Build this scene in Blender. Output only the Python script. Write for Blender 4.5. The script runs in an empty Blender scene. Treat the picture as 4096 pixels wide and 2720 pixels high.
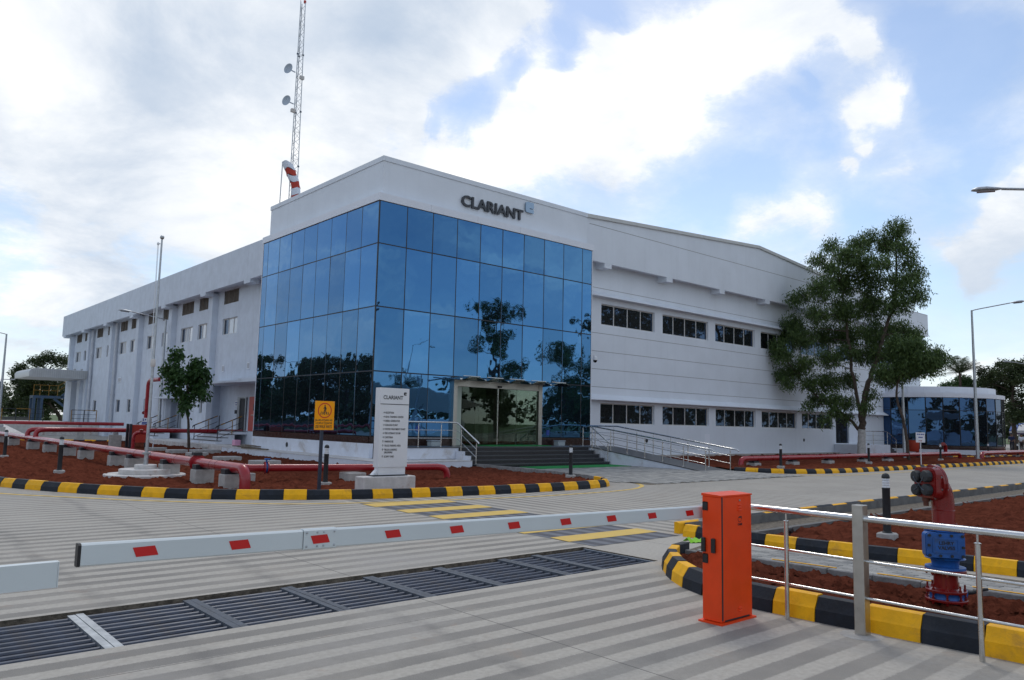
import bpy, bmesh, math, random
import numpy as np
from mathutils import Vector, Matrix, Euler
R = math.radians
random.seed(7); rng = np.random.RandomState(7)
scene = bpy.context.scene
col = scene.collection

# ------------------------------------------------------------------ camera
cam = bpy.data.cameras.new('camera'); camo = bpy.data.objects.new('camera', cam); col.objects.link(camo)
cam.sensor_width = 36.0; cam.lens = 27.176; cam.clip_start = 0.05; cam.clip_end = 3000
camo.location = (-14.31948, -23.74121, 1.57122)
camo.rotation_euler = (1.678751, -0.021942, -0.722514)
scene.camera = camo
scene.view_settings.view_transform = 'Standard'; scene.view_settings.look = 'None'
scene.view_settings.gamma = 1.0; scene.view_settings.use_curve_mapping = False
scene.view_settings.exposure = 0.08
scene.render.resolution_x = 1024; scene.render.resolution_y = 680

# ------------------------------------------------------------------ sky
SUN_EL, SUN_AZ = R(54), R(50)          # the sun stands beyond the building, veiled by cloud
world = bpy.data.worlds.new('World'); scene.world = world; world.use_nodes = True
wn = world.node_tree; wn.nodes.clear()
class NT:
    "small helper for node trees"
    def __init__(s, t): s.t = t
    def n(s, kind, **kw):
        nd = s.t.nodes.new(kind)
        for k, v in kw.items():
            if k.startswith('i_'):
                key = k[2:]; key = int(key) if key.isdigit() else key.replace('_', ' ')
                nd.inputs[key].default_value = v
            else: setattr(nd, k, v)
        return nd
    def l(s, a, b): s.t.links.new(a, b)
    def put(s, x, sock):
        if hasattr(x, 'links') or hasattr(x, 'is_output'): s.l(x, sock)
        else: sock.default_value = x
    def m(s, op, a, b=None, c=None, clamp=False):
        nd = s.t.nodes.new('ShaderNodeMath'); nd.operation = op; nd.use_clamp = clamp
        for i, x in enumerate((a, b, c)):
            if x is not None: s.put(x, nd.inputs[i])
        return nd.outputs[0]
    def mix(s, f, a, b):
        nd = s.t.nodes.new('ShaderNodeMix'); nd.data_type = 'RGBA'
        s.put(f, nd.inputs[0])
        for x, k in ((a, 6), (b, 7)):
            if isinstance(x, tuple): nd.inputs[k].default_value = (*x[:3], 1)
            else: s.l(x, nd.inputs[k])
        return nd.outputs[2]
    def ramp(s, f, a, b, o0=0., o1=1., smooth=True):
        nd = s.t.nodes.new('ShaderNodeMapRange'); nd.interpolation_type = 'SMOOTHSTEP' if smooth else 'LINEAR'
        s.put(f, nd.inputs[0]); nd.inputs[1].default_value = a; nd.inputs[2].default_value = b
        nd.inputs[3].default_value = o0; nd.inputs[4].default_value = o1
        return nd.outputs[0]
    def noise(s, vec, scale, detail=4, rough=.55, dist=0., out=0):
        nd = s.t.nodes.new('ShaderNodeTexNoise'); nd.inputs['Scale'].default_value = scale
        nd.inputs['Detail'].default_value = detail; nd.inputs['Roughness'].default_value = rough
        nd.inputs['Distortion'].default_value = dist
        if vec is not None: s.l(vec, nd.inputs['Vector'])
        return nd.outputs[out]
W = NT(wn)
SKY_STRENGTH = 0.14
sky = W.n('ShaderNodeTexSky', sky_type='NISHITA', sun_disc=False)
sky.sun_elevation = SUN_EL; sky.sun_rotation = R(90) - SUN_AZ
sky.altitude = 50; sky.air_density = 1.0; sky.dust_density = 0.35; sky.ozone_density = 1.5
tc = W.n('ShaderNodeTexCoord'); vec = tc.outputs['Generated']
nz = W.n('ShaderNodeVectorMath', operation='NORMALIZE'); W.l(vec, nz.inputs[0]); d = nz.outputs[0]
sep = W.n('ShaderNodeSeparateXYZ'); W.l(d, sep.inputs[0])
# clouds live on a flat layer: divide by height so that they flatten towards the horizon
hz = W.m('ADD', W.m('MAXIMUM', sep.outputs[2], 0.0), 0.30)
pv = W.n('ShaderNodeVectorMath', operation='DIVIDE'); cmb = W.n('ShaderNodeCombineXYZ')
for i in range(3): W.l(hz, cmb.inputs[i])
W.l(d, pv.inputs[0]); W.l(cmb.outputs[0], pv.inputs[1]); P = pv.outputs[0]
n1 = W.noise(P, 1.15, 9, .60, .35)
n2 = W.noise(P, 3.6, 12, .66, .15)
def warp(src, scale, amt, det):
    nn = W.n('ShaderNodeTexNoise'); nn.inputs['Scale'].default_value = scale; nn.inputs['Detail'].default_value = det; nn.inputs['Roughness'].default_value = .62; W.l(src, nn.inputs['Vector'])
    sb = W.n('ShaderNodeVectorMath', operation='SUBTRACT'); W.l(nn.outputs[1], sb.inputs[0]); sb.inputs[1].default_value = (.5,.5,.5)
    s_ = W.n('ShaderNodeVectorMath', operation='SCALE'); W.l(sb.outputs[0], s_.inputs[0]); s_.inputs['Scale'].default_value = amt
    ad = W.n('ShaderNodeVectorMath', operation='ADD'); W.l(src, ad.inputs[0]); W.l(s_.outputs[0], ad.inputs[1])
    nm = W.n('ShaderNodeVectorMath', operation='NORMALIZE'); W.l(ad.outputs[0], nm.inputs[0]); return nm.outputs[0]
dw = warp(warp(d, 5.0, .13, 3), 17.0, .055, 8)
def blob(v, sig):
    dp = W.n('ShaderNodeVectorMath', operation='DOT_PRODUCT'); W.l(dw, dp.inputs[0]); dp.inputs[1].default_value = Vector(v).normalized()
    a = W.m('SUBTRACT', 1.0, dp.outputs['Value'])
    return W.m('EXPONENT', W.m('DIVIDE', a, -(1 - math.cos(R(sig)))))
# where the big cloud masses and the clear gaps of this sky stand (direction, size in degrees, weight)
masses = [((0.56,0.729,0.394),1.65,-0.5),((0.598,0.685,0.417),1.34,-0.45),((0.53,0.76,0.376),0.84,-0.3),((0.636,0.619,0.461),0.95,-0.5),((0.645,0.586,0.49),1.4,-0.55),((0.636,0.637,0.435),0.64,-0.35),((0.818,0.414,0.4),0.43,-0.4),((0.822,0.426,0.379),0.77,-0.4),((0.823,0.484,0.297),2.61,-0.4),((0.8,0.536,0.27),2.1,-0.35),((0.777,0.578,0.251),1.22,-0.2),((0.845,0.418,0.334),1.38,-0.35),((0.87,0.281,0.404),2.89,-0.6),((0.909,0.276,0.313),2.7,-0.5),((0.885,0.388,0.258),2.46,-0.45),((0.842,0.299,0.449),1.68,-0.4),((0.921,0.347,0.176),2.4,-0.3),((0.685,0.579,0.442),2.02,0.45),((0.718,0.533,0.448),2.26,0.5),((0.755,0.487,0.439),2.22,0.5),((0.78,0.435,0.449),2.14,0.5),((0.797,0.392,0.46),1.55,0.4),((0.826,0.361,0.433),1.53,0.45),((0.858,0.344,0.382),1.41,0.5),((0.847,0.378,0.374),1.32,0.4),((0.632,0.673,0.384),1.51,0.5),((0.676,0.64,0.365),2.73,0.5),((0.622,0.701,0.35),2.45,0.5),((0.726,0.578,0.372),3.27,0.45),((0.539,0.77,0.341),1.83,0.4),((0.863,0.397,0.312),0.65,0.35),((0.866,0.373,0.332),0.64,0.35),((0.832,0.496,0.247),2.06,0.3),((0.855,0.452,0.254),1.72,0.3),((0.932,0.296,0.21),1.78,0.35),((0.934,0.257,0.247),1.95,0.35),((0.937,0.303,0.173),1.28,0.25),((0.142,0.927,0.346),4.8,0.4),((0.262,0.891,0.372),5.28,0.4),((0.386,0.824,0.416),5.61,0.4),((0.484,0.745,0.459),4.28,0.4),((0.563,0.678,0.473),3.15,0.4),((0.238,0.939,0.25),5.35,0.3),((0.411,0.861,0.299),5.32,0.4),((0.377,0.9,0.218),3.54,0.2),((0.596,0.638,0.487),1.42,0.4),((0.207,0.967,0.149),3.94,0.12)]
tot = None
for v, sg, w in masses:
    t = W.m('MULTIPLY', blob(v, sg), w); tot = t if tot is None else W.m('ADD', tot, t)
dens = W.m('ADD', W.m('ADD', W.m('MULTIPLY', n1, .80), W.m('MULTIPLY', n2, .95)), W.m('MULTIPLY', tot, .85))
dens = W.m('SUBTRACT', dens, .225)
mask = W.ramp(dens, .64, .84)
thin = W.ramp(dens, .30, .82)
# cloud brightness: bright sunlit edges and silver-grey bellies, brighter towards the sun
n3 = W.noise(P, 2.3, 9, .60, .25)
lights = [((0.757,0.506,0.414),7.36,0.55),((0.521,0.791,0.319),4.28,0.4),((0.368,0.87,0.328),3.73,0.4),((0.149,0.934,0.326),2.19,0.35),((0.134,0.974,0.183),1.47,0.35),((0.601,0.735,0.314),3.73,0.4),((0.856,0.348,0.383),2.32,0.2),((0.625,0.53,0.573),12.99,0.35),((0.488,0.75,0.446),4.89,-0.35),((0.233,0.882,0.41),5.09,-0.25),((0.246,0.953,0.178),4.34,-0.3),((0.212,0.936,0.279),3.13,-0.15),((0.794,0.501,0.342),3.18,-0.15),((0.598,0.655,0.461),2.6,-0.1)]
lt = None
for v, sg, w in lights:
    t = W.m('MULTIPLY', blob(v, sg), w); lt = t if lt is None else W.m('ADD', lt, t)
lit = W.m('ADD', W.m('ADD', W.ramp(n3, .32, .68, -.05, .78), lt), -.04)
lit = W.m('SUBTRACT', lit, W.m('MULTIPLY', W.ramp(dens, .95, 1.6), .15))
belly = (.42, .53, .69); white = (1.12, 1.12, 1.11)
cloudc = W.mix(W.ramp(W.m('ADD', lit, W.m('MULTIPLY', W.m('SUBTRACT', n2, .5), .5)), -.55, 1., 0., 1., False), belly, white)
sc = W.n('ShaderNodeVectorMath', operation='SCALE'); W.l(cloudc, sc.inputs[0]); sc.inputs['Scale'].default_value = 1.0/SKY_STRENGTH
veil = W.n('ShaderNodeVectorMath', operation='SCALE'); W.l(sky.outputs[0], veil.inputs[0]); veil.inputs['Scale'].default_value = 1.0
hazec = W.mix(W.m('ADD', .14, W.m('MULTIPLY', thin, .40)), veil.outputs[0], sc.outputs[0])
hor = W.ramp(sep.outputs[2], .0, .22, .45, 0.)
hazeb = W.mix(hor, hazec, tuple(c/SKY_STRENGTH for c in (.70, .80, .93)))
final = W.mix(mask, hazeb, sc.outputs[0])
bg = W.n('ShaderNodeBackground'); W.l(final, bg.inputs[0]); bg.inputs[1].default_value = SKY_STRENGTH
wo = W.n('ShaderNodeOutputWorld'); W.l(bg.outputs[0], wo.inputs[0])

sun = bpy.data.lights.new('sun', 'SUN'); suno = bpy.data.objects.new('sun', sun); col.objects.link(suno)
sun.energy = 0.9; sun.angle = R(14); sun.color = (1.0, .95, .87)
sd = Vector((math.cos(SUN_EL)*math.cos(SUN_AZ), math.cos(SUN_EL)*math.sin(SUN_AZ), math.sin(SUN_EL)))
suno.rotation_euler = sd.to_track_quat('Z', 'Y').to_euler(); suno.location = (0, 0, 60)

# ------------------------------------------------------------------ materials
MC = {}
def mat(name, color, rough=.6, metal=0., spec=.5, var=0., vscale=3., bump=0., bscale=40., coat=0., trans=0., emit=None, dirt=None, dscale=1.2, streak=0.):
    if name in MC: return MC[name]
    m = bpy.data.materials.new(name); m.use_nodes = True; t = NT(m.node_tree); b = m.node_tree.nodes['Principled BSDF']
    b.inputs['Roughness'].default_value = rough; b.inputs['Metallic'].default_value = metal
    b.inputs['Specular IOR Level'].default_value = spec
    b.inputs['Coat Weight'].default_value = coat
    b.inputs['Transmission Weight'].default_value = trans
    tcn = t.n('ShaderNodeTexCoord'); o = tcn.outputs['Object']
    c = None
    if var or dirt or streak:
        nn = t.noise(o, vscale, 6, .6)
        lo = tuple(max(0, x*(1-var)) for x in color); hi = tuple(x*(1+var) for x in color)
        c = t.mix(t.ramp(nn, .3, .7), lo, hi)
        if dirt:
            n2 = t.noise(o, dscale, 8, .68, .4)
            c = t.mix(t.m('MULTIPLY', t.ramp(n2, .52, .74), .75), c, dirt)
        if streak:
            mp = t.n('ShaderNodeMapping'); mp.inputs['Scale'].default_value = (2.2, 2.2, .12); t.l(o, mp.inputs[0])
            n3 = t.noise(mp.outputs[0], 1.6, 6, .6)
            c = t.mix(t.m('MULTIPLY', t.ramp(n3, .50, .74), streak), c, tuple(x*.62 for x in color))
        t.l(c, b.inputs['Base Color'])
        rr = t.ramp(nn, .2, .8, max(.02, rough-.08), min(1, rough+.10)); t.l(rr, b.inputs['Roughness'])
    else: b.inputs['Base Color'].default_value = (*color, 1)
    if bump:
        bn = t.n('ShaderNodeBump'); bn.inputs['Strength'].default_value = bump; bn.inputs['Distance'].default_value = .02
        t.l(t.noise(o, bscale, 6, .7), bn.inputs['Height']); t.l(bn.outputs[0], b.inputs['Normal'])
    if emit: b.inputs['Emission Color'].default_value = (*emit, 1); b.inputs['Emission Strength'].default_value = 1
    MC[name] = m; return m
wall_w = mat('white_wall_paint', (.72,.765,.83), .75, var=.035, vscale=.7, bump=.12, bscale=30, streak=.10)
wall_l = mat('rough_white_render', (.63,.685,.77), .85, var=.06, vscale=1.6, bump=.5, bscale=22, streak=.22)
panel_w = mat('white_cladding', (.74,.77,.84), .45, var=.03, vscale=.8, streak=.06)
plinth_w = mat('plinth_paint', (.68,.72,.80), .8, var=.06, vscale=2, bump=.3, bscale=25, dirt=(.42,.38,.34), dscale=1.0)
groove = mat('groove_shadow_gap', (.30,.30,.31), .9)
granite = mat('black_granite', (.028,.028,.032), .22, var=.4, vscale=60, coat=.0)
granite_b = mat('brown_granite_cladding', (.035,.022,.020), .16, var=.4, vscale=9)
granite_g = mat('grey_granite_tread', (.075,.078,.083), .35, var=.3, vscale=40)
steel = mat('stainless_steel', (.62,.62,.61), .22, metal=1, var=.06, vscale=9)
steel_b = mat('brushed_steel', (.50,.48,.44), .34, metal=1, var=.05, vscale=14)
galv = mat('galvanised_steel', (.42,.44,.46), .42, metal=.85, var=.18, vscale=12)
galv_dk = mat('grate_steel', (.11,.135,.175), .5, metal=.35, var=.25, vscale=9)
galv_bar = mat('grate_bar_steel', (.075,.088,.12), .48, metal=.25, var=.25, vscale=9, dirt=(.10,.085,.075), dscale=4)
red_p = mat('red_pipe_paint', (.33,.012,.020), .30, var=.06, vscale=1.5, coat=.25)
red_h = mat('red_hydrant_paint', (.20,.006,.006), .28, var=.15, vscale=8, coat=.3)
blue_v = mat('blue_valve_paint', (.012,.10,.36), .38, var=.18, vscale=9, dirt=(.05,.08,.12), dscale=7)
orange = mat('orange_cabinet_paint', (.84,.065,.008), .42, spec=.3, var=.06, vscale=5, bump=.06, bscale=160)
black_pl = mat('black_plastic', (.012,.012,.014), .42)
black_p = mat('black_paint', (.018,.021,.028), .45, var=.3, vscale=9)
rubber = mat('dark_rubber', (.022,.026,.030), .6, var=.2, vscale=20)
conc = mat('concrete_block', (.42,.41,.39), .9, var=.14, vscale=7, bump=.5, bscale=30, dirt=(.25,.16,.12), dscale=3)
conc_k = mat('grey_kerb_stone', (.24,.235,.23), .92, var=.25, vscale=9, bump=.7, bscale=35, dirt=(.30,.29,.28), dscale=4)
conc_w = mat('whitewashed_concrete', (.60,.58,.56), .88, var=.12, vscale=5, bump=.4, bscale=25, dirt=(.40,.27,.19), dscale=2.2)
wallconc = mat('drain_concrete', (.15,.145,.14), .9, var=.25, vscale=4, bump=.4, bscale=20)
k_yel = mat('kerb_yellow_paint', (.88,.44,.008), .6, spec=.25, var=.10, vscale=7, bump=.25, bscale=28, dirt=(.42,.21,.04), dscale=3.5)
k_blk = mat('kerb_black_paint', (.014,.018,.026), .6, spec=.25, var=.30, vscale=7, bump=.25, bscale=28, dirt=(.035,.037,.042), dscale=5)
k_yel2 = mat('road_yellow_paint', (.66,.44,.09), .7, var=.08, vscale=4, dirt=(.50,.40,.22), dscale=7)
white_al = mat('white_boom_aluminium', (.60,.65,.66), .38, var=.02, vscale=2)
red_ref = mat('red_reflector', (.58,.010,.010), .4)
sign_y = mat('sign_yellow', (.96,.37,.003), .45, spec=.25)
sign_r = mat('sign_red', (.60,.03,.01), .4)
ink = mat('sign_black_ink', (.012,.013,.018), .5)
ink_b = mat('sign_blue_ink', (.02,.06,.30), .5)
sign_w = mat('sign_white', (.72,.735,.77), .42, var=.02)
letter_m = mat('letter_dark_metal', (.045,.05,.06), .42, metal=.3)
emblem_m = mat('emblem_brushed', (.25,.33,.42), .25, metal=1)
lens_m = mat('lamp_lens', (.70,.73,.76), .2, spec=.7)
green_mat = mat('green_turf_mat', (.012,.25,.055), .9, var=.2, vscale=30, bump=.6, bscale=120)
louvre_m = mat('louvre_brown', (.20,.17,.145), .6, var=.1)
alu = mat('window_aluminium', (.62,.61,.59), .45)
upvc = mat('white_pipe_plastic', (.52,.55,.60), .5, var=.08)
sheet_m = mat('canopy_sheet', (.48,.49,.49), .45, metal=.2, var=.06)
steel_bl = mat('blue_steelwork', (.03,.065,.12), .5, var=.1)
yel_rail = mat('yellow_rail_paint', (.26,.13,.010), .5)
red_door = mat('red_door_paint', (.50,.045,.03), .4)
bark = mat('bark', (.075,.055,.042), .95, var=.35, vscale=9, bump=1.0, bscale=25)
bark_w = mat('whitewashed_bark', (.48,.47,.45), .95, var=.2, vscale=9, bump=.8, bscale=25)
roof_m = mat('roof_sheet', (.55,.56,.55), .5, var=.05)
trench_m = mat('trench_wall_dirt', (.15,.125,.095), .95, var=.5, vscale=14, bump=1, bscale=40)
skin_m = mat('skin', (.17,.085,.055), .6)
lime = mat('lime_wrapper', (.25,.62,.01), .5)

def glass_mat(name, tint, base, metal=1.0, rough=.015, wav=.0):
    m = bpy.data.materials.new(name); m.use_nodes = True; t = NT(m.node_tree); nt = m.node_tree; nt.nodes.clear()
    g = t.n('ShaderNodeBsdfPrincipled'); g.inputs['Metallic'].default_value = 1.0
    g.inputs['Roughness'].default_value = rough
    oi = t.n('ShaderNodeObjectInfo')
    k = t.ramp(oi.outputs['Random'], 0, 1, .82, 1.18, False)
    sc_ = t.n('ShaderNodeVectorMath', operation='SCALE'); sc_.inputs[0].default_value = tint; t.l(k, sc_.inputs['Scale']); t.l(sc_.outputs[0], g.inputs['Base Color'])
    df = t.n('ShaderNodeBsdfPrincipled'); df.inputs['Base Color'].default_value = (*base, 1); df.inputs['Roughness'].default_value = .6
    mx = t.n('ShaderNodeMixShader'); mx.inputs[0].default_value = metal
    t.l(df.outputs[0], mx.inputs[1]); t.l(g.outputs[0], mx.inputs[2])
    tcn = t.n('ShaderNodeTexCoord'); bn = t.n('ShaderNodeBump'); bn.inputs['Strength'].default_value = wav; bn.inputs['Distance'].default_value = .01
    t.l(t.noise(tcn.outputs['Object'], .9, 2, .4), bn.inputs['Height']); t.l(bn.outputs[0], g.inputs['Normal'])
    o = t.n('ShaderNodeOutputMaterial'); t.l(mx.outputs[0], o.inputs[0]); MC[name] = m; return m
glass_b = glass_mat('blue_reflective_glass', (.075,.205,.395), (.010,.035,.08), .92, wav=.9)
glass_d = glass_mat('dark_window_glass', (.07,.12,.21), (.008,.010,.014), .62, wav=.3)
glass_n = glass_mat('navy_annex_glass', (.045,.10,.21), (.006,.012,.028), .8, wav=.6)
glass_p = glass_mat('pale_window_glass', (.60,.64,.70), (.62,.65,.70), .30, wav=.2)
def clear_glass(name, tint, refl):
    m = bpy.data.materials.new(name); m.use_nodes = True; t = NT(m.node_tree); nt = m.node_tree; nt.nodes.clear()
    tr = t.n('ShaderNodeBsdfTransparent'); tr.inputs[0].default_value = (*tint, 1)
    gl = t.n('ShaderNodeBsdfGlossy'); gl.inputs['Roughness'].default_value = .01; gl.inputs['Color'].default_value = (.8,.9,.85,1)
    fr = t.n('ShaderNodeFresnel'); fr.inputs[0].default_value = 1.5
    mx = t.n('ShaderNodeMixShader'); t.l(t.m('MULTIPLY', t.m('ADD', fr.outputs[0], refl), .62), mx.inputs[0]); t.l(tr.outputs[0], mx.inputs[1]); t.l(gl.outputs[0], mx.inputs[2])
    o = t.n('ShaderNodeOutputMaterial'); t.l(mx.outputs[0], o.inputs[0]); MC[name] = m; return m
glass_door = clear_glass('green_door_glass', (.60,.66,.60), .03)
glass_can = clear_glass('smoked_canopy_glass', (.35,.37,.40), .22)

def leaf_mat(name, c1, c2, tr=.25):
    m = bpy.data.materials.new(name); m.use_nodes = True; t = NT(m.node_tree); b = m.node_tree.nodes['Principled BSDF']
    g = t.n('ShaderNodeNewGeometry')
    c = t.mix(g.outputs['Random Per Island'], c1, c2); t.l(c, b.inputs['Base Color'])
    b.inputs['Roughness'].default_value = .5; b.inputs['Specular IOR Level'].default_value = .35
    tl = t.n('ShaderNodeBsdfTranslucent'); t.l(c, tl.inputs[0]); mx = t.n('ShaderNodeMixShader'); mx.inputs[0].default_value = tr
    out = m.node_tree.nodes['Material Output']; t.l(b.outputs[0], mx.inputs[1]); t.l(tl.outputs[0], mx.inputs[2]); t.l(mx.outputs[0], out.inputs[0]); return m
leaf_a = leaf_mat('narrow_leaf', (.040,.078,.024), (.11,.17,.045))
leaf_b = leaf_mat('broad_leaf', (.028,.075,.022), (.060,.125,.030))
leaf_c = leaf_mat('far_leaf', (.030,.050,.020), (.075,.100,.035))
leaf_p = leaf_mat('palm_leaf', (.035,.055,.025), (.080,.100,.045))

def road_material():
    m = bpy.data.materials.new('tined_concrete'); m.use_nodes = True; t = NT(m.node_tree); b = m.node_tree.nodes['Principled BSDF']
    geo = t.n('ShaderNodeNewGeometry'); p = geo.outputs['Position']; s = t.n('ShaderNodeSeparateXYZ'); t.l(p, s.inputs[0])
    wob = t.m('MULTIPLY', t.m('SUBTRACT', t.noise(p, 1.3, 3, .5), .5), .035)
    fz = t.m('MULTIPLY', t.m('SUBTRACT', t.noise(p, 55, 3, .7), .5), .05)
    def bands(c, off):
        u = t.m('FRACT', t.m('DIVIDE', t.m('ADD', t.m('ADD', c, t.m('ADD', wob, fz)), off), .315))
        return t.ramp(t.m('ABSOLUTE', t.m('SUBTRACT', u, .5)), .22, .28)
    by = bands(s.outputs[1], 60.0 + 17.95 - .01); bx = bands(s.outputs[0], 60.0)
    side = t.m('GREATER_THAN', s.outputs[0], -6.66)
    south = t.m('LESS_THAN', s.outputs[1], -16.75)
    usex = t.m('MULTIPLY', side, t.m('SUBTRACT', 1.0, south))
    band = t.m('ADD', t.m('MULTIPLY', usex, bx), t.m('MULTIPLY', t.m('SUBTRACT', 1.0, usex), by))
    # smooth trowelled strip beside the islands and near the gate: the bands fade out
    fade = t.m('MULTIPLY', south, t.ramp(s.outputs[0], -7.9, -6.9))
    wear = t.ramp(t.noise(p, .7, 5, .6), .35, .70, 1.0, .45)
    near = t.ramp(s.outputs[1], -22.6, -20.6, .45, 1.0)
    near = t.m('MAXIMUM', near, t.ramp(s.outputs[0], -9.2, -10.6))
    band = t.m('MULTIPLY', t.m('MULTIPLY', band, t.m('SUBTRACT', 1.0, fade)), t.m('MULTIPLY', wear, near))
    grit = t.noise(p, 150, 3, .8); spot = t.noise(p, 1.1, 7, .65, .5); fine = t.noise(p, 22, 5, .7)
    light = t.mix(t.ramp(fine, .3, .7), (.375,.345,.30), (.455,.425,.375))
    dark = t.mix(t.ramp(grit, .3, .7), (.185,.172,.155), (.275,.26,.235))
    c = t.mix(band, light, dark)
    c = t.mix(t.m('MULTIPLY', t.ramp(spot, .52, .80), .45), c, (.30,.26,.215))
    c = t.mix(t.m('MULTIPLY', t.ramp(t.noise(p, .35, 5, .6), .55, .75), .35), c, (.28,.27,.27))
    # red soil dust washed from the beds
    c = t.mix(t.m('MULTIPLY', t.ramp(t.noise(p, 2.2, 6, .7, .6), .60, .78), .38), c, (.40,.25,.165))
    # faint tyre tracks along the drive and old wet patches
    tw = t.noise(p, .25, 3, .5)
    tx = t.m('ADD', s.outputs[0], t.m('MULTIPLY', tw, 1.2))
    trk = t.m('MAXIMUM', t.ramp(t.m('ABSOLUTE', t.m('ADD', tx, 10.2)), .16, .02), t.ramp(t.m('ABSOLUTE', t.m('ADD', tx, 11.9)), .16, .02))
    c = t.mix(t.m('MULTIPLY', trk, t.ramp(t.noise(p, 3.5, 5, .7), .35, .7, .05, .45)), c, (.13,.125,.12))
    c = t.mix(t.m('MULTIPLY', t.ramp(t.noise(p, .9, 8, .72, .8), .62, .70), .30), c, (.22,.215,.21))
    # sawn joints of the slabs
    def joint(cc, off, per):
        u = t.m('ABSOLUTE', t.m('SUBTRACT', t.m('FRACT', t.m('DIVIDE', t.m('ADD', cc, off), per)), .5))
        return t.m('LESS_THAN', t.m('SUBTRACT', .5, u), .006/per)
    jj = t.m('MAXIMUM', joint(s.outputs[1], 60.0 + 21.5, 4.5), joint(s.outputs[0], 60.0 + 4.2, 4.5))
    jm = t.m('MULTIPLY', jj, .72)
    c = t.mix(jm, c, (.10,.095,.09))
    t.l(c, b.inputs['Base Color']); b.inputs['Roughness'].default_value = .82; b.inputs['Specular IOR Level'].default_value = .3
    bn = t.n('ShaderNodeBump'); bn.inputs['Strength'].default_value = .35; bn.inputs['Distance'].default_value = .006
    h = t.m('ADD', t.m('MULTIPLY', grit, t.m('ADD', t.m('MULTIPLY', band, .8), .2)), t.m('MULTIPLY', t.m('SUBTRACT', 1.0, band), .25))
    t.l(h, bn.inputs['Height']); t.l(bn.outputs[0], b.inputs['Normal']); return m
road_m = road_material()
def dark_cross_material():
    m = bpy.data.materials.new('dark_crossing_paint'); m.use_nodes = True; t = NT(m.node_tree); b = m.node_tree.nodes['Principled BSDF']
    geo = t.n('ShaderNodeNewGeometry'); p = geo.outputs['Position']; s = t.n('ShaderNodeSeparateXYZ'); t.l(p, s.inputs[0])
    u = t.m('FRACT', t.m('DIVIDE', t.m('ADD', s.outputs[0], t.m('ADD', 60.0, t.m('MULTIPLY', t.noise(p, 12, 4, .7), .05))), .315))
    st = t.ramp(t.m('ABSOLUTE', t.m('SUBTRACT', u, .5)), .2, .3)
    c = t.mix(st, (.125,.135,.16), (.045,.05,.068)); c = t.mix(t.ramp(t.noise(p, 5, 6, .7), .5, .8, 0, .5), c, (.17,.165,.165))
    t.l(c, b.inputs['Base Color']); b.inputs['Roughness'].default_value = .7; return m
dark_cross = dark_cross_material()
def soil_material():
    m = bpy.data.materials.new('red_laterite_soil'); m.use_nodes = True; t = NT(m.node_tree); b = m.node_tree.nodes['Principled BSDF']
    geo = t.n('ShaderNodeNewGeometry'); p = geo.outputs['Position']
    c = t.mix(t.ramp(t.noise(p, 6, 8, .7), .3, .7), (.088,.026,.016), (.175,.052,.031))
    c = t.mix(t.m('MULTIPLY', t.ramp(t.noise(p, 38, 4, .8), .60, .75), .5), c, (.20,.075,.045))
    c = t.mix(t.m('MULTIPLY', t.ramp(t.noise(p, 1.1, 6, .7), .50, .72), .40), c, (.060,.019,.013))
    t.l(c, b.inputs['Base Color']); b.inputs['Roughness'].default_value = 1.0; b.inputs['Specular IOR Level'].default_value = .0
    bn = t.n('ShaderNodeBump'); bn.inputs['Strength'].default_value = 1.0; bn.inputs['Distance'].default_value = .03
    t.l(t.noise(p, 26, 8, .78), bn.inputs['Height']); t.l(bn.outputs[0], b.inputs['Normal']); return m
soil_m = soil_material()
def paver_material():
    m = bpy.data.materials.new('grey_paver'); m.use_nodes = True; t = NT(m.node_tree); b = m.node_tree.nodes['Principled BSDF']
    g = t.n('ShaderNodeNewGeometry'); oi = t.n('ShaderNodeObjectInfo')
    r = t.m('FRACT', t.m('ADD', g.outputs['Random Per Island'], oi.outputs['Random']))
    c = t.mix(r, (.20,.20,.195), (.37,.36,.335)); c = t.mix(t.ramp(t.noise(g.outputs['Position'], 2.4, 6, .7), .5, .75, 0, .5), c, (.22,.20,.18))
    t.l(c, b.inputs['Base Color']); b.inputs['Roughness'].default_value = .88
    bn = t.n('ShaderNodeBump'); bn.inputs['Strength'].default_value = .5; bn.inputs['Distance'].default_value = .006
    t.l(t.noise(g.outputs['Position'], 70, 5, .7), bn.inputs['Height']); t.l(bn.outputs[0], b.inputs['Normal']); return m
paver_m = paver_material()
grass_m = mat('field_grass', (.075,.115,.035), .95, var=.4, vscale=.6, bump=1, bscale=9, dirt=(.12,.075,.045), dscale=.25)

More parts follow.
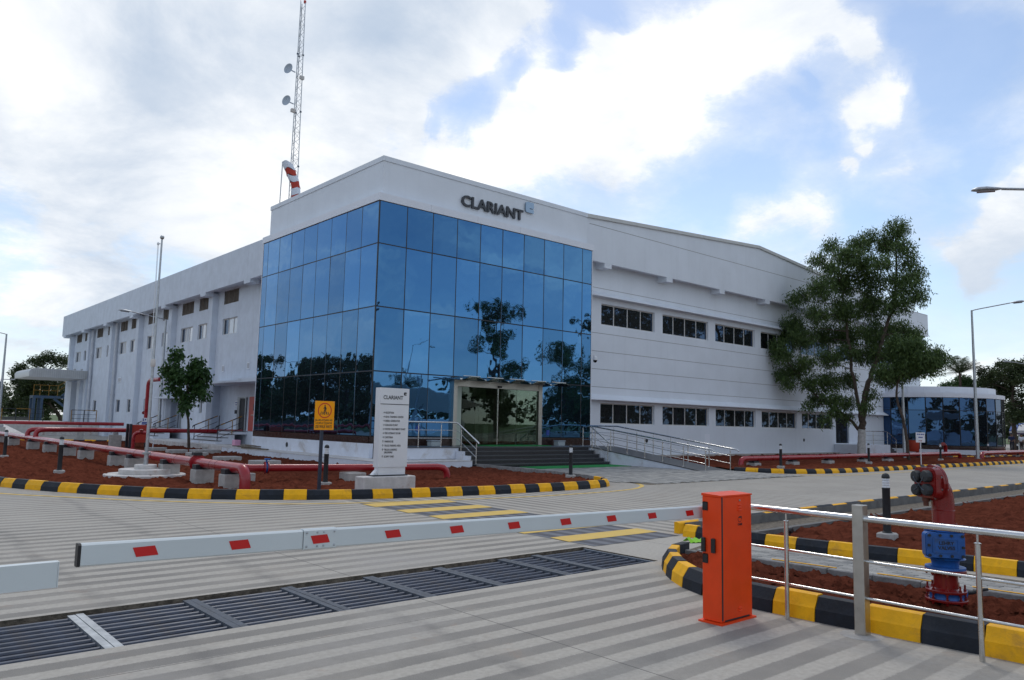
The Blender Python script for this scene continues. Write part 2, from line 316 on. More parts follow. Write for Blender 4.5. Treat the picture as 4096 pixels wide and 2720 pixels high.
# ------------------------------------------------------------------ mesh helpers
class MB:
    def __init__(s): s.v = []; s.f = []; s.mi = []; s.cur = 0
    def q(s, *pts):
        b = len(s.v); s.v += [tuple(p) for p in pts]; s.f.append(tuple(range(b, b+len(pts)))); s.mi.append(s.cur); return s
    def box(s, x0, x1, y0, y1, z0, z1):
        if x0 > x1: x0, x1 = x1, x0
        if y0 > y1: y0, y1 = y1, y0
        if z0 > z1: z0, z1 = z1, z0
        b = len(s.v); s.v += [(x0,y0,z0),(x1,y0,z0),(x1,y1,z0),(x0,y1,z0),(x0,y0,z1),(x1,y0,z1),(x1,y1,z1),(x0,y1,z1)]
        for f in ((0,3,2,1),(4,5,6,7),(0,1,5,4),(1,2,6,5),(2,3,7,6),(3,0,4,7)): s.f.append(tuple(b+i for i in f)); s.mi.append(s.cur)
        return s
    def bbox(s, x0, x1, y0, y1, z0, z1, c):
        "box with chamfered top and vertical edges"
        if x0 > x1: x0, x1 = x1, x0
        if y0 > y1: y0, y1 = y1, y0
        prof = [(x0+c,y0),(x1-c,y0),(x1,y0+c),(x1,y1-c),(x1-c,y1),(x0+c,y1),(x0,y1-c),(x0,y0+c)]
        mx, my = (x0+x1)/2, (y0+y1)/2; hx, hy = (x1-x0)/2, (y1-y0)/2
        top = [(mx+(px-mx)*(hx-c)/hx, my+(py-my)*(hy-c)/hy) for px, py in prof]
        return s.loft([[(px,py,z0) for px,py in prof], [(px,py,z1-c) for px,py in prof], [(px,py,z1) for px,py in top]])
    def loft(s, rings, caps=True, closed=True):
        b = len(s.v); n = len(rings[0])
        for r in rings: s.v += [tuple(p) for p in r]
        for k in range(len(rings)-1):
            for i in range(n if closed else n-1):
                j = (i+1) % n; s.f.append((b+k*n+i, b+k*n+j, b+(k+1)*n+j, b+(k+1)*n+i)); s.mi.append(s.cur)
        if caps and closed:
            s.f.append(tuple(b+i for i in reversed(range(n)))); s.mi.append(s.cur)
            s.f.append(tuple(b+(len(rings)-1)*n+i for i in range(n))); s.mi.append(s.cur)
        return s
    def prism(s, poly, z0, z1):
        a = sum(poly[i][0]*poly[(i+1)%len(poly)][1]-poly[(i+1)%len(poly)][0]*poly[i][1] for i in range(len(poly)))
        if a < 0: poly = poly[::-1]
        return s.loft([[(x,y,z0) for x,y in poly], [(x,y,z1) for x,y in poly]])
    def extr(s, poly, o, u, w, n, t0, t1):
        "extrude 2D poly (in plane o + a*u + b*w) along n from t0 to t1"
        o, u, w, n = map(Vector, (o,u,w,n))
        return s.loft([[o+u*a+w*b+n*t0 for a,b in poly], [o+u*a+w*b+n*t1 for a,b in poly]])
    def tube(s, path, r, n=10, caps=True):
        path = [Vector(p) for p in path]; rs = r if isinstance(r, (list,tuple)) else [r]*len(path)
        rings = []; prev = None
        for i, p in enumerate(path):
            if i == 0: d = path[1]-p
            elif i == len(path)-1: d = p-path[i-1]
            else: d = (path[i+1]-p).normalized()+(p-path[i-1]).normalized()
            d.normalize()
            if prev is None:
                a = Vector((0,0,1)) if abs(d.z) < .9 else Vector((1,0,0)); u = d.cross(a).normalized()
            else: u = (prev - d*prev.dot(d)).normalized()
            prev = u; w = d.cross(u)
            rings.append([p+(u*math.cos(2*math.pi*k/n)+w*math.sin(2*math.pi*k/n))*rs[i] for k in range(n)])
        return s.loft(rings, caps)
    def lathe(s, prof, c=(0,0,0), n=20, axis='z'):
        rings = []
        for r, z in prof:
            ring = []
            for k in range(n):
                a = 2*math.pi*k/n; x, y = r*math.cos(a), r*math.sin(a)
                p = (x,y,z) if axis == 'z' else ((z,x,y) if axis == 'x' else (y,z,x))
                ring.append((c[0]+p[0], c[1]+p[1], c[2]+p[2]))
            rings.append(ring)
        return s.loft(rings)
    def mesh(s, name, mats, off=(0,0,0), smooth=False):
        me = bpy.data.meshes.new(name)
        o = Vector(off); me.from_pydata([(v[0]-o.x, v[1]-o.y, v[2]-o.z) for v in s.v], [], s.f)
        for m in (mats if isinstance(mats, (list,tuple)) else [mats]): me.materials.append(m)
        if len(me.materials) > 1: me.polygons.foreach_set('material_index', s.mi)
        if smooth:
            me.polygons.foreach_set('use_smooth', [True]*len(me.polygons)); me.set_sharp_from_angle(angle=R(38))
        me.update(); return me
def tag(o, label=None, cat=None, group=None, kind=None):
    if label: o['label'] = label
    if cat: o['category'] = cat
    if group: o['group'] = group
    if kind: o['kind'] = kind
    return o
def thing(name, label, cat, loc=(0,0,0), group=None, rz=0., kind=None):
    o = bpy.data.objects.new(name, None); col.objects.link(o); o.location = loc; o.rotation_euler = (0,0,rz); o.empty_display_size = .2
    return tag(o, label, cat, group, kind)
def wloc(p):
    v = Vector((0,0,0))
    while p is not None: v = v + p.location; p = p.parent
    return v
def part(name, mb, mats, parent=None, smooth=False, local=False, kind=None, label=None):
    "mesh object; vertices in world coordinates unless local (then relative to the unrotated parent)"
    off = (0,0,0) if (local or parent is None) else wloc(parent)
    o = bpy.data.objects.new(name, mb.mesh(name, mats, off, smooth)); col.objects.link(o); o.parent = parent
    if kind: o['kind'] = kind
    if label: o['label'] = label
    return o
def solo(name, mb, mats, label=None, cat=None, group=None, kind=None, smooth=False):
    "a thing or a piece of the setting that is one mesh; origin at its base"
    v = np.array(mb.v); c = ((v[:,0].min()+v[:,0].max())/2, (v[:,1].min()+v[:,1].max())/2, v[:,2].min())
    o = bpy.data.objects.new(name, mb.mesh(name, mats, c, smooth)); col.objects.link(o); o.location = c
    return tag(o, label, cat, group, kind)
def piece(name, me, parent, loc, rot=(0,0,0)):
    o = bpy.data.objects.new(name, me); col.objects.link(o); o.parent = parent; o.location = loc; o.rotation_euler = rot; return o
def copy_tree(o, parent=None):
    c = o.copy(); col.objects.link(c); c.parent = parent
    for ch in o.children: copy_tree(ch, c)
    return c
def text_mb(body, size, mats, loc, rot, parent=None, name='lettering', extrude=.002, offset=0., align='LEFT', shear=0., sx=1.0, split=False, label=None, fit=None):
    cu = bpy.data.curves.new('txt', 'FONT'); cu.body = body; cu.size = size; cu.extrude = extrude; cu.offset = offset; cu.align_x = align
    cu.space_character = 1.0; cu.resolution_u = 3
    to = bpy.data.objects.new('txt', cu); col.objects.link(to)
    dg = bpy.context.evaluated_depsgraph_get(); me = bpy.data.meshes.new_from_object(to.evaluated_get(dg))
    col.objects.unlink(to); bpy.data.objects.remove(to)
    if fit: xs_ = [v.co.x for v in me.vertices]; sx = fit/(max(xs_)-min(xs_))
    M_ = Matrix.Diagonal((sx,1,1,1)); me.transform(M_); me.transform(Euler(rot).to_matrix().to_4x4())
    off = Vector(loc) - (wloc(parent) if parent else Vector((0,0,0)))
    me.materials.clear(); me.materials.append(mats)
    if not split:
        me.transform(Matrix.Translation(off)); o = bpy.data.objects.new(name, me); me.name = name; col.objects.link(o); o.parent = parent
        if label: o['label'] = label
        return o
    bm = bmesh.new(); bm.from_mesh(me); bm.verts.ensure_lookup_table()
    bmesh.ops.remove_doubles(bm, verts=bm.verts, dist=1e-5); bm.verts.ensure_lookup_table()
    seen = set(); out = []
    for v in bm.verts:
        if v in seen: continue
        st = [v]; isl = []
        seen.add(v)
        while st:
            a = st.pop(); isl.append(a)
            for e in a.link_edges:
                b_ = e.other_vert(a)
                if b_ not in seen: seen.add(b_); st.append(b_)
        idx = {a: i for i, a in enumerate(isl)}; fs = set(f for a in isl for f in a.link_faces)
        m2 = bpy.data.meshes.new(name); m2.from_pydata([tuple(a.co + off) for a in isl], [], [tuple(idx[a] for a in f.verts) for f in fs]); m2.materials.append(mats)
        o = bpy.data.objects.new(name, m2); col.objects.link(o); o.parent = parent; out.append(o)
    bm.free(); return out
FACE_Y = (R(90), 0, 0)              # lettering that faces the road (-y)
FACE_X = (R(90), 0, R(-90))         # lettering that faces -x

def wall_holes(mb, axis, plane, u0, u1, z0, z1, holes, depth, sgn=1):
    "wall sheet at axis=plane with openings; reveals go inwards by depth. axis 'x': u=y ; axis 'y': u=x"
    us = sorted({u0, u1, *[h[0] for h in holes], *[h[1] for h in holes]}); zz = sorted({z0, z1, *[h[2] for h in holes], *[h[3] for h in holes]})
    P_ = (lambda u, z, d=0.: (plane+d, u, z)) if axis == 'x' else (lambda u, z, d=0.: (u, plane+d, z))
    for i in range(len(us)-1):
        for j in range(len(zz)-1):
            cu, cz = (us[i]+us[i+1])/2, (zz[j]+zz[j+1])/2
            if any(h[0] < cu < h[1] and h[2] < cz < h[3] for h in holes): continue
            mb.q(P_(us[i],zz[j]), P_(us[i+1],zz[j]), P_(us[i+1],zz[j+1]), P_(us[i],zz[j+1]))
    for a, b, c, e in holes:
        D_ = depth
        mb.q(P_(a,c), P_(a,e), P_(a,e,D_), P_(a,c,D_)); mb.q(P_(b,c), P_(b,c,D_), P_(b,e,D_), P_(b,e))
        mb.q(P_(a,c), P_(a,c,D_), P_(b,c,D_), P_(b,c)); mb.q(P_(a,e), P_(b,e), P_(b,e,D_), P_(a,e,D_))
    return mb
# ------------------------------------------------------------------ ground
TX0, TX1, TY0, TY1 = -19.0, -6.80, -17.88, -16.66           # drain trench across the gateway
mb = MB()
X0, X1, Y0, Y1 = -60, 130, -70, 57
for a, b, c, e in ((X0,X1,Y0,TY0), (X0,TX0,TY0,TY1), (TX1,X1,TY0,TY1), (X0,X1,TY1,Y1)):
    mb.q((a,c,0),(b,c,0),(b,e,0),(a,e,0))
solo('concrete_road', mb, road_m, kind='structure')
mb = MB(); B = 1500
for a, b, c, e in ((-B,B,-B,Y0), (-B,X0,Y0,Y1), (X1,B,Y0,Y1), (-B,B,Y1,B)):
    mb.q((a,c,-.02),(b,c,-.02),(b,e,-.02),(a,e,-.02))
solo('grass_field', mb, grass_m, kind='structure')
mb = MB()
mb.q((TX0,TY1,0),(TX1,TY1,0),(TX1,TY1,-.6),(TX0,TY1,-.6)); mb.q((TX0,TY0,0),(TX0,TY0,-.6),(TX1,TY0,-.6),(TX1,TY0,0))
mb.q((TX0,TY0,-.6),(TX0,TY1,-.6),(TX1,TY1,-.6),(TX1,TY0,-.6)); mb.q((TX1,TY0,0),(TX1,TY0,-.6),(TX1,TY1,-.6),(TX1,TY1,0)); mb.q((TX0,TY0,0),(TX0,TY1,0),(TX0,TY1,-.6),(TX0,TY0,-.6))
solo('drain_trench', mb, trench_m, kind='structure')

# steel grate over the trench: panels of round-topped bars between pairs of flats
flat_m = mat('dark_flat_bar', (.085,.098,.12), .65, metal=.0, spec=.3, var=.25, vscale=14)
gr = thing('drain_grate', 'long blue-grey steel grate set in the road across the gateway', 'grate', (-12, -17.27, -.03))
bars_x = [-19.0, -18.03, -17.14, -16.25, -15.36, -14.47, -13.58, -12.70, -11.81, -10.92, -10.03, -9.16, -8.23, -7.70, TX1+.03]
for i in range(1, len(bars_x)-1):
    x = bars_x[i]
    for s in (-1, 1):
        f = MB(); f.box(x+s*.0015, x+s*.058, TY0+.02, TY1-.035+rng.uniform(-.006,.006), -.045, -.014+rng.uniform(-.003,.003)); f.box(x+s*.004, x+s*.012, TY0+.02, TY1-.05, -.13, -.045)
        part('flat_bar', f, galv if abs(x+12.70) < .01 else flat_m, gr)
f = MB(); f.box(TX1-.05, TX1-.004, TY0+.02, TY1-.05, -.045, -.014); part('flat_bar', f, galv_dk, gr)
NB = 10
for i in range(len(bars_x)-1):
    a, b = bars_x[i]+.058, bars_x[i+1]-.058
    me = None
    for k in range(NB):
        y = TY0+.06+(TY1-TY0-.145)*k/(NB-1)
        if me is None:
            f = MB(); L_ = b-a; prof = [(-.013,-.10),(.013,-.10),(.017,-.02),(.012,-.006),(0,0),(-.012,-.006),(-.017,-.02)]
            f.loft([[(x_, p[0], p[1]) for p in prof] for x_ in (0, L_)]); me = f.mesh('grate_bar', galv_bar)
        piece('grate_bar', me, gr, (a+12, y+17.27+rng.uniform(-.003,.003), .005+rng.uniform(-.003,.002)))

# road paint
paint = thing('zebra_crossing', 'yellow striped crossing on dark paint beyond the boom', 'crossing', (-5.7,-13.5,0)); paint['kind'] = 'structure'; del paint['category']
mb = MB(); mb.q((-6.65,-16.72,.004),(-4.84,-16.72,.004),(-4.78,-10.80,.004),(-6.60,-10.66,.004)); part('dark_ground_paint', mb, dark_cross, paint)
for y1_, y0_ in ((-10.78,-11.33),(-11.95,-12.42),(-12.94,-13.42),(-13.93,-14.42),(-14.90,-15.38),(-15.86,-16.28)):
    mb = MB(); mb.q((-6.67,y0_,.008),(-4.80,y0_-.03,.008),(-4.77,y1_-.03,.008),(-6.62,y1_,.008)); part('yellow_stripe', mb, k_yel2, paint)
def ribbon(name, pts, w, z, m, label=None):
    mb = MB(); pts = [Vector((*p,0)) for p in pts]; L_, R_ = [], []
    for i, p in enumerate(pts):
        d_ = (pts[min(i+1,len(pts)-1)]-pts[max(i-1,0)]).normalized(); n_ = Vector((-d_.y,d_.x,0)); L_.append(p+n_*w/2); R_.append(p-n_*w/2)
    for i in range(len(pts)-1):
        mb.q((R_[i].x,R_[i].y,z),(R_[i+1].x,R_[i+1].y,z),(L_[i+1].x,L_[i+1].y,z),(L_[i].x,L_[i].y,z))
    return solo(name, mb, m, kind='structure')
def smooth_path(pts, n=6, closed=False):
    out = []
    P_ = [Vector(p) for p in pts]; N_ = len(P_)
    for i in range(N_-1):
        p0 = P_[max(i-1,0)]; p1 = P_[i]; p2 = P_[i+1]; p3 = P_[min(i+2,N_-1)]
        for k in range(n):
            t = k/n; out.append(.5*((2*p1)+(-p0+p2)*t+(2*p0-5*p1+4*p2-p3)*t*t+(-p0+3*p1-3*p2+p3)*t**3))
    out.append(P_[-1]); return out
def sp(pts, n=6): return [(p.x,p.y) for p in smooth_path([(a,b,0) for a,b in pts], n)]
ribbon('yellow_edge_line', sp([(-12.6,-3.0),(-12.1,-4.6),(-11.5,-5.95),(-10.77,-6.95),(-9.92,-8.1),(-9.05,-9.0),(-8.0,-9.92),(-7.34,-10.28),(-6.5,-10.55),(-5.32,-10.82),(-4.15,-11.0),(-2.9,-11.18),(-1.6,-11.22),(-.24,-11.17),(.6,-11.05),(1.3,-10.86),(2.1,-10.4),(2.6,-9.85),(2.9,-9.1),(2.85,-8.5)]), .11, .004, k_yel2)
ribbon('yellow_lane_line', sp([(10.1,-8.0),(10.4,-8.75),(11.0,-9.65),(12.1,-10.4),(13.4,-10.68),(15.5,-10.72),(22,-10.72),(40,-10.72),(80,-10.6),(120,-10.4)]), .10, .004, k_yel2)

# ------------------------------------------------------------------ kerbs
def kerb_run(name, label, pts, L_, h, w, side, mats, phase=0., z0=-.01, bev=.45, wob=.008, bounds=False):
    root = thing(name, label, 'kerb', (pts[0][0], pts[0][1], 0), kind='structure'); del root['category']
    P_ = [Vector((a,b,0)) for a,b in pts]; seg = [(P_[i+1]-P_[i]).length for i in range(len(P_)-1)]; tot_ = sum(seg)
    cum = [0]
    for s_ in seg: cum.append(cum[-1]+s_)
    def at(s_):
        s_ = max(0, min(tot_-1e-6, s_)); i = max(j for j in range(len(seg)) if cum[j] <= s_+1e-9); f_ = (s_-cum[i])/seg[i]
        return P_[i].lerp(P_[i+1], f_)
    def nrm(s_):
        a, b = at(s_-.12), at(s_+.12); d_ = (b-a).normalized(); return Vector((-d_.y, d_.x, 0))*side
    n = int(tot_/L_); k = 0; s_ = 0.
    while s_ < tot_-(.01 if bounds else .08):
        e_ = min(tot_, s_+L_) if not bounds else cum[k+1]; mb = MB(); rings = []
        dz = rng.uniform(-.006,.006); dn = rng.uniform(-wob, wob)
        for q_ in np.linspace(s_+.004, e_-.004, 4):
            c = at(q_); nn = nrm(q_); c = c+nn*dn; hh = h+dz
            rings.append([c+Vector((0,0,z0)), c+nn*.012+Vector((0,0,hh*(1-bev)-.008)), c+nn*.022+Vector((0,0,hh*(1-bev)+.006)), c+nn*w*.42+Vector((0,0,hh-.004)), c+nn*(w*.42+.012)+Vector((0,0,hh)), c+nn*(w-.008)+Vector((0,0,hh)), c+nn*w+Vector((0,0,hh-.008)), c+nn*w+Vector((0,0,z0))])
        mb.loft(rings)
        part('kerb_block', mb, mats[(k+int(phase)) % len(mats)], root); s_ = e_; k += 1
    return root
KAb = [(-12.25,2.9),(-12.2,2.4),(-12.17,1.9),(-12.14,1.4),(-12.1,.9),(-12.06,.4),(-12.0,-.1),(-11.95,-.6),(-11.9,-1.1),(-11.85,-1.6),(-11.79,-2.1),(-11.72,-2.6),(-11.64,-3.1),(-11.54,-3.6),(-11.44,-4.05),(-11.29,-4.45),(-11.12,-4.88),(-10.92,-5.34),(-10.7,-5.79),(-10.45,-6.23),(-10.18,-6.66),(-9.9,-7.10),(-9.62,-7.54),(-9.32,-7.96),(-9.0,-8.31),(-8.65,-8.6),(-8.28,-8.87),(-7.91,-9.11),(-7.52,-9.34),(-7.13,-9.55),(-6.73,-9.72),(-6.31,-9.87),(-5.9,-9.99),(-5.49,-10.1),(-5.07,-10.18),(-4.65,-10.24),(-4.26,-10.29),(-3.87,-10.33),(-3.44,-10.37),(-3.0,-10.40),(-2.54,-10.42),(-2.1,-10.43),(-1.68,-10.44),(-1.27,-10.44),(-.83,-10.42),(-.33,-10.40),(.15,-10.36),(.60,-10.28),(.98,-10.16),(1.34,-9.93),(1.66,-9.55),(1.84,-9.1)]
KA = KAb
kerb_run('island_kerb', 'yellow and black kerb blocks curving round the flagpole bed', KAb, .435, .185, .17, 1, [k_yel, k_blk], 0, bounds=True)
KS = sp([(1.98,-9.0),(2.25,-8.3),(2.48,-7.3),(2.62,-6.2),(2.68,-5.0),(2.72,-3.8),(2.72,-2.75)], 4)
kerb_run('stone_edging', 'bare grey concrete edging blocks between flagpole bed and pavers', KS, .40, .17, .13, 1, [conc_k], 0, bev=.25)
KB = [(-6.42,-17.86),(-6.72,-17.93),(-7.02,-18.10),(-7.26,-18.30),(-7.45,-18.49),(-7.63,-18.70),(-7.83,-18.98),(-7.98,-19.31),(-8.05,-19.69),(-8.07,-20.09),(-8.06,-20.47),(-8.04,-20.87),(-8.01,-21.28),(-7.98,-21.70),(-7.96,-22.12),(-7.94,-22.54),(-7.93,-22.96),(-7.92,-23.38),(-7.91,-23.8),(-7.9,-24.22),(-7.9,-24.64),(-7.9,-25.06),(-7.9,-25.48)]
kerb_run('gate_island_kerb', 'thick yellow and black kerb blocks beside the orange cabinet', KB, .43, .20, .17, 1, [k_blk, k_yel], 1-1, bounds=True)
KBb = sp([(-6.42,-17.90),(-6.36,-18.3),(-6.28,-18.9),(-6.2,-19.6),(-6.1,-20.4),(-6.0,-21.4),(-5.92,-22.6),(-5.9,-26.5)], 4)
rk = kerb_run('rear_island_kerb', 'rough grey kerb stones with thin yellow top edge beside the block path', KBb, .45, .13, .12, -1, [conc_k], 0, bev=.12)
for a, b in ((-19.05,-19.75),(-20.15,-20.75),(-21.0,-22.4)):
    mb = MB(); xa = np.interp(-a, [-p[1] for p in KBb], [p[0] for p in KBb]); xb = np.interp(-b, [-p[1] for p in KBb], [p[0] for p in KBb])
    mb.box(-.001,.022,0,1,0,.02); me_pts = []
    m2 = MB(); m2.q((xa-.004,a,.126),(xb-.004,b,.126),(xb-.004,b,.139),(xa-.004,a,.139)); m2.q((xa-.004,a,.139),(xb-.004,b,.139),(xb-.04,b,.139),(xa-.04,a,.139))
    part('yellow_top_mark', m2, k_yel, rk)
KC = [(-4.85,-16.80),(-4.85,-17.02),(-4.83,-17.36),(-4.80,-17.70),(-4.73,-18.04),(-4.66,-18.45),(-4.60,-18.85),(-4.53,-19.26),(-4.45,-19.65),(-4.36,-20.03),(-4.28,-20.43),(-4.22,-20.85),(-4.19,-21.27),(-4.17,-21.69),(-4.15,-22.11),(-4.14,-22.53),(-4.13,-22.95),(-4.12,-23.37),(-4.11,-23.8),(-4.1,-24.2),(-4.1,-25),(-4.1,-26)]
kerb_run('path_kerb', 'yellow and black kerb blocks on the far side of the block path', KC, .44, .165, .15, 1, [k_blk, k_yel], 1, bounds=True)
KE = [(-4.68,-16.62),(-3,-16.60),(0,-16.55),(5,-16.47),(12,-16.45),(40,-16.45),(70,-16.45)]
ke = kerb_run('road_edge_kerb', 'road edge kerb with yellow and black painted tops above the drain channel', [KE[0],(-3,-16.60),(0,-16.55),(5,-16.47),(12,-16.45),(45,-16.45)], .62, .17, .10, 1, [k_yel, k_blk], 0, bev=.1)
mb = MB(); mb.loft([[(x,y-.012,-.25),(x,y-.012,.155),(x,y-.002,.155),(x,y-.002,-.25)] for x,y in ((-4.55,-16.62),(0,-16.555),(12,-16.455),(70,-16.455))])
solo('drain_channel_wall', mb, wallconc, 'low grey concrete wall under the road edge kerb', 'wall', kind='structure')
mb = MB(); mb.loft([[(x,y-.10,-.25),(x,y-.10,.10),(x,y,.10),(x,y,-.25)] for x,y in ((-4.55,-17.46),(-3.0,-17.46),(0,-17.44),(12,-17.42),(70,-17.42))])
solo('bed_retaining_wall', mb, wallconc, 'low grey concrete wall edging the hydrant side soil bed', 'wall', kind='structure')
mb = MB(); mb.q((-4.5,-17.46,.012),(70,-17.42,.012),(70,-16.46,.012),(-4.5,-16.6,.012)); solo('drain_channel_floor', mb, trench_m, kind='structure')
KD = sp([(10.95,-7.50),(11.0,-7.95),(11.14,-8.45),(11.4,-8.85),(11.8,-9.22),(12.3,-9.52),(12.95,-9.72),(13.8,-9.86),(15,-9.95),(17.5,-9.98),(22,-10.0),(30,-9.95),(50,-9.85),(90,-9.6)], 3)
kerb_run('far_bed_kerb', 'long yellow and black kerb before the white wing and curved annexe', KD, .46, .165, .17, 1, [k_blk, k_yel], 0)
kerb_run('annexe_bed_kerb', 'thin yellow and black kerb line close to the curved annexe', [(39,-4.9),(43,-5.6),(50,-5.9),(60,-5.6),(75,-4.5)], .8, .14, .14, 1, [k_blk, k_yel], 0)
kerb_run('side_bed_kerb', 'low yellow and black kerb at the foot of the left wing', sp([(-6.5,27.2),(-4.4,26.2),(-2.6,24.8),(-1.2,23.8),(0.0,22.9),(.4,22.0)],3), .62, .14, .14, 1, [k_yel, k_blk], 0)

# ------------------------------------------------------------------ soil beds
from mathutils import noise as mnoise
def inpoly(x, y, poly):
    c = False; j = len(poly)-1
    for i in range(len(poly)):
        if ((poly[i][1] > y) != (poly[j][1] > y)) and (x < (poly[j][0]-poly[i][0])*(y-poly[i][1])/(poly[j][1]-poly[i][1])+poly[i][0]): c = not c
        j = i
    return c
def soil(name, poly, cell, z, amp, sc_=2.2, rough=.03):
    xs = [p[0] for p in poly]; ys = [p[1] for p in poly]; x0, y0 = min(xs), min(ys); nx = int((max(xs)-x0)/cell)+2; ny = int((max(ys)-y0)/cell)+2
    mb = MB(); idx = {}
    px = np.array([p[0] for p in poly]); py = np.array([p[1] for p in poly])
    gx = x0+np.arange(nx)*cell; gy = y0+np.arange(ny)*cell; GX, GY = np.meshgrid(gx, gy, indexing='ij')
    ins = np.zeros(GX.shape, bool); j = len(poly)-1
    for i in range(len(poly)):
        c1 = (py[i] > GY) != (py[j] > GY)
        with np.errstate(all='ignore'): xi = (px[j]-px[i])*(GY-py[i])/(py[j]-py[i]+1e-12)+px[i]
        ins ^= c1 & (GX < xi); j = i
    def vid(i, j):
        if (i,j) not in idx:
            x, y = gx[i], gy[j]
            h = amp*mnoise.fractal((x*sc_*.4, y*sc_*.4, 1.7), 1, 2, 4) + rough*max(0, mnoise.fractal((x*6.5, y*6.5, 4.1), .8, 2, 3)-.05) + rough*.5*mnoise.noise((x*17,y*17,2))
            h = max(h, .016-z); idx[(i,j)] = len(mb.v); mb.v.append((x+rng.uniform(-.2,.2)*cell, y+rng.uniform(-.2,.2)*cell, z+h))
        return idx[(i,j)]
    for i in range(nx-1):
        for j in range(ny-1):
            if ins[i,j] and ins[i+1,j] and ins[i,j+1] and ins[i+1,j+1]:
                mb.f.append((vid(i,j),vid(i+1,j),vid(i+1,j+1),vid(i,j+1))); mb.mi.append(0)
    return solo(name, mb, soil_m, kind='structure', smooth=True)
def inset(pts, d_):
    out = []
    for i, p in enumerate(pts):
        a = Vector(pts[max(i-1,0)]); b = Vector(pts[min(i+1,len(pts)-1)]); t_ = (b-a).normalized(); out.append((p[0]-t_.y*d_, p[1]+t_.x*d_))
    return out
bedA = inset(KA, .06) + [(x+.06,y) for x,y in KS] + [(2.4,-2.6),(-1.0,-2.5),(-1.0,11.0),(1.2,11.0),(1.2,20.5),(.5,22.0),(-1.2,23.8),(-4.4,26.2),(-6.5,27.2),(-12.2,30)]
soil('island_soil_bed', bedA, .095, .05, .035, 2.0, .10)
soil('gate_island_soil_bed', inset(KB,.08)+[(x-.05,y) for x,y in KBb[::-1]], .04, .07, .03, 3.5, .075)
soil('hydrant_side_soil_bed', inset(KC,.06)+[(40,-26.5),(40,-17.46),(-4.7,-17.46)], .10, .045, .05, 2.2, .11)
soil('wing_soil_bed', inset(KD,.06)+[(90,-2),(51,-4),(42,.5),(41,1.1),(11.6,1.1),(11.45,-7.4)], .17, .065, .04, 2, .10)
# loose clods on the beds
def clods(name, regions, n, r0, r1):
    mb = MB(); k = 0
    while k < n:
        poly, z = regions[rng.randint(len(regions))]; xs = [p[0] for p in poly]; ys = [p[1] for p in poly]
        x = rng.uniform(min(xs),max(xs)); y = rng.uniform(min(ys),max(ys))
        if not inpoly(x,y,poly): continue
        r = rng.uniform(r0,r1)*(.5+rng.rand()**3); b = len(mb.v)
        pts = [(1,0,0),(0,1,0),(-1,0,0),(0,-1,0),(0,0,.8),(.6,.6,.4),(-.5,.6,.3)]
        a = rng.uniform(0,6.28); ca, sa = math.cos(a), math.sin(a)
        vs = [((p[0]*ca-p[1]*sa)*r*rng.uniform(.7,1.2)+x,(p[0]*sa+p[1]*ca)*r*rng.uniform(.7,1.2)+y,z+p[2]*r*rng.uniform(.7,1.1)) for p in pts[:5]]
        mb.v += vs
        for f in ((0,1,4),(1,2,4),(2,3,4),(3,0,4)): mb.f.append(tuple(b+i for i in f)); mb.mi.append(0)
        k += 1
    return solo(name, mb, soil_m, 'loose reddish clods scattered over the soil beds', 'clods', kind='stuff')
frontA = [(-11,-4.5),(-9,-7.5),(-7,-9.2),(-3,-10.1),(1,-9.8),(2,-8),(2.2,-4),(-1,-3),(-1.2,8),(-10.5,8)]
clods('soil_clods', [(frontA,.06),(frontA,.06),([(-7.7,-19),(-6.5,-18.3),(-6.1,-23),(-7.7,-23)],.085),([(-4.2,-17.7),(8,-17.7),(8,-22.5),(-3.9,-22.5)],.04)], 3200, .014, .045)

# ------------------------------------------------------------------ block paving
def zig(L_, w, z):
    "zig-zag paving block, outline with a small chamfer"
    a = .012
    top = [(0,0),(L_*.25,a),(L_*.5,0),(L_*.75,-a),(L_,0),(L_,w),(L_*.75,w-a),(L_*.5,w),(L_*.25,w+a),(0,w)]
    c = (L_/2, w/2); f = MB()
    sh = lambda s_, zz: [(c[0]+(x-c[0])*s_, c[1]+(y-c[1])*(s_-.02), zz) for x,y in top]
    f.loft([sh(.985,-.03), sh(.985,z-.004), sh(.93,z)]); return f
PL, PW = .22, .115
pav = thing('block_path', 'grey zigzag paving blocks of the path between two kerbs', 'path', (-5.4,-20,0), kind='structure'); del pav['category']
me = zig(PW, PL, .055).mesh('paving_block', paver_m)
# blocks lie lengthwise along y; the path sits slightly above the road
def pathx(y): return (np.interp(-y, [-p[1] for p in KBb], [p[0] for p in KBb])+.01, np.interp(-y, [-p[1] for p in KC], [p[0] for p in KC]))
cnt = 0; rest = MB(); cand = []
for j in range(36):
    y = -17.95-(j+1)*PL
    xa, xb = pathx(y+.1) if y > -26 else (-5.9,-4.1)
    for i in range(14):
        x = -6.55+i*PW+.0; yy = y+(PL/2 if i % 2 else 0)
        if x < xa-.03 or x+PW > xb+.02: continue
        cand.append((x, yy))
cand.sort(key=lambda p: math.hypot(p[0]+14.3, p[1]+23.7))
for k, (x, yy) in enumerate(cand):
    if k < 290: piece('paving_block', me, pav, (x+5.4, yy+20, rng.uniform(-.002,.003)), (rng.uniform(-.008,.008), rng.uniform(-.008,.008), 0))
    else:
        g = zig(PW, PL, .055); b = len(rest.v); rest.v += [(v[0]+x,v[1]+yy,v[2]) for v in g.v]; rest.f += [tuple(b+i for i in f) for f in g.f]; rest.mi += [0]*len(g.f)
if rest.v: part('far_paving_blocks', rest, paver_m, pav, kind='stuff')
mb = MB(); mb.prism([(-6.5,-17.95),(-6.45,-17.8),(-4.9,-17.4),(-4.7,-17.9)], -.01, .018); mb.q((-6.5,-17.9,.012),(-5.9,-26.5,.012),(-4.1,-26.5,.012),(-4.75,-17.9,.012)); part('sand_base', mb, trench_m, pav)
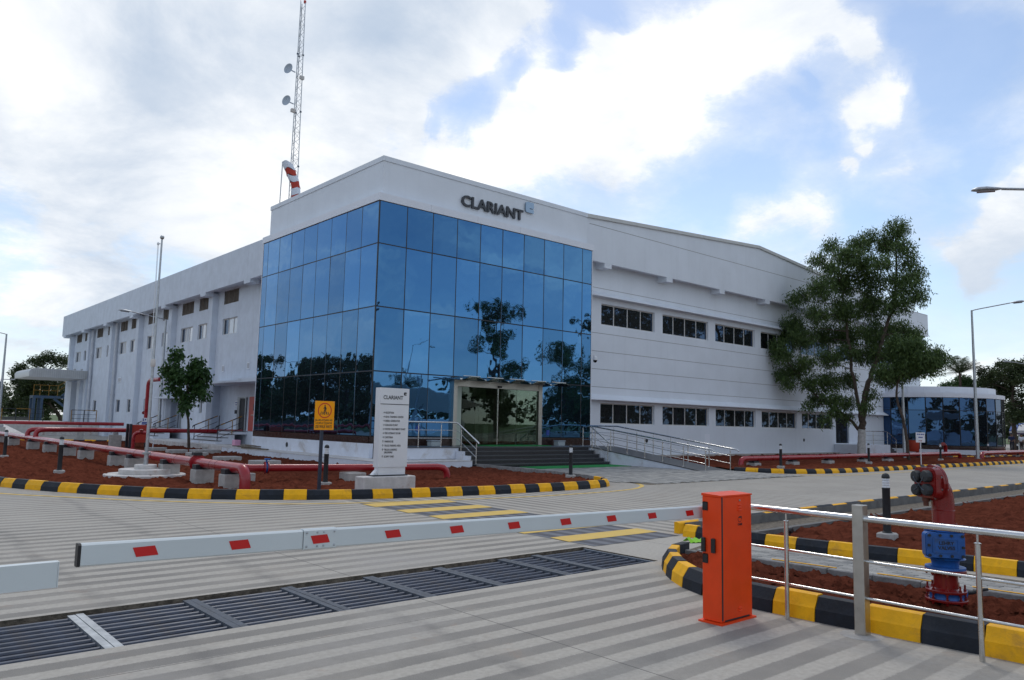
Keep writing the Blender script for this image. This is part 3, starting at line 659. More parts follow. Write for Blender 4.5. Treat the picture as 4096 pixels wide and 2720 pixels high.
fore = thing('paved_forecourt', 'grey square paving blocks in front of the entrance steps and ramp', 'paving', (6,-7,0), kind='structure'); del fore['category']
fb_ = MB(); fb_.q((2.6,-10.25,.004),(11.1,-10.25,.004),(11.1,-2.8,.004),(2.8,-2.8,.004)); part('sand_bed', fb_, trench_m, fore)
q_ = MB(); q_.bbox(.007,.233,.007,.233,-.01,.026,.007); mq = q_.mesh('paving_block', paver_m)
cand = []
for i in range(40):
    for j in range(34):
        x = 2.35+i*.24; y = -10.25+j*.24+(.12 if i % 2 else 0)
        if x+.24 > 11.1 or y > -2.95: continue
        if x < 2.9+ .25*math.sin((y+9)*.6)**2 and y > -9.6 and x < np.interp(-y, [-p[1] for p in KS[::-1]], [p[0] for p in KS[::-1]])+.16: continue
        if y < -9.2 and x < 2.2+(-9.2-y)*.9: continue
        cand.append((x,y))
cand.sort(key=lambda p: math.hypot(p[0]+14.3, p[1]+23.7)); rest = MB()
for k, (x, yy) in enumerate(cand):
    if k < 295: piece('paving_block', mq, fore, (x-6, yy+7, rng.uniform(-.003,.003)))
    else:
        b = len(rest.v); dz = rng.uniform(-.003,.003); rest.v += [(v[0]+x,v[1]+yy,v[2]+dz) for v in q_.v]; rest.f += [tuple(b+i for i in f) for f in q_.f]; rest.mi += [0]*len(q_.f)
part('far_paving_blocks', rest, paver_m, fore, kind='stuff')
# ------------------------------------------------------------------ main building
bld = thing('main_building', 'large white two-storey building with a blue glass corner block', 'building', (0,0,0))
ZB, Z3, Z2, Z1, ZT = 1.02, 3.33, 5.652, 7.948, 9.52
XS = [0,1.21,2.385,3.55,4.72,5.89,7.08,8.26,9.44,10.64,11.26]
YS = [0,1.19,2.35,3.53,4.72,5.88,7.07,8.25,9.43,9.95]
ZS = [ZB,Z3,Z2,Z1,ZT]
def pane(name, u0, u1, z0, z1, face, m, parent, plane=0., g=.018, th=.02):
    f = MB(); hu, hz = (u1-u0)/2-g, (z1-z0)/2-g; c = .004
    ring = lambda s_, d_: [(-hu+s_,d_,-hz+s_),(hu-s_,d_,-hz+s_),(hu-s_,d_,hz-s_),(-hu+s_,d_,hz-s_)]
    f.loft([ring(0,th), ring(0,c), ring(c,0)])
    if face == 'y': loc = Vector(((u0+u1)/2, plane, (z0+z1)/2)); rot = (rng.normal(0,.0035), 0, rng.normal(0,.0035))
    else: loc = Vector((plane, (u0+u1)/2, (z0+z1)/2)); rot = (0, 0, R(-90)+rng.normal(0,.0035)); rot = (rng.normal(0,.0018), rng.normal(0,.0), rot[2])
    return piece(name, f.mesh(name, m), parent, loc-wloc(parent), rot)
for j in range(4):
    for i in range(10):
        if j == 0 and 3 <= i <= 6: continue          # the entrance lobby opens here
        pane('glass_pane', XS[i], XS[i+1], ZS[j], ZS[j+1], 'y', glass_b, bld)
    for i in range(9): pane('glass_pane', YS[i], YS[i+1], ZS[j], ZS[j+1], 'x', glass_b, bld)
seal = mat('black_sealant', (.012,.014,.020), .5)
for i, x in enumerate(XS):
    z0_ = Z3 if 4 <= i <= 6 else ZB
    mb = MB(); mb.box(x-.022 if x > 0 else .002, x+.022, .002, .05, z0_, ZT); part('mullion', mb, seal, bld)
for i, y in enumerate(YS[1:]): mb = MB(); mb.box(.002,.05,y-.022,y+.022,ZB,ZT); part('mullion', mb, seal, bld)
mb = MB(); mb.box(-.012,.03,-.012,.03,ZB,ZT); part('corner_mullion', mb, seal, bld)
for z in ZS[1:4]:
    mb = MB(); mb.box(.05,11.26,.004,.045,z-.022,z+.022); part('transom', mb, seal, bld); mb = MB(); mb.box(.004,.045,.05,9.95,z-.022,z+.022); part('transom', mb, seal, bld)
mb = MB(); mb.box(.35,11.2,.35,.5,.9,ZT); mb.box(.35,.5,.5,9.9,.9,ZT)
mb2 = MB(); mb2.box(.07,3.5,.07,.2,.70,9.5); mb2.box(8.27,11.2,.07,.2,.70,9.5); mb2.box(3.5,8.27,.07,.2,Z3,9.5); mb2.box(.07,.2,.2,9.9,.75,9.5); part('backing_wall', mb2, mat('dark_backing', (.02,.025,.03), .8), bld)
mb = MB(); mb.box(11.26,11.30,-.012,.9,.72,ZT); part('edge_trim', mb, panel_w, bld); mb = MB(); mb.box(-.012,1.2,9.95,9.99,.72,ZT); part('edge_trim', mb, panel_w, bld)
# projecting band above the glass in cladding panels, then the tall parapet
for i in range(5):
    a = -.05+11.42*i/5; b = -.05+11.42*(i+1)/5; mb = MB(); mb.box(a+(.001 if i else 0), b-.008, -.05, .30, ZT, 9.80); part('band_panel', mb, panel_w, bld)
for i in range(4):
    a = .302+9.73*i/4; b = .302+9.73*(i+1)/4; mb = MB(); mb.box(-.05,.30,a+.001,b-.008,ZT,9.80); part('band_panel', mb, panel_w, bld)
mb = MB(); mb.box(.255,11.18,.255,.5,9.80,11.12); mb.box(.255,.5,.5,9.95,9.80,11.12); mb.box(11.0,11.18,.5,9.95,9.8,11.12); mb.box(.5,11.0,9.77,9.95,9.8,11.12); part('parapet_wall', mb, wall_w, bld)
mb = MB(); mb.box(.225,11.21,.225,.55,11.125,11.31); mb.box(.225,.55,.55,9.98,11.125,11.31); mb.box(10.95,11.21,.55,9.98,11.125,11.31); part('parapet_coping', mb, wall_w, bld)
mb = MB(); mb.box(.5,11.0,.5,9.8,9.6,9.85); part('roof_slab', mb, conc, bld)
# granite foot and painted plinth
for a, b in ((0,1.2),(1.2,2.38),(2.38,3.49),(8.17,9.44),(9.44,11.26)): mb = MB(); mb.box(a+.002,b-.002,-.022,.1,.701,1.015); part('granite_panel', mb, granite_b, bld)
for i in range(8):
    a, b = 9.95*i/8, 9.95*(i+1)/8; mb = MB(); mb.box(-.022,.1,a+.002+(.1 if i == 0 else 0),b-.002,.775,1.015); part('granite_panel', mb, granite_b, bld)
mb = MB(); mb.box(-.05,.1,-.05,9.97,.27,.772); part('plinth', mb, plinth_w, bld)
# lobby behind the doors
lobm = mat('lobby_beige', (.48,.46,.41), .7)
mb = MB(); mb.box(3.3,8.5,4.0,4.1,.7,3.4); mb.box(3.2,3.3,.21,4.1,.7,3.4); mb.box(8.5,8.6,.21,4.1,.7,3.4); part('lobby_wall', mb, lobm, bld)
mb = MB(); mb.box(3.3,8.5,.05,4.0,.66,.70); part('lobby_floor', mb, granite_g, bld)
mb = MB(); mb.box(3.3,8.5,.21,4.0,3.3,3.4); part('lobby_ceiling', mb, panel_w, bld)
mb = MB(); mb.box(5.9,6.6,2.4,2.5,.702,2.7); part('lobby_panel', mb, ink, bld)
mb = MB(); mb.box(6.75,7.0,2.0,2.2,.702,1.5); part('lobby_stand', mb, mat('pale_stand', (.45,.45,.42), .5), bld)
mb = MB(); mb.box(3.6,4.9,2.6,3.1,.702,1.75); part('reception_desk', mb, mat('desk_wood', (.12,.08,.05), .4), bld)

# lettering on the parapet: each letter a part
for o in text_mb('CLARIANT', .62, letter_m, (3.83,.19,10.17), FACE_Y, bld, 'letter', extrude=.035, offset=.014, sx=1.12, split=True): pass
em = MB(); s_ = .46; o_ = (7.27,.16,10.58)
sq = [(.10,0),(.46,0),(.46,.16),(.22,.16),(.22,.20),(.46,.20),(.46,.46),(.10,.46),(.03,.43),(0,.36),(0,.10),(.03,.03)]
em.extr([(a*1.02,b) for a,b in sq], o_, (1,0,0), (0,0,1), (0,1,0), 0, .06); part('emblem', em, emblem_m, bld)

# ---- left wing
WX = 1.27
upper = [(15.75,17.75),(19.9,21.5),(22.4,24.4),(26.65,27.95),(29.15,31.0),(33.4,34.85),(35.8,37.55),(40.3,41.0),(42.45,44.2),(47.1,48.1),(49.15,50.9)]
low = [(42.9,43.9),(36.4,37.4),(33.65,34.6),(30.1,30.8),(27.1,27.75),(19.9,20.5)]
holes = [(a,b,5.97,6.84) for a,b in upper]+[(a,b,7.63,8.36) for a,b in upper]+[(a,b,1.77,2.68) for a,b in low]+[(47.4,49.35,.97,4.1)]
holes += [(10.1,19.45,.90,3.30),(23.3,26.2,.90,2.62)]
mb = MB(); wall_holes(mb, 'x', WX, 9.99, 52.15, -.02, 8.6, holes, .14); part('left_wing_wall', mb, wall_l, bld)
mb = MB(); mb.box(WX+.01,WX+.20,52.15,52.17,0,8.6); mb.box(WX+.2,50.8,51.9,52.15,0,8.6); part('rear_wall', mb, wall_l, bld)
PY = [18.55,25.25,31.95,38.6,45.3]
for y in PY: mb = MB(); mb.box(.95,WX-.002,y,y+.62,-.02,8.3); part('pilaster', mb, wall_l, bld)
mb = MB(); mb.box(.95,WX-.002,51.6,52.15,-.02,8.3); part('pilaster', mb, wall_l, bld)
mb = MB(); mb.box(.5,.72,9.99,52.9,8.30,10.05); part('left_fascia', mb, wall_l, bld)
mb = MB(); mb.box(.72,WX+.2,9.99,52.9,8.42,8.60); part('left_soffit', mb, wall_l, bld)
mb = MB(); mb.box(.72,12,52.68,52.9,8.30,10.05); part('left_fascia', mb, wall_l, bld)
for y in PY+[12.6,51.7]: mb = MB(); mb.box(.503,.95,y-.08,y+.70,8.13,8.425); part('bracket', mb, wall_l, bld)
def window(u0, u1, z0, z1, plane, face, n, gm, fr=alu, fw=.045, inset_=.11, seq=None):
    f = thing_part('window', bld)
    ax = (lambda a,b,c,e,p,q: (p,q,a,b,c,e)) if face == 'x' else (lambda a,b,c,e,p,q: (a,b,p,q,c,e))
    p0 = plane+inset_-.04; p1 = plane+inset_
    fb = MB(); fb.box(*ax(u0,u1,z0,z0+fw,p0,p1)); fb.box(*ax(u0,u1,z1-fw,z1,p0,p1)); fb.box(*ax(u0,u0+fw,z0+fw,z1-fw,p0,p1)); fb.box(*ax(u1-fw,u1,z0+fw,z1-fw,p0,p1))
    for k in range(1,n):
        u = u0+(u1-u0)*k/n; fb.box(*ax(u-fw*.5,u+fw*.5,z0+fw,z1-fw,p0+.002,p1-.002))
    part('frame', fb, fr, f)
    for k in range(n):
        a, b = u0+(u1-u0)*k/n, u0+(u1-u0)*(k+1)/n; mm = gm if seq is None else seq[k % len(seq)]
        pane('pane', a, b, z0+fw*.5, z1-fw*.5, face, mm, f, plane=p1-.012, g=.012, th=.01)
    return f
def thing_part(name, parent, loc=(0,0,0)):
    o = bpy.data.objects.new(name, None); col.objects.link(o); o.parent = parent; o.location = loc; o.empty_display_size = .1; return o
for a, b in upper:
    wide = b-a > 1.2
    window(a, b, 5.97, 6.84, WX, 'x', 3 if wide else 2, glass_p, seq=[glass_p,glass_p,glass_d] if wide else [glass_p,glass_d])
    lv = MB(); n = 9
    for k in range(n): z = 7.65+.70*k/n; lv.loft([[(WX+.03,y,z),(WX+.085,y,z+.072),(WX+.09,y,z+.064),(WX+.035,y,z-.008)] for y in (a+.02,b-.02)])
    lv.box(WX+.10,WX+.12,a,b,7.63,8.36)
    for k in range(4): y = a+(b-a)*k/3; lv.box(WX+.015,WX+.04,max(a,y-.02),min(b,y+.02),7.63,8.36)
    part('louvre', lv, louvre_m, bld)
for a, b in low: window(a, b, 1.77, 2.68, WX, 'x', 1, glass_d)
for a, c in ((36.8,3.92),(17.25,3.98),(13.95,4.0)):
    mb = MB(); w_ = .9 if a > 30 else .34; mb.box(WX-.03,WX-.002,a-w_/2,a+w_/2,c,c+.36); part('vent_cover', mb, panel_w, bld)
    mb = MB()
    for k in range(5): mb.box(WX-.036,WX-.031,a-w_*.36,a+w_*.36,c+.06+k*.05,c+.085+k*.05)
    part('vent_slats', mb, groove, bld)
# recessed porch with two doors, second recess further on
def recess(y0, y1, z0, z1, d_):
    mb = MB(); x = WX+d_
    mb.q((x,y0,z0),(x,y1,z0),(x,y1,z1),(x,y0,z1)); mb.q((WX+.1,y0,z0),(WX+.1,y0,z1),(x,y0,z1),(x,y0,z0)); mb.q((WX+.1,y1,z0),(x,y1,z0),(x,y1,z1),(WX+.1,y1,z1)); mb.q((WX+.1,y0,z1),(WX+.1,y1,z1),(x,y1,z1),(x,y0,z1)); mb.q((WX,y0,z0),(x,y0,z0),(x,y1,z0),(WX,y1,z0))
    part('porch_wall', mb, wall_l, bld)
recess(10.1,19.45,.90,3.30,.75); recess(23.3,26.2,.90,2.62,.6)
DX = WX+.75
mb = MB(); mb.box(DX-.05,DX-.005,15.7,16.5,.91,2.60); part('doorway_shade_panel', mb, ink, bld)  # black panel stands in for the shade inside the open doorway
mb = MB(); mb.box(DX-.09,DX-.051,16.45,16.75,.91,2.66); mb.box(DX-.09,DX-.051,15.64,15.72,.91,2.66); mb.box(DX-.09,DX-.051,15.72,16.45,2.59,2.66); part('door_frame', mb, galv, bld)
mb = MB(); mb.box(DX-.06,DX-.005,13.6,15.28,.91,2.66); rd = part('door', mb, red_door, bld, label='red double fire door')
mb = MB(); mb.box(DX-.066,DX-.061,14.5,14.72,1.95,2.3); part('door_window', mb, glass_d, rd); mb = MB(); mb.box(DX-.10,DX-.061,13.7,14.9,1.70,1.74); part('push_bar', mb, steel, rd)
mb = MB(); mb.box(DX-.012,DX-.004,16.86,17.30,2.17,2.46); nb = part('notice', mb, sign_w, bld)
for k, (u_, v_, z_) in enumerate(((16.90,17.26,2.34),(16.98,17.2,2.23))):
    mb = MB(); n_ = 8 if k == 0 else 5
    for i in range(n_): a_ = u_+(v_-u_)*i/n_; mb.box(DX-.015,DX-.0125,a_,a_+(v_-u_)/n_*.72,z_,z_+.05)
    part('print_line', mb, ink_b, nb)
mb = MB(); mb.box(DX-.12,DX-.005,16.8,17.0,1.78,1.97); part('wall_socket', mb, ink, bld)
mb = MB(); mb.box(WX+.6-.06,WX+.6-.01,24.2,25.2,.91,2.5); part('door', mb, mat('grey_door', (.35,.37,.40), .5), bld, label='grey side door')
mb = MB(); mb.box(.5,WX-.002,10.0,17.9,3.30,3.40); mb.box(.42,.5,10.0,13.2,3.28,3.46); part('door_canopy', mb, wall_l, bld); mb = MB(); mb.box(.5,WX-.002,23.0,26.4,2.62,2.72); mb.box(.44,.5,23.0,24.2,2.6,2.8); part('door_canopy', mb, wall_l, bld)
# downpipes
for y in (37.9,44.8):
    mb = MB(); mb.tube([(1.12,y,8.3),(1.12,y,.3)], .11, 10)
    for z in (1.4,3.0,4.6,6.2): mb.lathe([(.14,z),(.14,z+.09)], (1.12,y,0), 10)
    part('downpipe', mb, upvc, bld, smooth=True)
# loading bay: roller door, jambs, rounded sheet canopy
mb = MB()
for k in range(28): z = .97+k*.11; mb.box(WX+.10,WX+.13-.012*(k%2),47.42,49.33,z,z+.108)
part('roller_door', mb, mat('blue_grey_shutter', (.12,.16,.22), .5), bld)
mb = MB(); mb.box(.80,WX-.002,46.5,47.4,.95,4.3); part('bay_jamb', mb, wall_l, bld); mb = MB(); mb.box(.80,WX-.002,49.35,51.55,.95,4.3); part('bay_jamb', mb, wall_l, bld)
cn = thing_part('loading_canopy', bld, (0,0,0))
mb = MB(); pr = [(1.0,4.36),(-2.75,4.36),(-3.0,4.38),(-3.02,4.75),(-2.9,4.95),(-2.65,5.05),(1.0,5.02)]
mb.loft([[(a,y,b) for a,b in pr] for y in (45.1,51.3)]); part('canopy_shell', mb, sheet_m, cn, smooth=True)
for k in range(26):
    x = .85-k*.145; mb = MB(); mb.box(x,x+.02,45.085,45.099,4.38,4.98 if x > -2.6 else 4.85); part('sheet_rib', mb, mat('sheet_seam', (.36,.37,.38), .5), cn)
for k in range(7):
    mb = MB(); mb.lathe([(.06,5.05),(.09,5.12),(.04,5.17)], (-2.4+k*.5,45.3,0), 8); part('roof_fixing', mb, sheet_m, cn)

# ---- right wing
RY = 1.10
wins = [(13.14+4.74*k, 17.22+4.74*k) for k in range(8)]
uh = [(a,b,6.40,7.42) for a,b in wins]; lh = [(a,b,1.66,2.65) for a,b in wins[:5]]+[(36.6,38.5,.75,2.75)]
mb = MB(); wall_holes(mb, 'y', RY, 11.3, 50.8, -.02, 9.4, uh+lh, .16); mb.box(50.8,51.0,1.1,52,-.02,9.4); part('right_wing_wall', mb, wall_w, bld)
for a, b in wins: window(a, b, 6.40, 7.42, RY, 'y', 4, glass_d, inset_=.14)
for a, b in wins[:5]: window(a, b, 1.66, 2.65, RY, 'y', 4, glass_d, inset_=.14)
mb = MB(); mb.box(36.62,38.48,RY+.10,RY+.13,.76,2.74); part('side_door', mb, glass_d, bld, label='dark glazed side door')
for z in (3.40,4.25,5.10,5.97,8.15,10.97-.0):
    if z > 10: continue
    mb = MB(); mb.box(11.3,50.8,RY-.003,RY+.001,z-.012,z+.012); part('groove_line', mb, groove, bld)
mb = MB(); mb.box(11.6,51.3,.496,.501,10.95,10.975); part('groove_line', mb, groove, bld)
for zb, zt in ((2.77,3.02),(7.69,7.95)):
    mb = MB(); mb.loft([[(x,.72,zb),(x,.72,zb+.04),(x,RY-.001,zt+.02),(x,RY-.001,zb)] for x in (11.3,50.8)]); part('window_hood', mb, wall_w, bld)
mb = MB(); mb.box(11.3,36.3,.72,RY-.002,-.02,.16); part('wall_foot', mb, mat('dirty_foot', (.40,.36,.33), .9, var=.15, vscale=3, dirt=(.26,.15,.10), dscale=1.5), bld)
mb = MB(); mb.box(21.55,22.05,RY-.004,RY-.001,.60,1.25); part('paint_patch', mb, mat('fresh_paint', (.80,.83,.90), .7), bld)
for x, z in ((16.6,.88),(32.3,.95)): mb = MB(); mb.lathe([(.07,-.03),(.10,-.012),(.10,0)], (x,RY-.002,z), 14, 'y'); part('wall_outlet', mb, rubber, bld)
mb = MB(); mb.lathe([(.10,-.012),(.10,.0)], (-.052,6.4,.52), 14, 'x'); part('wall_outlet', mb, rubber, bld)
# fascia with gable: thick front sheet
gable = [(11.2,9.24),(51.35,9.24),(51.35,11.0),(43.3,11.0),(26.24,12.24),(11.2,11.22)]
mb = MB(); mb.extr(gable, (0,.5,0), (1,0,0), (0,0,1), (0,1,0), 0, .18); part('right_fascia', mb, wall_w, bld)
mb = MB(); mb.box(11.3,51.35,.68,RY+.05,9.34,9.44); part('right_soffit', mb, wall_w, bld)
mb = MB(); mb.box(51.17,51.35,.68,52,9.24,11.0); part('right_fascia', mb, wall_w, bld)
for k in range(8):
    x = 12.69+4.75*k; mb = MB(); mb.box(x,x+.50,.503,RY-.002,9.02,9.345); part('bracket', mb, wall_w, bld)
for a, b in (((11.2,11.20),(26.24,12.22)),((26.24,12.22),(43.3,10.98))):
    for t_ in range(8):
        p = [a[i]+(b[i]-a[i])*t_/8 for i in (0,1)]; q = [a[i]+(b[i]-a[i])*(t_+1)/8 for i in (0,1)]
        mb = MB(); mb.loft([[(x,.42,z),(x,.42,z+.17),(x,.9,z+.17),(x,.9,z)] for x,z in ((p[0],p[1]),(q[0]-.015,q[1]))]); part('gable_flashing', mb, roof_m, bld)
mb = MB(); mb.loft([[(.9,y,9.9),(.9,y,10.1),(26.24,y,12.3),(51.2,y,10.6),(51.2,y,10.4),(26.24,y,12.1)] for y in (.7,52)]); part('roof_sheeting', mb, roof_m, bld)

# ------------------------------------------------------------------ entrance: porch, steps, ramp, rails, canopy
ent = thing('entrance_steps', 'black granite entrance steps and landing before the glass doors', 'steps', (5,-1.5,0))
mb = MB(); mb.box(.25,9.55,-1.55,-.055,.28,.67); part('landing_body', mb, plinth_w, ent)
mb = MB(); mb.box(.23,9.57,-1.57,-.025,.672,.70); part('landing_slab', mb, granite_g, ent)
SY, ST, SR = -1.55, .285, .14
for k in range(5):
    yb = SY-ST*k; zt = .70-SR*k
    mb = MB(); mb.box(2.72,9.50,yb-.02,yb-.001,zt-SR+.001,zt-.029); part('riser', mb, granite, ent)
    if k < 4:
        for i in range(4):
            a = 2.68+6.86*i/4; mb = MB(); mb.box(a+.001,a+6.86/4-.002,yb-ST-.022,yb-.021,zt-SR-.026,zt-SR); part('tread', mb, granite_g, ent)
mb = MB()
for k in range(1,5): mb.box(2.73,9.49,SY-ST*k+.001,SY-ST*(k-1)-.002,-.01,.70-SR*k-.028)
part('step_core', mb, granite, ent)
mb = MB(); mb.box(2.58,2.71,-1.95,-1.56,-.01,.56); mb.box(2.58,2.71,-2.3,-1.951,-.01,.42); part('step_cheek', mb, plinth_w, ent)
led = MB(); led.box(-1.0,2.57,-2.55,-1.58,-.01,.25); led.box(-1.0,-.06,-1.58,10.9,-.01,.25); led.box(-.06,.24,-1.58,-.06,-.01,.25)
lo = solo('plinth_ledge', led, plinth_w, 'low white ledge running round the foot of the glass block', 'ledge')
t_ = MB(); t_.box(-1.01,2.575,-2.56,-1.575,.252,.27); t_.box(-1.01,-.052,-1.575,10.91,.252,.27); o = part('ledge_top', t_, conc_w, None); o.parent = lo; o.location = (-lo.location.x, -lo.location.y, -lo.location.z)

rp = thing('access_ramp', 'dark granite wheelchair ramp with white side wall beside the steps', 'ramp', (10.3,-4.5,0))
def rz(y): return .70 if y > -1.6 else max(0.004, .70*(1-(-1.6-y)/5.6))
mb = MB(); mb.loft([[(9.60,y,-.02),(9.60,y,rz(y)-.035),(11.22,y,rz(y)-.035),(11.22,y,-.02)] for y in (-.02,-1.6,-6.95)]); part('ramp_body', mb, plinth_w, rp)
for k in range(14):
    a = -.03-k*.513; b = a-.511
    mb = MB(); mb.loft([[(9.58,y,rz(y)-.033),(9.58,y,rz(y)),(11.24,y,rz(y)),(11.24,y,rz(y)-.033)] for y in (a,b)]); part('ramp_slab', mb, granite_g, rp)
def handrail(name, label, posts, top, mids, cat='handrail', r=.028, rp_=.019, rm=.010, group=None):
    t = thing(name, label, cat, (posts[0][0][0], posts[0][0][1], posts[0][0][2]), group)
    for b, z in posts:
        mb = MB(); mb.tube([b, (b[0],b[1],z-.09)], rp_, 10); mb.tube([(b[0],b[1],z-.09),(b[0],b[1],z-.01)], .008, 8); mb.lathe([(.045,0),(.045,.008),(rp_+.004,.02)], b, 12); part('post', mb, steel, t, smooth=True)
    mb = MB(); mb.tube(top, r, 12); part('top_rail', mb, steel, t, smooth=True)
    for m_ in mids: mb = MB(); mb.tube(m_, rm, 8); part('mid_rail', mb, steel, t, smooth=True)
    return t
yy = [-1.69,-2.55,-3.42,-4.31,-5.17,-6.14,-7.11]
tp = [(9.75,-1.0,1.52),(9.75,-1.65,1.53),(9.75,-7.12,.83),(9.75,-7.42,.80),(9.75,-7.48,.74)]
handrail('ramp_handrail', 'steel handrail on the side of the ramp nearer the steps', [((9.75,y,rz(y)),rz(y)+.83) for y in yy]+[((9.75,-1.0,.70),1.53)], tp, [[(9.75,-1.0,.70+h),(9.75,-1.65,.70+h),(9.75,-7.12,h)] for h in (.28,.56)])
yy = [-.27,-1.53,-2.80,-3.66,-4.54,-5.37,-6.34,-7.27]
handrail('ramp_handrail', 'steel handrail on the far side of the ramp', [((11.1,y,rz(y)),rz(y)+.83) for y in yy], [(11.1,-.1,1.56),(11.1,-1.72,1.56),(11.1,-7.28,.83),(11.1,-7.58,.80),(11.1,-7.64,.74)], [[(11.1,-.1,.71+h),(11.1,-1.7,.71+h),(11.1,-7.28,h)] for h in (.28,.56)])
handrail('stair_handrail', 'short steel handrail down the ramp side of the black steps', [((9.45,-1.80,.56),1.50),((9.45,-2.67,.14),.93)], [(9.45,-1.60,1.55),(9.45,-1.72,1.53),(9.45,-2.72,.90),(9.45,-2.78,.86)], [[(9.45,-1.6,1.55-h),(9.45,-1.75,1.51-h),(9.45,-2.67,.93-h)] for h in (.28,.56)])
handrail('landing_handrail', 'steel handrail along the landing and down the steps by the tall sign', [((1.04,-1.45,.70),1.56),((2.01,-1.45,.70),1.56),((2.70,-1.72,.56),1.40),((2.70,-2.59,.14),.95)], [(.45,-1.45,1.57),(2.62,-1.45,1.57),(2.70,-1.52,1.54),(2.70,-2.70,.89),(2.70,-2.73,.85)], [[(.45,-1.45,1.57-h),(2.62,-1.45,1.57-h),(2.70,-1.52,1.54-h),(2.70,-2.60,.94-h)] for h in (.28,.56)])

pt = thing('glass_porch', 'stainless steel framed entrance screen with sliding glass doors', 'porch', (5.8,-.1,.70))
for a, b in ((3.50,3.68),(7.96,8.16)):
    mb = MB(); mb.box(a,b,-.14,.04,.702,3.24); part('post', mb, steel_b, pt)
mb = MB(); mb.box(3.68,7.96,-.12,.03,2.96,3.20); part('header_beam', mb, steel_b, pt)
mb = MB(); mb.box(3.685,3.94,-.06,-.03,.71,2.95); part('jamb_panel', mb, mat('pale_green_panel', (.40,.46,.40), .35), pt)
for a, b in ((3.95,4.79),(4.80,5.74),(5.78,6.76),(6.78,7.93)):
    mb = MB(); mb.box(a,b,-.07,-.06,.72,2.95); part('glass_door' if 4.5 < a < 6 else 'glass_panel', mb, glass_door, pt)
mb = MB(); mb.box(5.742,5.775,-.09,-.05,.72,2.95); part('door_edge', mb, steel, pt)
mb = MB(); mb.box(7.60,7.92,-.055,-.04,2.72,2.93); part('pale_strip', mb, mat('pale_green_panel', (.40,.46,.40), .35), pt)
mb = MB(); mb.box(5.70,5.88,-.18,-.125,2.99,3.06); part('motion_sensor', mb, ink, pt)
# wave canopy: five arched smoked glass leaves on steel arms
ca = thing('glass_canopy', 'wavy smoked glass canopy of five arched leaves above the entrance doors', 'canopy', (6,-.6,3.2))
for k in range(5):
    a = 3.15+k*1.15; b = a+1.12; mb = MB(); N_ = 10; ring = []
    for f_ in range(2):
        y = -.16 if f_ == 0 else -1.15
        ring.append([(a+(b-a)*i/N_, y, 3.16+(.13 if f_ else .10)*math.sin(math.pi*i/N_)+(0 if f_ else .05)) for i in range(N_+1)])
    for i in range(N_):
        mb.q(ring[1][i],ring[1][i+1],ring[0][i+1],ring[0][i]); mb.q(*[(p[0],p[1],p[2]-.014) for p in (ring[0][i],ring[0][i+1],ring[1][i+1],ring[1][i])]); mb.q(ring[1][i],(ring[1][i][0],ring[1][i][1],ring[1][i][2]-.014),(ring[1][i+1][0],ring[1][i+1][1],ring[1][i+1][2]-.014),ring[1][i+1])
    part('glass_leaf', mb, glass_can, ca, smooth=True)
    mb = MB(); mb.tube([(a-.015,-.02,3.26),(a-.015,-1.1,3.15)], .020, 8); mb.lathe([(.045,-.02),(.045,.02)], (a-.015,-1.05,3.18), 10); mb.tube([(a-.09,-1.05,3.20),(a+.06,-1.05,3.20)], .012, 6); part('steel_arm', mb, steel, ca, smooth=True)
    mb = MB(); mb.tube([(a+.15,-.95,3.31),(b-.15,-.95,3.31)], .018, 8); part('tie_rod', mb, steel, ca, smooth=True)
solo('turf_mat', MB().box(4.6,7.9,-1.0,-.2,.702,.722) , green_mat, 'green turf mat on the landing before the glass doors', 'mat')
solo('turf_mat', MB().box(4.5,9.4,-3.95,-2.85,.027,.042), green_mat, 'green turf mat on the pavers below the black steps', 'mat')
for x, lb in ((2.45,'grey litter box on the landing between tall sign and doors'),(8.95,'grey litter box on the landing between doors and ramp')):
    m_ = MB(); m_.bbox(x-.20,x+.20,-.55,-.25,.702,.88,.02); bx_ = solo('floor_box', m_, mat('grey_box', (.36,.42,.45), .5), lb, 'box')
    m_ = MB(); m_.bbox(x-.215,x+.215,-.565,-.235,.882,.915,.008); l_ = bpy.data.objects.new('lid', m_.mesh('lid', mat('grey_box_lid', (.3,.35,.4), .5), tuple(bx_.location))); col.objects.link(l_); l_.parent = bx_
# number stickers on the glass
st = MB(); st.lathe([(.12,-.002),(.12,.002)], (2.0,-.008,1.32), 16, 'y'); solo('glass_sticker', st, ink_b, 'small round blue sticker low on the glass near the tall sign', 'sticker')
st = MB(); st.box(8.55,8.72,-.012,-.006,1.12,1.34); solo('glass_sticker', st, ink_b, 'small blue sticker low on the glass beside the porch', 'sticker')
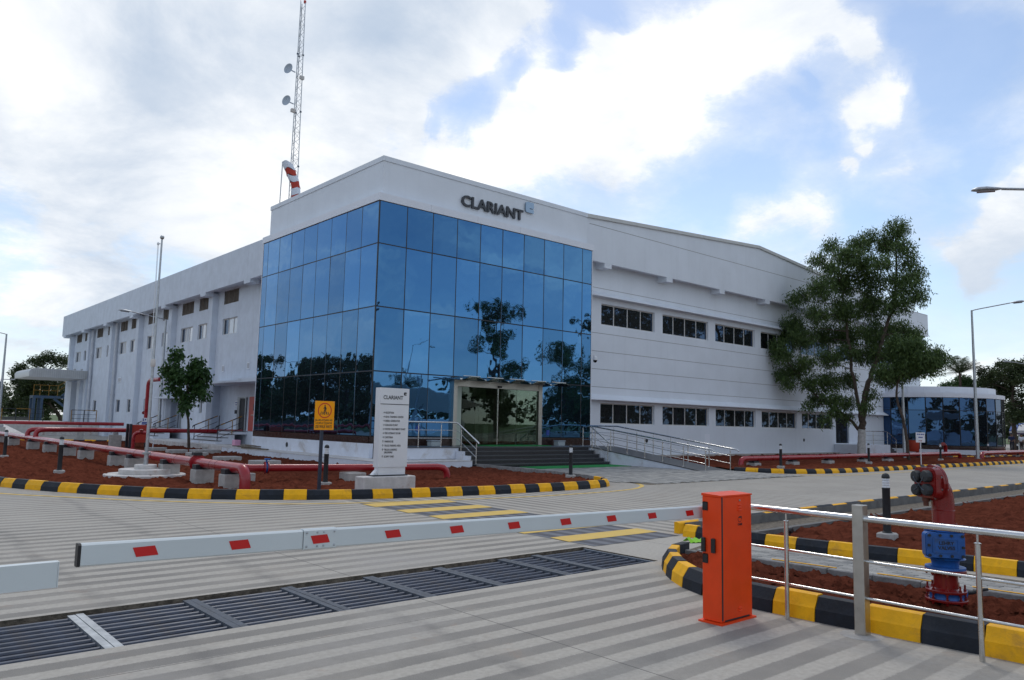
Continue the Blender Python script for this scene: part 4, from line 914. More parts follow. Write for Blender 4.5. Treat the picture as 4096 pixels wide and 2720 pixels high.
# side steps with yellow-black rails (two doors of the left wing)
ap = MB(); ap.box(-.9,1.26,10.95,30,-.01,.28); solo('side_apron', ap, conc_w, 'raised pale concrete apron along the foot of the left wing', 'apron')
def side_steps(name, label, y0, y1, rl):
    st = thing(name, label, 'steps', (.6,(y0+y1)/2,.28))
    for k in range(4):
        mb = MB(); mb.box(.95-.30*(k+1)+.0, 1.262, y0, y1, .282 if k else .76, .905-.155*k-.02) if k == 0 else mb.box(.95-.30*(k+1), .95-.30*k-.001, y0, y1, .282, .905-.155*k-.02)
        part('step', mb, plinth_w, st)
        mb = MB(); mb.box(.95-.30*(k+1)-.02, (.95-.30*k-.022) if k else 1.262, y0-.01, y1+.01, .905-.155*k-.019, .905-.155*k+.01); part('tread', mb, granite_g, st)
    for i, y in enumerate((y0+.12, y1-.12)):
        t = thing('side_handrail', rl[i], 'handrail', (.6,y,.3), 'yellow and black handrails by the left wing')
        for x, zb, zt in ((-.15,.30,1.15),(.55,.62,1.40),(1.1,.92,1.66)):
            mb = MB(); mb.tube([(x,y,zb),(x,y,zt)], .022, 8); part('post', mb, black_p if x != .55 else yel_rail, t, smooth=True)
        path = [Vector((-.25,y,1.02)), Vector((-.22,y,1.12)), Vector((1.0,y,1.64)), Vector((1.26,y,1.66))]
        L_ = 6
        for k in range(L_):
            a = path[1].lerp(path[2], k/L_); b_ = path[1].lerp(path[2], (k+1)/L_); mb = MB(); mb.tube([a,b_], .027, 8); part('rail_segment', mb, yel_rail if k % 2 else black_p, t, smooth=True)
        mb = MB(); mb.tube([path[0],path[1]], .027, 8); part('rail_segment', mb, black_p, t, smooth=True)
        for h in (.28,.56):
            mb = MB(); mb.tube([(-.15,y,1.12-h),(1.0,y,1.62-h)], .014, 8); part('mid_rail', mb, black_p, t, smooth=True)
side_steps('side_steps', 'pale steps with dark treads up to the red door of the left wing', 13.65, 17.05, ('handrail of the red door steps nearer the glass block','handrail of the red door steps farther from the glass block'))
side_steps('side_steps', 'pale steps up to the grey side door behind the young tree', 23.2, 26.6, ('handrail of the grey door steps nearer the young tree','handrail of the grey door steps nearer the loading bay'))
# back landing rails
def low_rail(name, label, pts, h, n, z0, mats=(yel_rail, black_p), group=None):
    t = thing(name, label, 'railing', (*pts[0], z0), group)
    a, b = Vector((*pts[0],0)), Vector((*pts[1],0))
    for k in range(n+1):
        p = a.lerp(b, k/n); mb = MB(); mb.box(p.x-.025,p.x+.025,p.y-.025,p.y+.025,z0,z0+h); part('post', mb, mats[k % 2], t)
        if k < n:
            q = a.lerp(b, (k+1)/n)
            for f in (1,.66,.33): mb = MB(); mb.tube([(p.x,p.y,z0+h*f),(q.x,q.y,z0+h*f)], .026 if f == 1 else .016, 6); part('rail_segment', mb, mats[(k+1) % 2] if f == 1 else mats[1], t, smooth=True)
    return t
dk = MB(); dk.box(-7.5,1.25,41.5,56,-.01,.93); dk.loft([[(-7.5,y,-.01),(-7.5,y,z),(-5.2,y,z),(-5.2,y,-.01)] for y,z in ((27,.02),(41.49,.93))]); solo('loading_dock', dk, conc_w, 'raised loading dock with sloping ramp at the end of the left wing', 'dock')
low_rail('dock_railing', 'yellow and black railing on the dock edge towards the field', ((-7.3,43.0),(-7.3,55.5)), .95, 8, .93)
low_rail('dock_railing', 'yellow and black railing on the dock in front of the blue stair', ((-5.0,42.0),(-2.4,42.0)), .95, 3, .93)
low_rail('dock_railing', 'short yellow and black railing by the corrugated canopy and wall', ((-.6,41.8),(1.1,41.8)), .95, 2, .93)
# blue steel stair
bs = thing('steel_stair', 'blue steel stair with yellow handrails behind the loading canopy', 'stair', (-.2,57,0))
for x, y in ((-.5,57),(.1,57),(-.5,58.4),(.1,58.4)): mb = MB(); mb.box(x-.10,x+.10,y-.1,y+.1,0,2.95); part('post', mb, steel_bl, bs)
mb = MB(); mb.box(-.62,1.9,56.9,58.5,2.95,3.18); part('platform', mb, steel_bl, bs)
mb = MB(); mb.loft([[(x,y,z-.15),(x,y,z+.12),(x,y+.08,z+.12),(x,y+.08,z-.15)] for y in (56.9,) for x,z in ((1.6,3.15),(3.2,4.5))]); part('stringer', mb, steel_bl, bs)
mb = MB(); mb.loft([[(x,y,z-.15),(x,y,z+.12),(x,y+.08,z+.12),(x,y+.08,z-.15)] for y in (57.0,) for x,z in ((1.0,3.0),(3.4,1.1))]); part('stringer', mb, steel_bl, bs)
for x in (-.6,-.1,.6,1.3): mb = MB(); mb.box(x-.02,x+.02,56.92,56.96,3.18,4.15); part('rail_post', mb, yel_rail, bs)
for z in (3.65,4.12): mb = MB(); mb.tube([(-.62,56.95,z),(1.35,56.95,z),(2.8,56.95,z+1.1)], .02, 6); part('handrail', mb, yel_rail, bs, smooth=True)

# ------------------------------------------------------------------ annexe with curved glass
an = thing('curved_annexe', 'single-storey annexe with curved navy glass front and white band', 'building', (50,1.27,0))
AC = (50.0, 1.27); AR = 6.0; A0 = math.atan2(-.342,-.9397)   # towards the camera
def ap_(th, r=AR): a = A0+th; return (AC[0]+r*math.cos(a), AC[1]+r*math.sin(a))
th0 = R(-24); dth = R(10.8); NPn = 14
zs_ = (.70,3.20,4.12)
for i in range(NPn):
    a, b = th0+i*dth, th0+(i+1)*dth; p, q = ap_(a), ap_(b)
    for j in (0,1):
        f = MB(); d_ = Vector((q[0]-p[0], q[1]-p[1], 0)); L_ = d_.length; n_ = Vector((d_.y,-d_.x,0)).normalized()
        hu, hz_ = L_/2-.025, (zs_[j+1]-zs_[j])/2-.02
        f.loft([[(-hu,.03,-hz_),(hu,.03,-hz_),(hu,.03,hz_),(-hu,.03,hz_)],[(-hu,0,-hz_),(hu,0,-hz_),(hu,0,hz_),(-hu,0,hz_)]])
        piece('glass_pane', f.mesh('glass_pane', glass_n), an, ((p[0]+q[0])/2-50,(p[1]+q[1])/2-1.27,(zs_[j]+zs_[j+1])/2), (rng.normal(0,.004),0,math.atan2(d_.y,d_.x)+rng.normal(0,.008)))
    f = MB(); f.extr([(-.03,-.03),(.03,-.03),(.03,.03),(-.03,.03)], (p[0],p[1],.7), (1,0,0), (0,1,0), (0,0,1), 0, 3.42); part('mullion', f, seal, an)
def arc_band(r0, r1, z0, z1, a0=th0, n=NPn):
    m_ = MB(); m_.loft([[(*ap_(a0+i*dth, r1), z0), (*ap_(a0+i*dth, r1), z1), (*ap_(a0+i*dth, r0), z1), (*ap_(a0+i*dth, r0), z0)] for i in range(n+1)]); return m_
part('back_wall', arc_band(AR-.5, AR-.3, .7, 4.1), mat('dark_backing', (.02,.025,.03), .8), an)
part('transom', arc_band(AR-.01, AR+.012, 3.18, 3.22), seal, an)
part('plinth', arc_band(AR-.1, AR+.03, 0, .42), plinth_w, an, smooth=True); part('granite_foot', arc_band(AR-.1, AR+.02, .422, .69), granite_b, an, smooth=True)
for i in range(NPn):
    part('band_panel', arc_band(AR-.3, AR+.12, 4.13, 4.42, th0+i*dth+R(.1), 1), panel_w, an)
    part('parapet_panel', arc_band(AR-.7, AR-.45, 4.42, 4.92, th0+i*dth+R(.1), 1), panel_w, an)
pl_ = ap_(th0)
mb = MB(); mb.prism([(pl_[0]-.45,pl_[1]+.45),(pl_[0]-.02,pl_[1]+.01),(pl_[0]+.3,pl_[1]+2.5),(pl_[0]-.2,pl_[1]+2.6)], 0, 4.9); part('end_pier', mb, panel_w, an)
mb = MB(); mb.prism([ap_(th0+i*dth, AR-.75) for i in range(NPn+1)]+[(60,8),(48,8)], 4.45, 4.6); part('roof', mb, roof_m, an)
mb = MB(); mb.prism([ap_(th0+NPn*dth, AR),ap_(th0+NPn*dth, AR-.3),(51.5,8),(62,10),(64,4)], 0, 4.7); part('rear_wall', mb, panel_w, an)
ss = thing('annexe_steps', 'small landing and steps between white wing and curved annexe', 'steps', (41,-.2,0))
mb = MB(); mb.box(36.3,41.0,-.6,1.09,-.01,.70); part('landing', mb, plinth_w, ss)
for k in range(4): mb = MB(); mb.box(41.001+.32*k,41.32+.32*k,-.6,1.09,-.01,.56-.14*k); part('step', mb, granite, ss)
handrail('annexe_handrail', 'steel handrail on the landing and steps before the annexe', [((36.5,-.5,.70),1.6),((38.6,-.5,.70),1.6),((40.8,-.5,.70),1.6),((42.2,-.5,.14),1.05)], [(36.5,-.5,1.6),(40.8,-.5,1.6),(42.3,-.5,1.02)], [[(36.5,-.5,1.6-h),(40.8,-.5,1.6-h),(42.2,-.5,1.05-h)] for h in (.3,.6)], r=.03)

# ------------------------------------------------------------------ barrier, cabinet, railing
BY = -19.83
def bz(x): return .999+(x+13.43)*(-.0168)
bm = thing('barrier_boom', 'long white boom with red reflectors across the gateway', 'barrier boom', (-8.8,BY,.85))
def boom_seg(a, b, grow=0.):
    f = MB(); rings = []
    for x in (a,b):
        z = bz(x); t, b_ = z+grow, z-.100-grow; y0, y1 = BY-.022-grow, BY+.022+grow
        rings.append([(x,y0,b_+.006),(x,y0+.006,b_),(x,y1-.006,b_),(x,y1,b_+.006),(x,y1,t-.008),(x,y1-.01,t),(x,y0+.01,t),(x,y0,t-.008)])
    f.loft(rings); return f
part('boom_section', boom_seg(-13.422,-12.35), white_al, bm, smooth=True); part('boom_section', boom_seg(-12.36,-8.45), white_al, bm, smooth=True)
part('end_cap', boom_seg(-13.436,-13.423,.001), black_pl, bm); slv = part('joint_sleeve', boom_seg(-12.357,-12.16,.004), white_al, bm)
for x, z in ((-12.340,.014),(-12.278,.014),(-12.240,.014),(-12.176,.014),(-12.340,.086),(-12.278,.086),(-12.240,.086),(-12.176,.086)):
    f = MB(); f.lathe([(.0058,0),(.0058,.003),(.003,.005)], (0,0,0), 8, 'y'); me_ = None
    m2 = MB(); c_ = (x, BY-.026, bz(x)-z); m2.lathe([(.0030,-.005),(.0058,-.003),(.0058,0)], c_, 8, 'y'); part('screw', m2, galv, slv)
for x in (-13.151,-12.702,-12.26,-11.794,-11.328,-10.853,-10.368,-9.885,-9.407,-8.918):
    z = bz(x); yf = BY-.0235-(.004 if abs(x+12.26) < .05 else 0)
    m2 = MB(); m2.q((x-.040,yf,z-.074),(x+.058,yf,z-.072),(x+.040,yf,z-.028),(x-.058,yf,z-.030)); part('red_reflector', m2, red_ref, bm)
b2 = thing('barrier_boom', 'plain white tip of the second boom at the left edge', 'barrier boom', (-15.5,-20.1,.9))
def seg2(a, b, g=0): 
    f = MB(); f.loft([[(x,-20.122-g,.873-g),(x,-20.078+g,.873-g),(x,-20.078+g,.974+g),(x,-20.122-g,.974+g)] for x in (a,b)]); return f
part('boom_section', seg2(-17.5,-13.565), white_al, b2); part('end_cap', seg2(-13.564,-13.560,.0), white_al, b2)
for x in (-14.6,-15.3,-16): m2 = MB(); m2.q((x-.05,-20.1235,.898),(x+.06,-20.1235,.898),(x+.05,-20.1235,.948),(x-.06,-20.1235,.948)); part('red_reflector', m2, red_ref, b2)

cb = thing('barrier_cabinet', 'orange steel cabinet that drives the white boom', 'barrier cabinet', (-8.56,-19.97,0))
x0_, x1_, y0_, y1_ = -8.792, -8.335, -20.065, -19.885
mb = MB(); mb.bbox(x0_,x1_,y0_,y1_,.02,1.012,.006); part('housing', mb, orange, cb)
mb = MB(); mb.box(-8.72,-8.42,y1_+.001,-19.80,.79,.93); part('arm_bracket', mb, white_al, cb)
mb = MB(); mb.loft([[(x0_-.004,y0_-.004,1.012),(x1_+.004,y0_-.004,1.012),(x1_+.004,y1_+.004,1.012),(x0_-.004,y1_+.004,1.012)],[(x0_-.004,y0_-.004,1.024),(x1_+.004,y0_-.004,1.024),(x1_+.004,y1_+.004,1.034),(x0_-.004,y1_+.004,1.034)]]); part('lid', mb, orange, cb)
mb = MB(); mb.box(x0_-.03,x1_+.02,y0_-.025,y1_+.02,.0,.014); part('base_plate', mb, orange, cb)
mb = MB(); mb.box(x0_+.010,x0_+.026,y0_-.003,y0_+.001,.03,1.010); part('door_gap', mb, rubber, cb)
mb = MB(); mb.box(x0_+.05,x1_-.05,y0_-.003,y0_+.001,.018,.030); part('door_gap', mb, rubber, cb)
for z, n in ((.915,3),(.10,2)):
    for k in range(n): mb = MB(); mb.lathe([(.004,-.028),(.009,-.012),(.009,.012),(.004,.028)], (-8.52,y0_-.001,z+k*.022-.02), 8, 'x'); part('vent_slot', mb, orange, cb, smooth=True)
mb = MB(); mb.lathe([(.008,-.006),(.009,.0)], (-8.52,y0_-.001,.975), 10, 'y'); part('key_lock', mb, galv, cb)
mb = MB()
mb.q((-8.545,y0_-.0015,.825),(-8.525,y0_-.0015,.842),(-8.487,y0_-.0015,.844),(-8.487,y0_-.0015,.815),(-8.50,y0_-.0015,.832),(-8.53,y0_-.0015,.83)); mb.q((-8.545,y0_-.0015,.823),(-8.541,y0_-.0015,.823),(-8.528,y0_-.0015,.800),(-8.532,y0_-.0015,.798)); mb.q((-8.528,y0_-.0015,.800),(-8.505,y0_-.0015,.800),(-8.505,y0_-.0015,.796),(-8.532,y0_-.0015,.796)); mb.q((-8.505,y0_-.0015,.796),(-8.502,y0_-.0015,.796),(-8.49,y0_-.0015,.815),(-8.494,y0_-.0015,.815))
part('maker_emblem', mb, ink, cb)
text_mb('CAME', .024, ink, (-8.545,y0_-.002,.770), FACE_Y, cb, 'maker_lettering', extrude=.0004, offset=.0008)
def xpad(y, z0, z1, d_, w=.05): m_ = MB(); m_.bbox(x0_-d_,x0_,y-w/2,y+w/2,z0,z1,.006); return m_
part('cover_cap', xpad(-19.918,.895,.965,.004,.05), black_pl, cb); part('cover_cap', xpad(-19.918,.47,.545,.004,.05), black_pl, cb)
for y in (-19.905,-20.0): m_ = part('photocell', xpad(y,.56,.675,.024,.038), black_pl, cb)

rl = thing('gate_railing', 'brushed steel post and rail fence behind the orange cabinet', 'railing', (-8.15,-22,0))
mb = MB(); mb.bbox(-8.185,-8.09,-20.945,-20.86,0,.995,.004); part('square_post', mb, steel_b, rl)
for y in (-20.28,-21.74,-23.2): 
    mb = MB(); mb.tube([(-8.15,y,0),(-8.15,y,.80)], .019, 14); mb.tube([(-8.15,y,.80),(-8.15,y,.87)], .0075, 8); mb.lathe([(.020,.795),(.024,.80),(.024,.806),(.012,.81)], (-8.15,y,0), 14); part('round_post', mb, steel, rl, smooth=True)
for a, b in ((-19.89,-20.86),(-20.945,-24.5)):
    mb = MB(); mb.tube([(-8.15,a,.89),(-8.15,b,.89)], .026, 16); part('top_rail', mb, steel, rl, smooth=True)
    for z in (.565,.285): mb = MB(); mb.tube([(-8.15,a,z),(-8.15,b,z)], .0105, 10); part('mid_rail', mb, steel, rl, smooth=True)
mb = MB(); mb.lathe([(.16,.0005),(.15,.004),(.06,.006)], (-8.15,-20.9,0), 14); part('grout_pad', mb, conc, rl)

# ------------------------------------------------------------------ hydrant
HX, HY = -6.92, -21.08
hd = thing('fire_hydrant', 'red fire inlet with four black caps above a blue check valve', 'hydrant', (HX,HY,.06))
def flange(z, r, t=.022, bolts=8, mm=red_h, par=None, up=.03):
    f = MB(); f.lathe([(r-.004,z),(r,z+.004),(r,z+t-.004),(r-.004,z+t)], (HX,HY,0), 28); fl = part('flange', f, mm, par or hd, smooth=True)
    for k in range(bolts):
        a = 2*math.pi*(k+.5)/bolts; c_ = (HX+(r-.018)*math.cos(a), HY+(r-.018)*math.sin(a)); m_ = MB(); m_.lathe([(.008,z-.022),(.008,z+t+up)], (*c_,0), 6); m_.lathe([(.013,z+t),(.013,z+t+.013)], (*c_,0), 6); m_.lathe([(.013,z-.013),(.013,z)], (*c_,0), 6); part('bolt', m_, mm, fl)
mb = MB(); mb.lathe([(.085,.03),(.085,.14)], (HX,HY,0), 24); part('buried_pipe', mb, rubber, hd, smooth=True)
flange(.135, .165); flange(.21, .160, up=.05)
mb = MB(); mb.lathe([(.135,.158),(.13,.165),(.13,.20),(.135,.208)], (HX,HY,0), 24); part('valve_body', mb, blue_v, hd, smooth=True)
mb = MB(); mb.tube([(HX+.12,HY-.02,.18),(HX+.24,HY-.08,.185)], .022, 10); mb.lathe([(.04,.15),(.045,.18),(.04,.21)], (HX+.2,HY-.06,0), 12); part('valve_stem', mb, blue_v, hd, smooth=True)
mb = MB(); mb.tube([(HX+.22,HY-.07,.185),(HX+.25,HY-.12,.19),(HX+.30,HY-.20,.225),(HX+.31,HY-.23,.23)], [.02,.017,.014,.012], 8); part('lever', mb, rubber, hd, smooth=True)
mb = MB(); mb.lathe([(.128,.232),(.098,.245),(.095,.33),(.098,.37),(.14,.378)], (HX,HY,0), 24); part('riser_pipe', mb, red_h, hd, smooth=True)
flange(.375, .163, t=.03, up=.0); 
# blue check valve body
bv = thing_part('check_valve', hd, (0,0,0))
mb = MB(); mb.lathe([(.160,.407),(.158,.425),(.105,.43),(.11,.47),(.145,.52),(.152,.56),(.150,.60),(.140,.66),(.130,.70),(.155,.705),(.158,.725)], (HX,HY,0), 28); part('valve_body', mb, blue_v, bv, smooth=True)
mb = MB(); mb.lathe([(.153,.49),(.160,.497),(.153,.504)], (HX,HY,0), 28); part('body_rib', mb, blue_v, bv, smooth=True)
# bolted cover plate faces the camera side (towards -x,-y)
ca_ = R(38); U = Vector((math.cos(ca_-R(90)+0), math.sin(ca_-R(90)), 0)); N_ = Vector((-math.cos(ca_), -math.sin(ca_), 0)); U = Vector((-N_.y*-1, N_.x*-1, 0)); U = Vector((N_.y*-1, N_.x, 0))
U = Vector((-N_.y, N_.x, 0)); 
if U.dot(Vector((1,-1,0))) < 0: U = -U
base = Vector((HX,HY,.62))+N_*.10+U*(-.045)
def rr(w, h, r, n=4):
    out = []
    for cx, cy, a0 in ((w-r,h-r,0),(-(w-r),h-r,90),(-(w-r),-(h-r),180),(w-r,-(h-r),270)):
        for k in range(n+1): a = R(a0+90*k/n); out.append((cx+r*math.cos(a), cy+r*math.sin(a)))
    return out
mb = MB(); mb.extr(rr(.155,.105,.03), base, U, (0,0,1), N_, -.04, .05); part('cover_flange', mb, blue_v, bv)
mb = MB(); mb.extr(rr(.150,.102,.03), base, U, (0,0,1), N_, .052, .072); cvp = part('cover_plate', mb, blue_v, bv)
for hw, hh, t in ((.105,.062,.078),): 
    o_ = rr(hw,hh,.012); i_ = rr(hw-.012,hh-.012,.006); mb = MB(); n = len(o_)
    P3 = lambda p, t_: base+U*p[0]+Vector((0,0,1))*p[1]+N_*t_
    for k in range(n): j = (k+1) % n; mb.q(P3(o_[k],t),P3(o_[j],t),P3(i_[j],t),P3(i_[k],t)); mb.q(P3(o_[k],.072),P3(o_[j],.072),P3(o_[j],t),P3(o_[k],t)); mb.q(P3(i_[k],t),P3(i_[j],t),P3(i_[j],.072),P3(i_[k],.072))
    part('raised_frame', mb, blue_v, cvp)
for a, b in ((-.13,.083),(-.045,.085),(.045,.085),(.13,.083),(-.135,0),(.135,-.01),(-.13,-.083),(-.045,-.085),(.045,-.085),(.13,-.083)):
    m_ = MB(); c_ = base+U*a+Vector((0,0,b)); m_.loft([[c_+N_*t+(U*math.cos(w)+Vector((0,0,1))*math.sin(w))*.0125 for w in [k*math.pi/3 for k in range(6)]] for t in (.072,.084)]); part('bolt', m_, rubber, cvp)
rz_ = math.atan2(U.y, U.x)
text_mb('LEHRY', .040, ink, base+N_*.073+U*(-.055)+Vector((0,0,.008)), (R(90),0,rz_), cvp, 'maker_lettering', extrude=.001, offset=.001)
text_mb('VALVES', .040, ink, base+N_*.073+U*(-.062)+Vector((0,0,-.032)), (R(90),0,rz_), cvp, 'maker_lettering', extrude=.001, offset=.001)
flange(.728, .160, mm=blue_v, par=bv, t=.015, up=.01); flange(.748, .158, t=.02, up=.0)
# red column bending over towards the road
N2 = Vector((-.86, .51, 0)).normalized(); 
pth = [Vector((HX,HY,.765)), Vector((HX,HY,.93)), Vector((HX,HY,1.00))+N2*.004, Vector((HX,HY,1.06))+N2*.018, Vector((HX,HY,1.10))+N2*.045, Vector((HX,HY,1.125))+N2*.085]
mb = MB(); mb.tube(pth, [.090,.090,.091,.095,.100,.102], 24); part('bend', mb, red_h, hd, smooth=True)
mb = MB(); mb.lathe([(.089,.90),(.0925,.905),(.089,.91)], (HX,HY,0), 24); part('weld_seam', mb, red_h, hd, smooth=True)
hc = Vector((HX,HY,1.14))+N2*.085; S_ = Vector((-N2.y, N2.x, 0))
if S_.dot(Vector((1,0,0))) < 0: S_ = -S_
if S_.y > 0 and S_.x < 0: S_ = -S_
def disc(r, t0, t1, c=hc, n=28): m_ = MB(); m_.loft([[c+N2*t+(S_*math.cos(w)+Vector((0,0,1))*math.sin(w))*r for w in [2*math.pi*k/n for k in range(n)]] for t in (t0,t1)]); return m_
part('flange', disc(.155,-.02,.0), red_h, hd); part('flange', disc(.155,.004,.024), red_h, hd)
for k in range(8):
    a = math.pi*2*(k+.5)/8; m_ = disc(.014,-.03,.034, hc+(S_*math.cos(a)+Vector((0,0,1))*math.sin(a))*.137, 6); part('bolt', m_, galv, hd)
hc2 = hc
m_ = MB(); m_.extr(rr(.135,.130,.055,5), hc2, S_, (0,0,1), N2, .024, .085); part('inlet_head', m_, red_h, hd)
m_ = MB(); m_.extr(rr(.125,.120,.05,5), hc2, S_, (0,0,1), N2, .085, .094); part('inlet_face', m_, red_h, hd)
ends = []
for a, b in ((-.062,.058),(.062,.050),(-.062,-.058),(.062,-.066)):
    c_ = hc2+S_*a+Vector((0,0,b)); n = 18
    m_ = MB(); m_.loft([[c_+N2*t+(S_*math.cos(w)+Vector((0,0,1))*math.sin(w))*(r*(1+.04*(k%2))) for k,w in enumerate([2*math.pi*k/n for k in range(n)])] for r,t in ((.044,.092),(.050,.10),(.050,.135),(.044,.145),(.02,.148))]); part('hose_cap', m_, rubber, hd)
    ends.append(c_+N2*.152)
mid = hc2+N2*.15+Vector((0,0,-.012))
for e_ in ends:
    m_ = MB(); n = 9
    for k in range(n):
        p = e_.lerp(mid, (k+.5)/n)+Vector((0,0,-.012*math.sin(math.pi*(k+.5)/n))); dd_ = (mid-e_).normalized(); w_ = N2 if k % 2 else Vector((0,0,1))
        m_.tube([p-dd_*.007, p+w_*.004, p+dd_*.007, p-w_*.004, p-dd_*.0069], .0016, 4)
    part('chain', m_, galv_dk, hd)
m_ = MB(); m_.tube([hc2+Vector((0,0,-.125))+N2*.05+S_*.04, hc2+Vector((0,0,-.165))+N2*.05+S_*.04], .03, 12); m_.tube([hc2+Vector((0,0,-.165))+N2*.05+S_*.04, hc2+Vector((0,0,-.205))+N2*.05+S_*.04], .022, 10); part('drain_spout', m_, mat('rusty_spout', (.11,.035,.02), .7), hd, smooth=True)
# ------------------------------------------------------------------ bollard lights
bp = thing('bollard_light', 'dark bollard light with white louvred lens behind the gate railing', 'bollard light', (-2.63,-18.77,.0), 'bollard lights in the soil beds')
def lo_(name, mb, m_, par, **k): return part(name, mb, m_, par, local=True, **k)
mb = MB(); mb.bbox(-.115,.115,-.115,.115,-.05,.10,.018); lo_('concrete_foot', mb, conc, bp)
mb = MB(); mb.lathe([(.068,.10),(.068,.115),(.054,.12),(.054,.72),(.057,.725),(.057,.74)], n=20); lo_('post', mb, rubber, bp, smooth=True)
mb = MB()
pr = [(.046,.74)]
for k in range(4): pr += [(.053,.745+k*.035),(.053,.757+k*.035),(.044,.768+k*.035),(.044,.778+k*.035)]
mb.lathe(pr, n=20); lo_('louvred_lens', mb, lens_m, bp, smooth=True)
mb = MB(); mb.lathe([(.054,.88),(.056,.885),(.056,.90),(.050,.925),(.035,.945),(.012,.955)], n=20); lo_('cap', mb, rubber, bp, smooth=True)
bp.location = (-2.63,-18.77,.02)
for x, y, lb in ((-9.74,-1.05,'bollard light between flagpole base and left kerb'),(-9.70,7.47,'bollard light at the left edge behind the long red pipe'),(-5.55,-7.31,'bollard light just behind the walkway sign'),
                 (2.0,-7.85,'bollard light at the tip of the flagpole bed near the steps'),(13.7,-7.84,'bollard light at the ramp end of the far bed'),(22.45,-7.36,'bollard light in front of the big tree trunk'),
                 (31.95,-7.07,'bollard light before the annexe between small sign and lamp post'),(42.33,-6.22,'bollard light just beyond the lamp post before the annexe'),(47.95,-6.31,'farthest bollard light at the right picture edge')):
    c_ = copy_tree(bp); c_.location = (x,y,.04 if x < 10 else .075); c_['label'] = lb; c_.scale = (1,1,1.0)

# ------------------------------------------------------------------ pipes
pipe_r = .112
pl1 = thing('fire_pipe', 'long dark red fire main on concrete blocks before the flagpole', 'pipe', (-7.65,5,.5))
mb = MB(); pts = [(-7.65,60,.50),(-7.65,-7.55,.50)]; pts += [(-7.65,-7.55-.22*math.sin(a),.50-.22*(1-math.cos(a))) for a in np.linspace(.3,math.pi/2,5)]; pts += [(-7.65,-7.77,.02)]
mb.tube(pts, pipe_r, 20); part('pipe_run', mb, red_p, pl1, smooth=True)
for y in (-6.3,-5.95,-3.6,-1.75,-.2,2.7,5.1,7.2,9.8,12.7,16,20,24.5):
    mb = MB(); mb.loft([[(-7.65+pipe_r*1.035*math.cos(a), y_, .5+pipe_r*1.035*math.sin(a)) for a in np.linspace(0,2*math.pi,20,endpoint=False)] for y_ in (y,y+.02)]); part('weld_seam', mb, red_h, pl1, smooth=True)
for y in (-4.95,):
    for dy in (0,.04): mb = MB(); mb.loft([[(-7.65+.19*math.cos(a), y_, .5+.19*math.sin(a)) for a in np.linspace(0,2*math.pi,24,endpoint=False)] for y_ in (y+dy,y+dy+.022)]); part('flange', mb, red_p, pl1, smooth=True)
    mb = MB(); mb.loft([[(-7.65+.18*math.cos(a), y_, .5+.18*math.sin(a)) for a in np.linspace(0,2*math.pi,24,endpoint=False)] for y_ in (y+.023,y+.039)]); part('gasket', mb, black_pl, pl1)
mb = MB(); mb.bbox(-7.75,-7.55,-4.98,-4.80,.66,.74,.01); part('valve_handle', mb, rubber, pl1)
cf = thing('pipe_support', 'x', 'pipe support', (-7.65,0,0), 'concrete blocks under the long red fire main')
mb = MB(); mb.bbox(-.22,.22,-.17,.17,-.05,.27,.012); lo_('concrete_block', mb, conc, cf)
mb = MB(); mb.bbox(-.20,.20,-.12,.12,.272,.385,.006); lo_('black_saddle', mb, black_p, cf)
lbl = ['{} concrete block under the long red main'.format(s_) for s_ in ('pale','a','b')]
ys_ = [-7.05,-5.30,-2.95,.05,1.85,5.6,8.1,11.3,14.6,19.2,23.5]
names = ['nearest the walkway sign, last before the pipe bends down','under the flanged joint','to the right of the flagpole base','directly behind the flagpole base','left of the flagpole base','third left of the flagpole base','fourth left of the flagpole base','fifth left of the flagpole base','by the double elbow','just beyond the double elbow','last visible at the left picture edge']
for k, (y, nm) in enumerate(zip(ys_, names)):
    c_ = cf if k == 0 else copy_tree(cf); c_.location = (-7.65,y,.09+(.0)); c_['label'] = 'block '+nm
pl2 = thing('fire_pipe', 'dark red pipe at knee height running to the glass block', 'pipe', (-3,16,.86))
mb = MB(); mb.tube([(-7.65,16.0,.50),(-7.65,16.0,.70),(-7.6,16,.80),(-7.5,16,.85),(-7.3,16,.87),(2.2,16,.86)], .10, 16); part('pipe_run', mb, red_p, pl2, smooth=True)
mb = MB(); mb.tube([(-7.65,14.2,.50),(-7.65,14.2,.72),(-7.6,14.2,.82),(-7.5,14.22,.87),(-7.2,14.3,.89),(-5.6,15.4,.88),(-5.0,15.9,.87)], .10, 16); part('branch_pipe', mb, red_p, pl2, smooth=True)
for x, lb in ((-4.09,'tall concrete block under the knee-high red pipe near the fire box'),(1.2,'tall concrete block under the knee-high red pipe at the side steps')):
    mb = MB(); mb.bbox(x-.24,x+.24,15.83,16.17,0,.64,.015); o_ = solo('pipe_support', mb, conc, lb, 'pipe support'); m_ = MB(); m_.box(x-.1,x+.1,15.9,16.1,.642,.76); s2 = part('steel_shoe', m_, galv, None); s2.parent = o_; s2.location = tuple(-c for c in o_.location)
pl3 = thing('fire_pipe', 'dark red pipe farther back along the left wing ramp', 'pipe', (-6,32.5,.95))
mb = MB(); mb.tube([(-20,32.5,1.0),(.6,32.5,.97)], .11, 14); part('pipe_run', mb, red_p, pl3, smooth=True)
for x in (-11,-6.3,-1.99): mb = MB(); mb.bbox(x-.2,x+.2,32.3,32.7,0,.70,.015); o_ = solo('pipe_support', mb, conc, {-11:'concrete block under the far red pipe, off to the left',-6.3:'middle concrete block under the far red pipe',-1.99:'concrete block under the far red pipe nearest the wall'}[x], 'pipe support'); m_ = MB(); m_.box(x-.1,x+.1,32.4,32.6,.702,.86); s2 = part('steel_shoe', m_, galv, None); s2.parent = o_; s2.location = tuple(-c for c in o_.location)
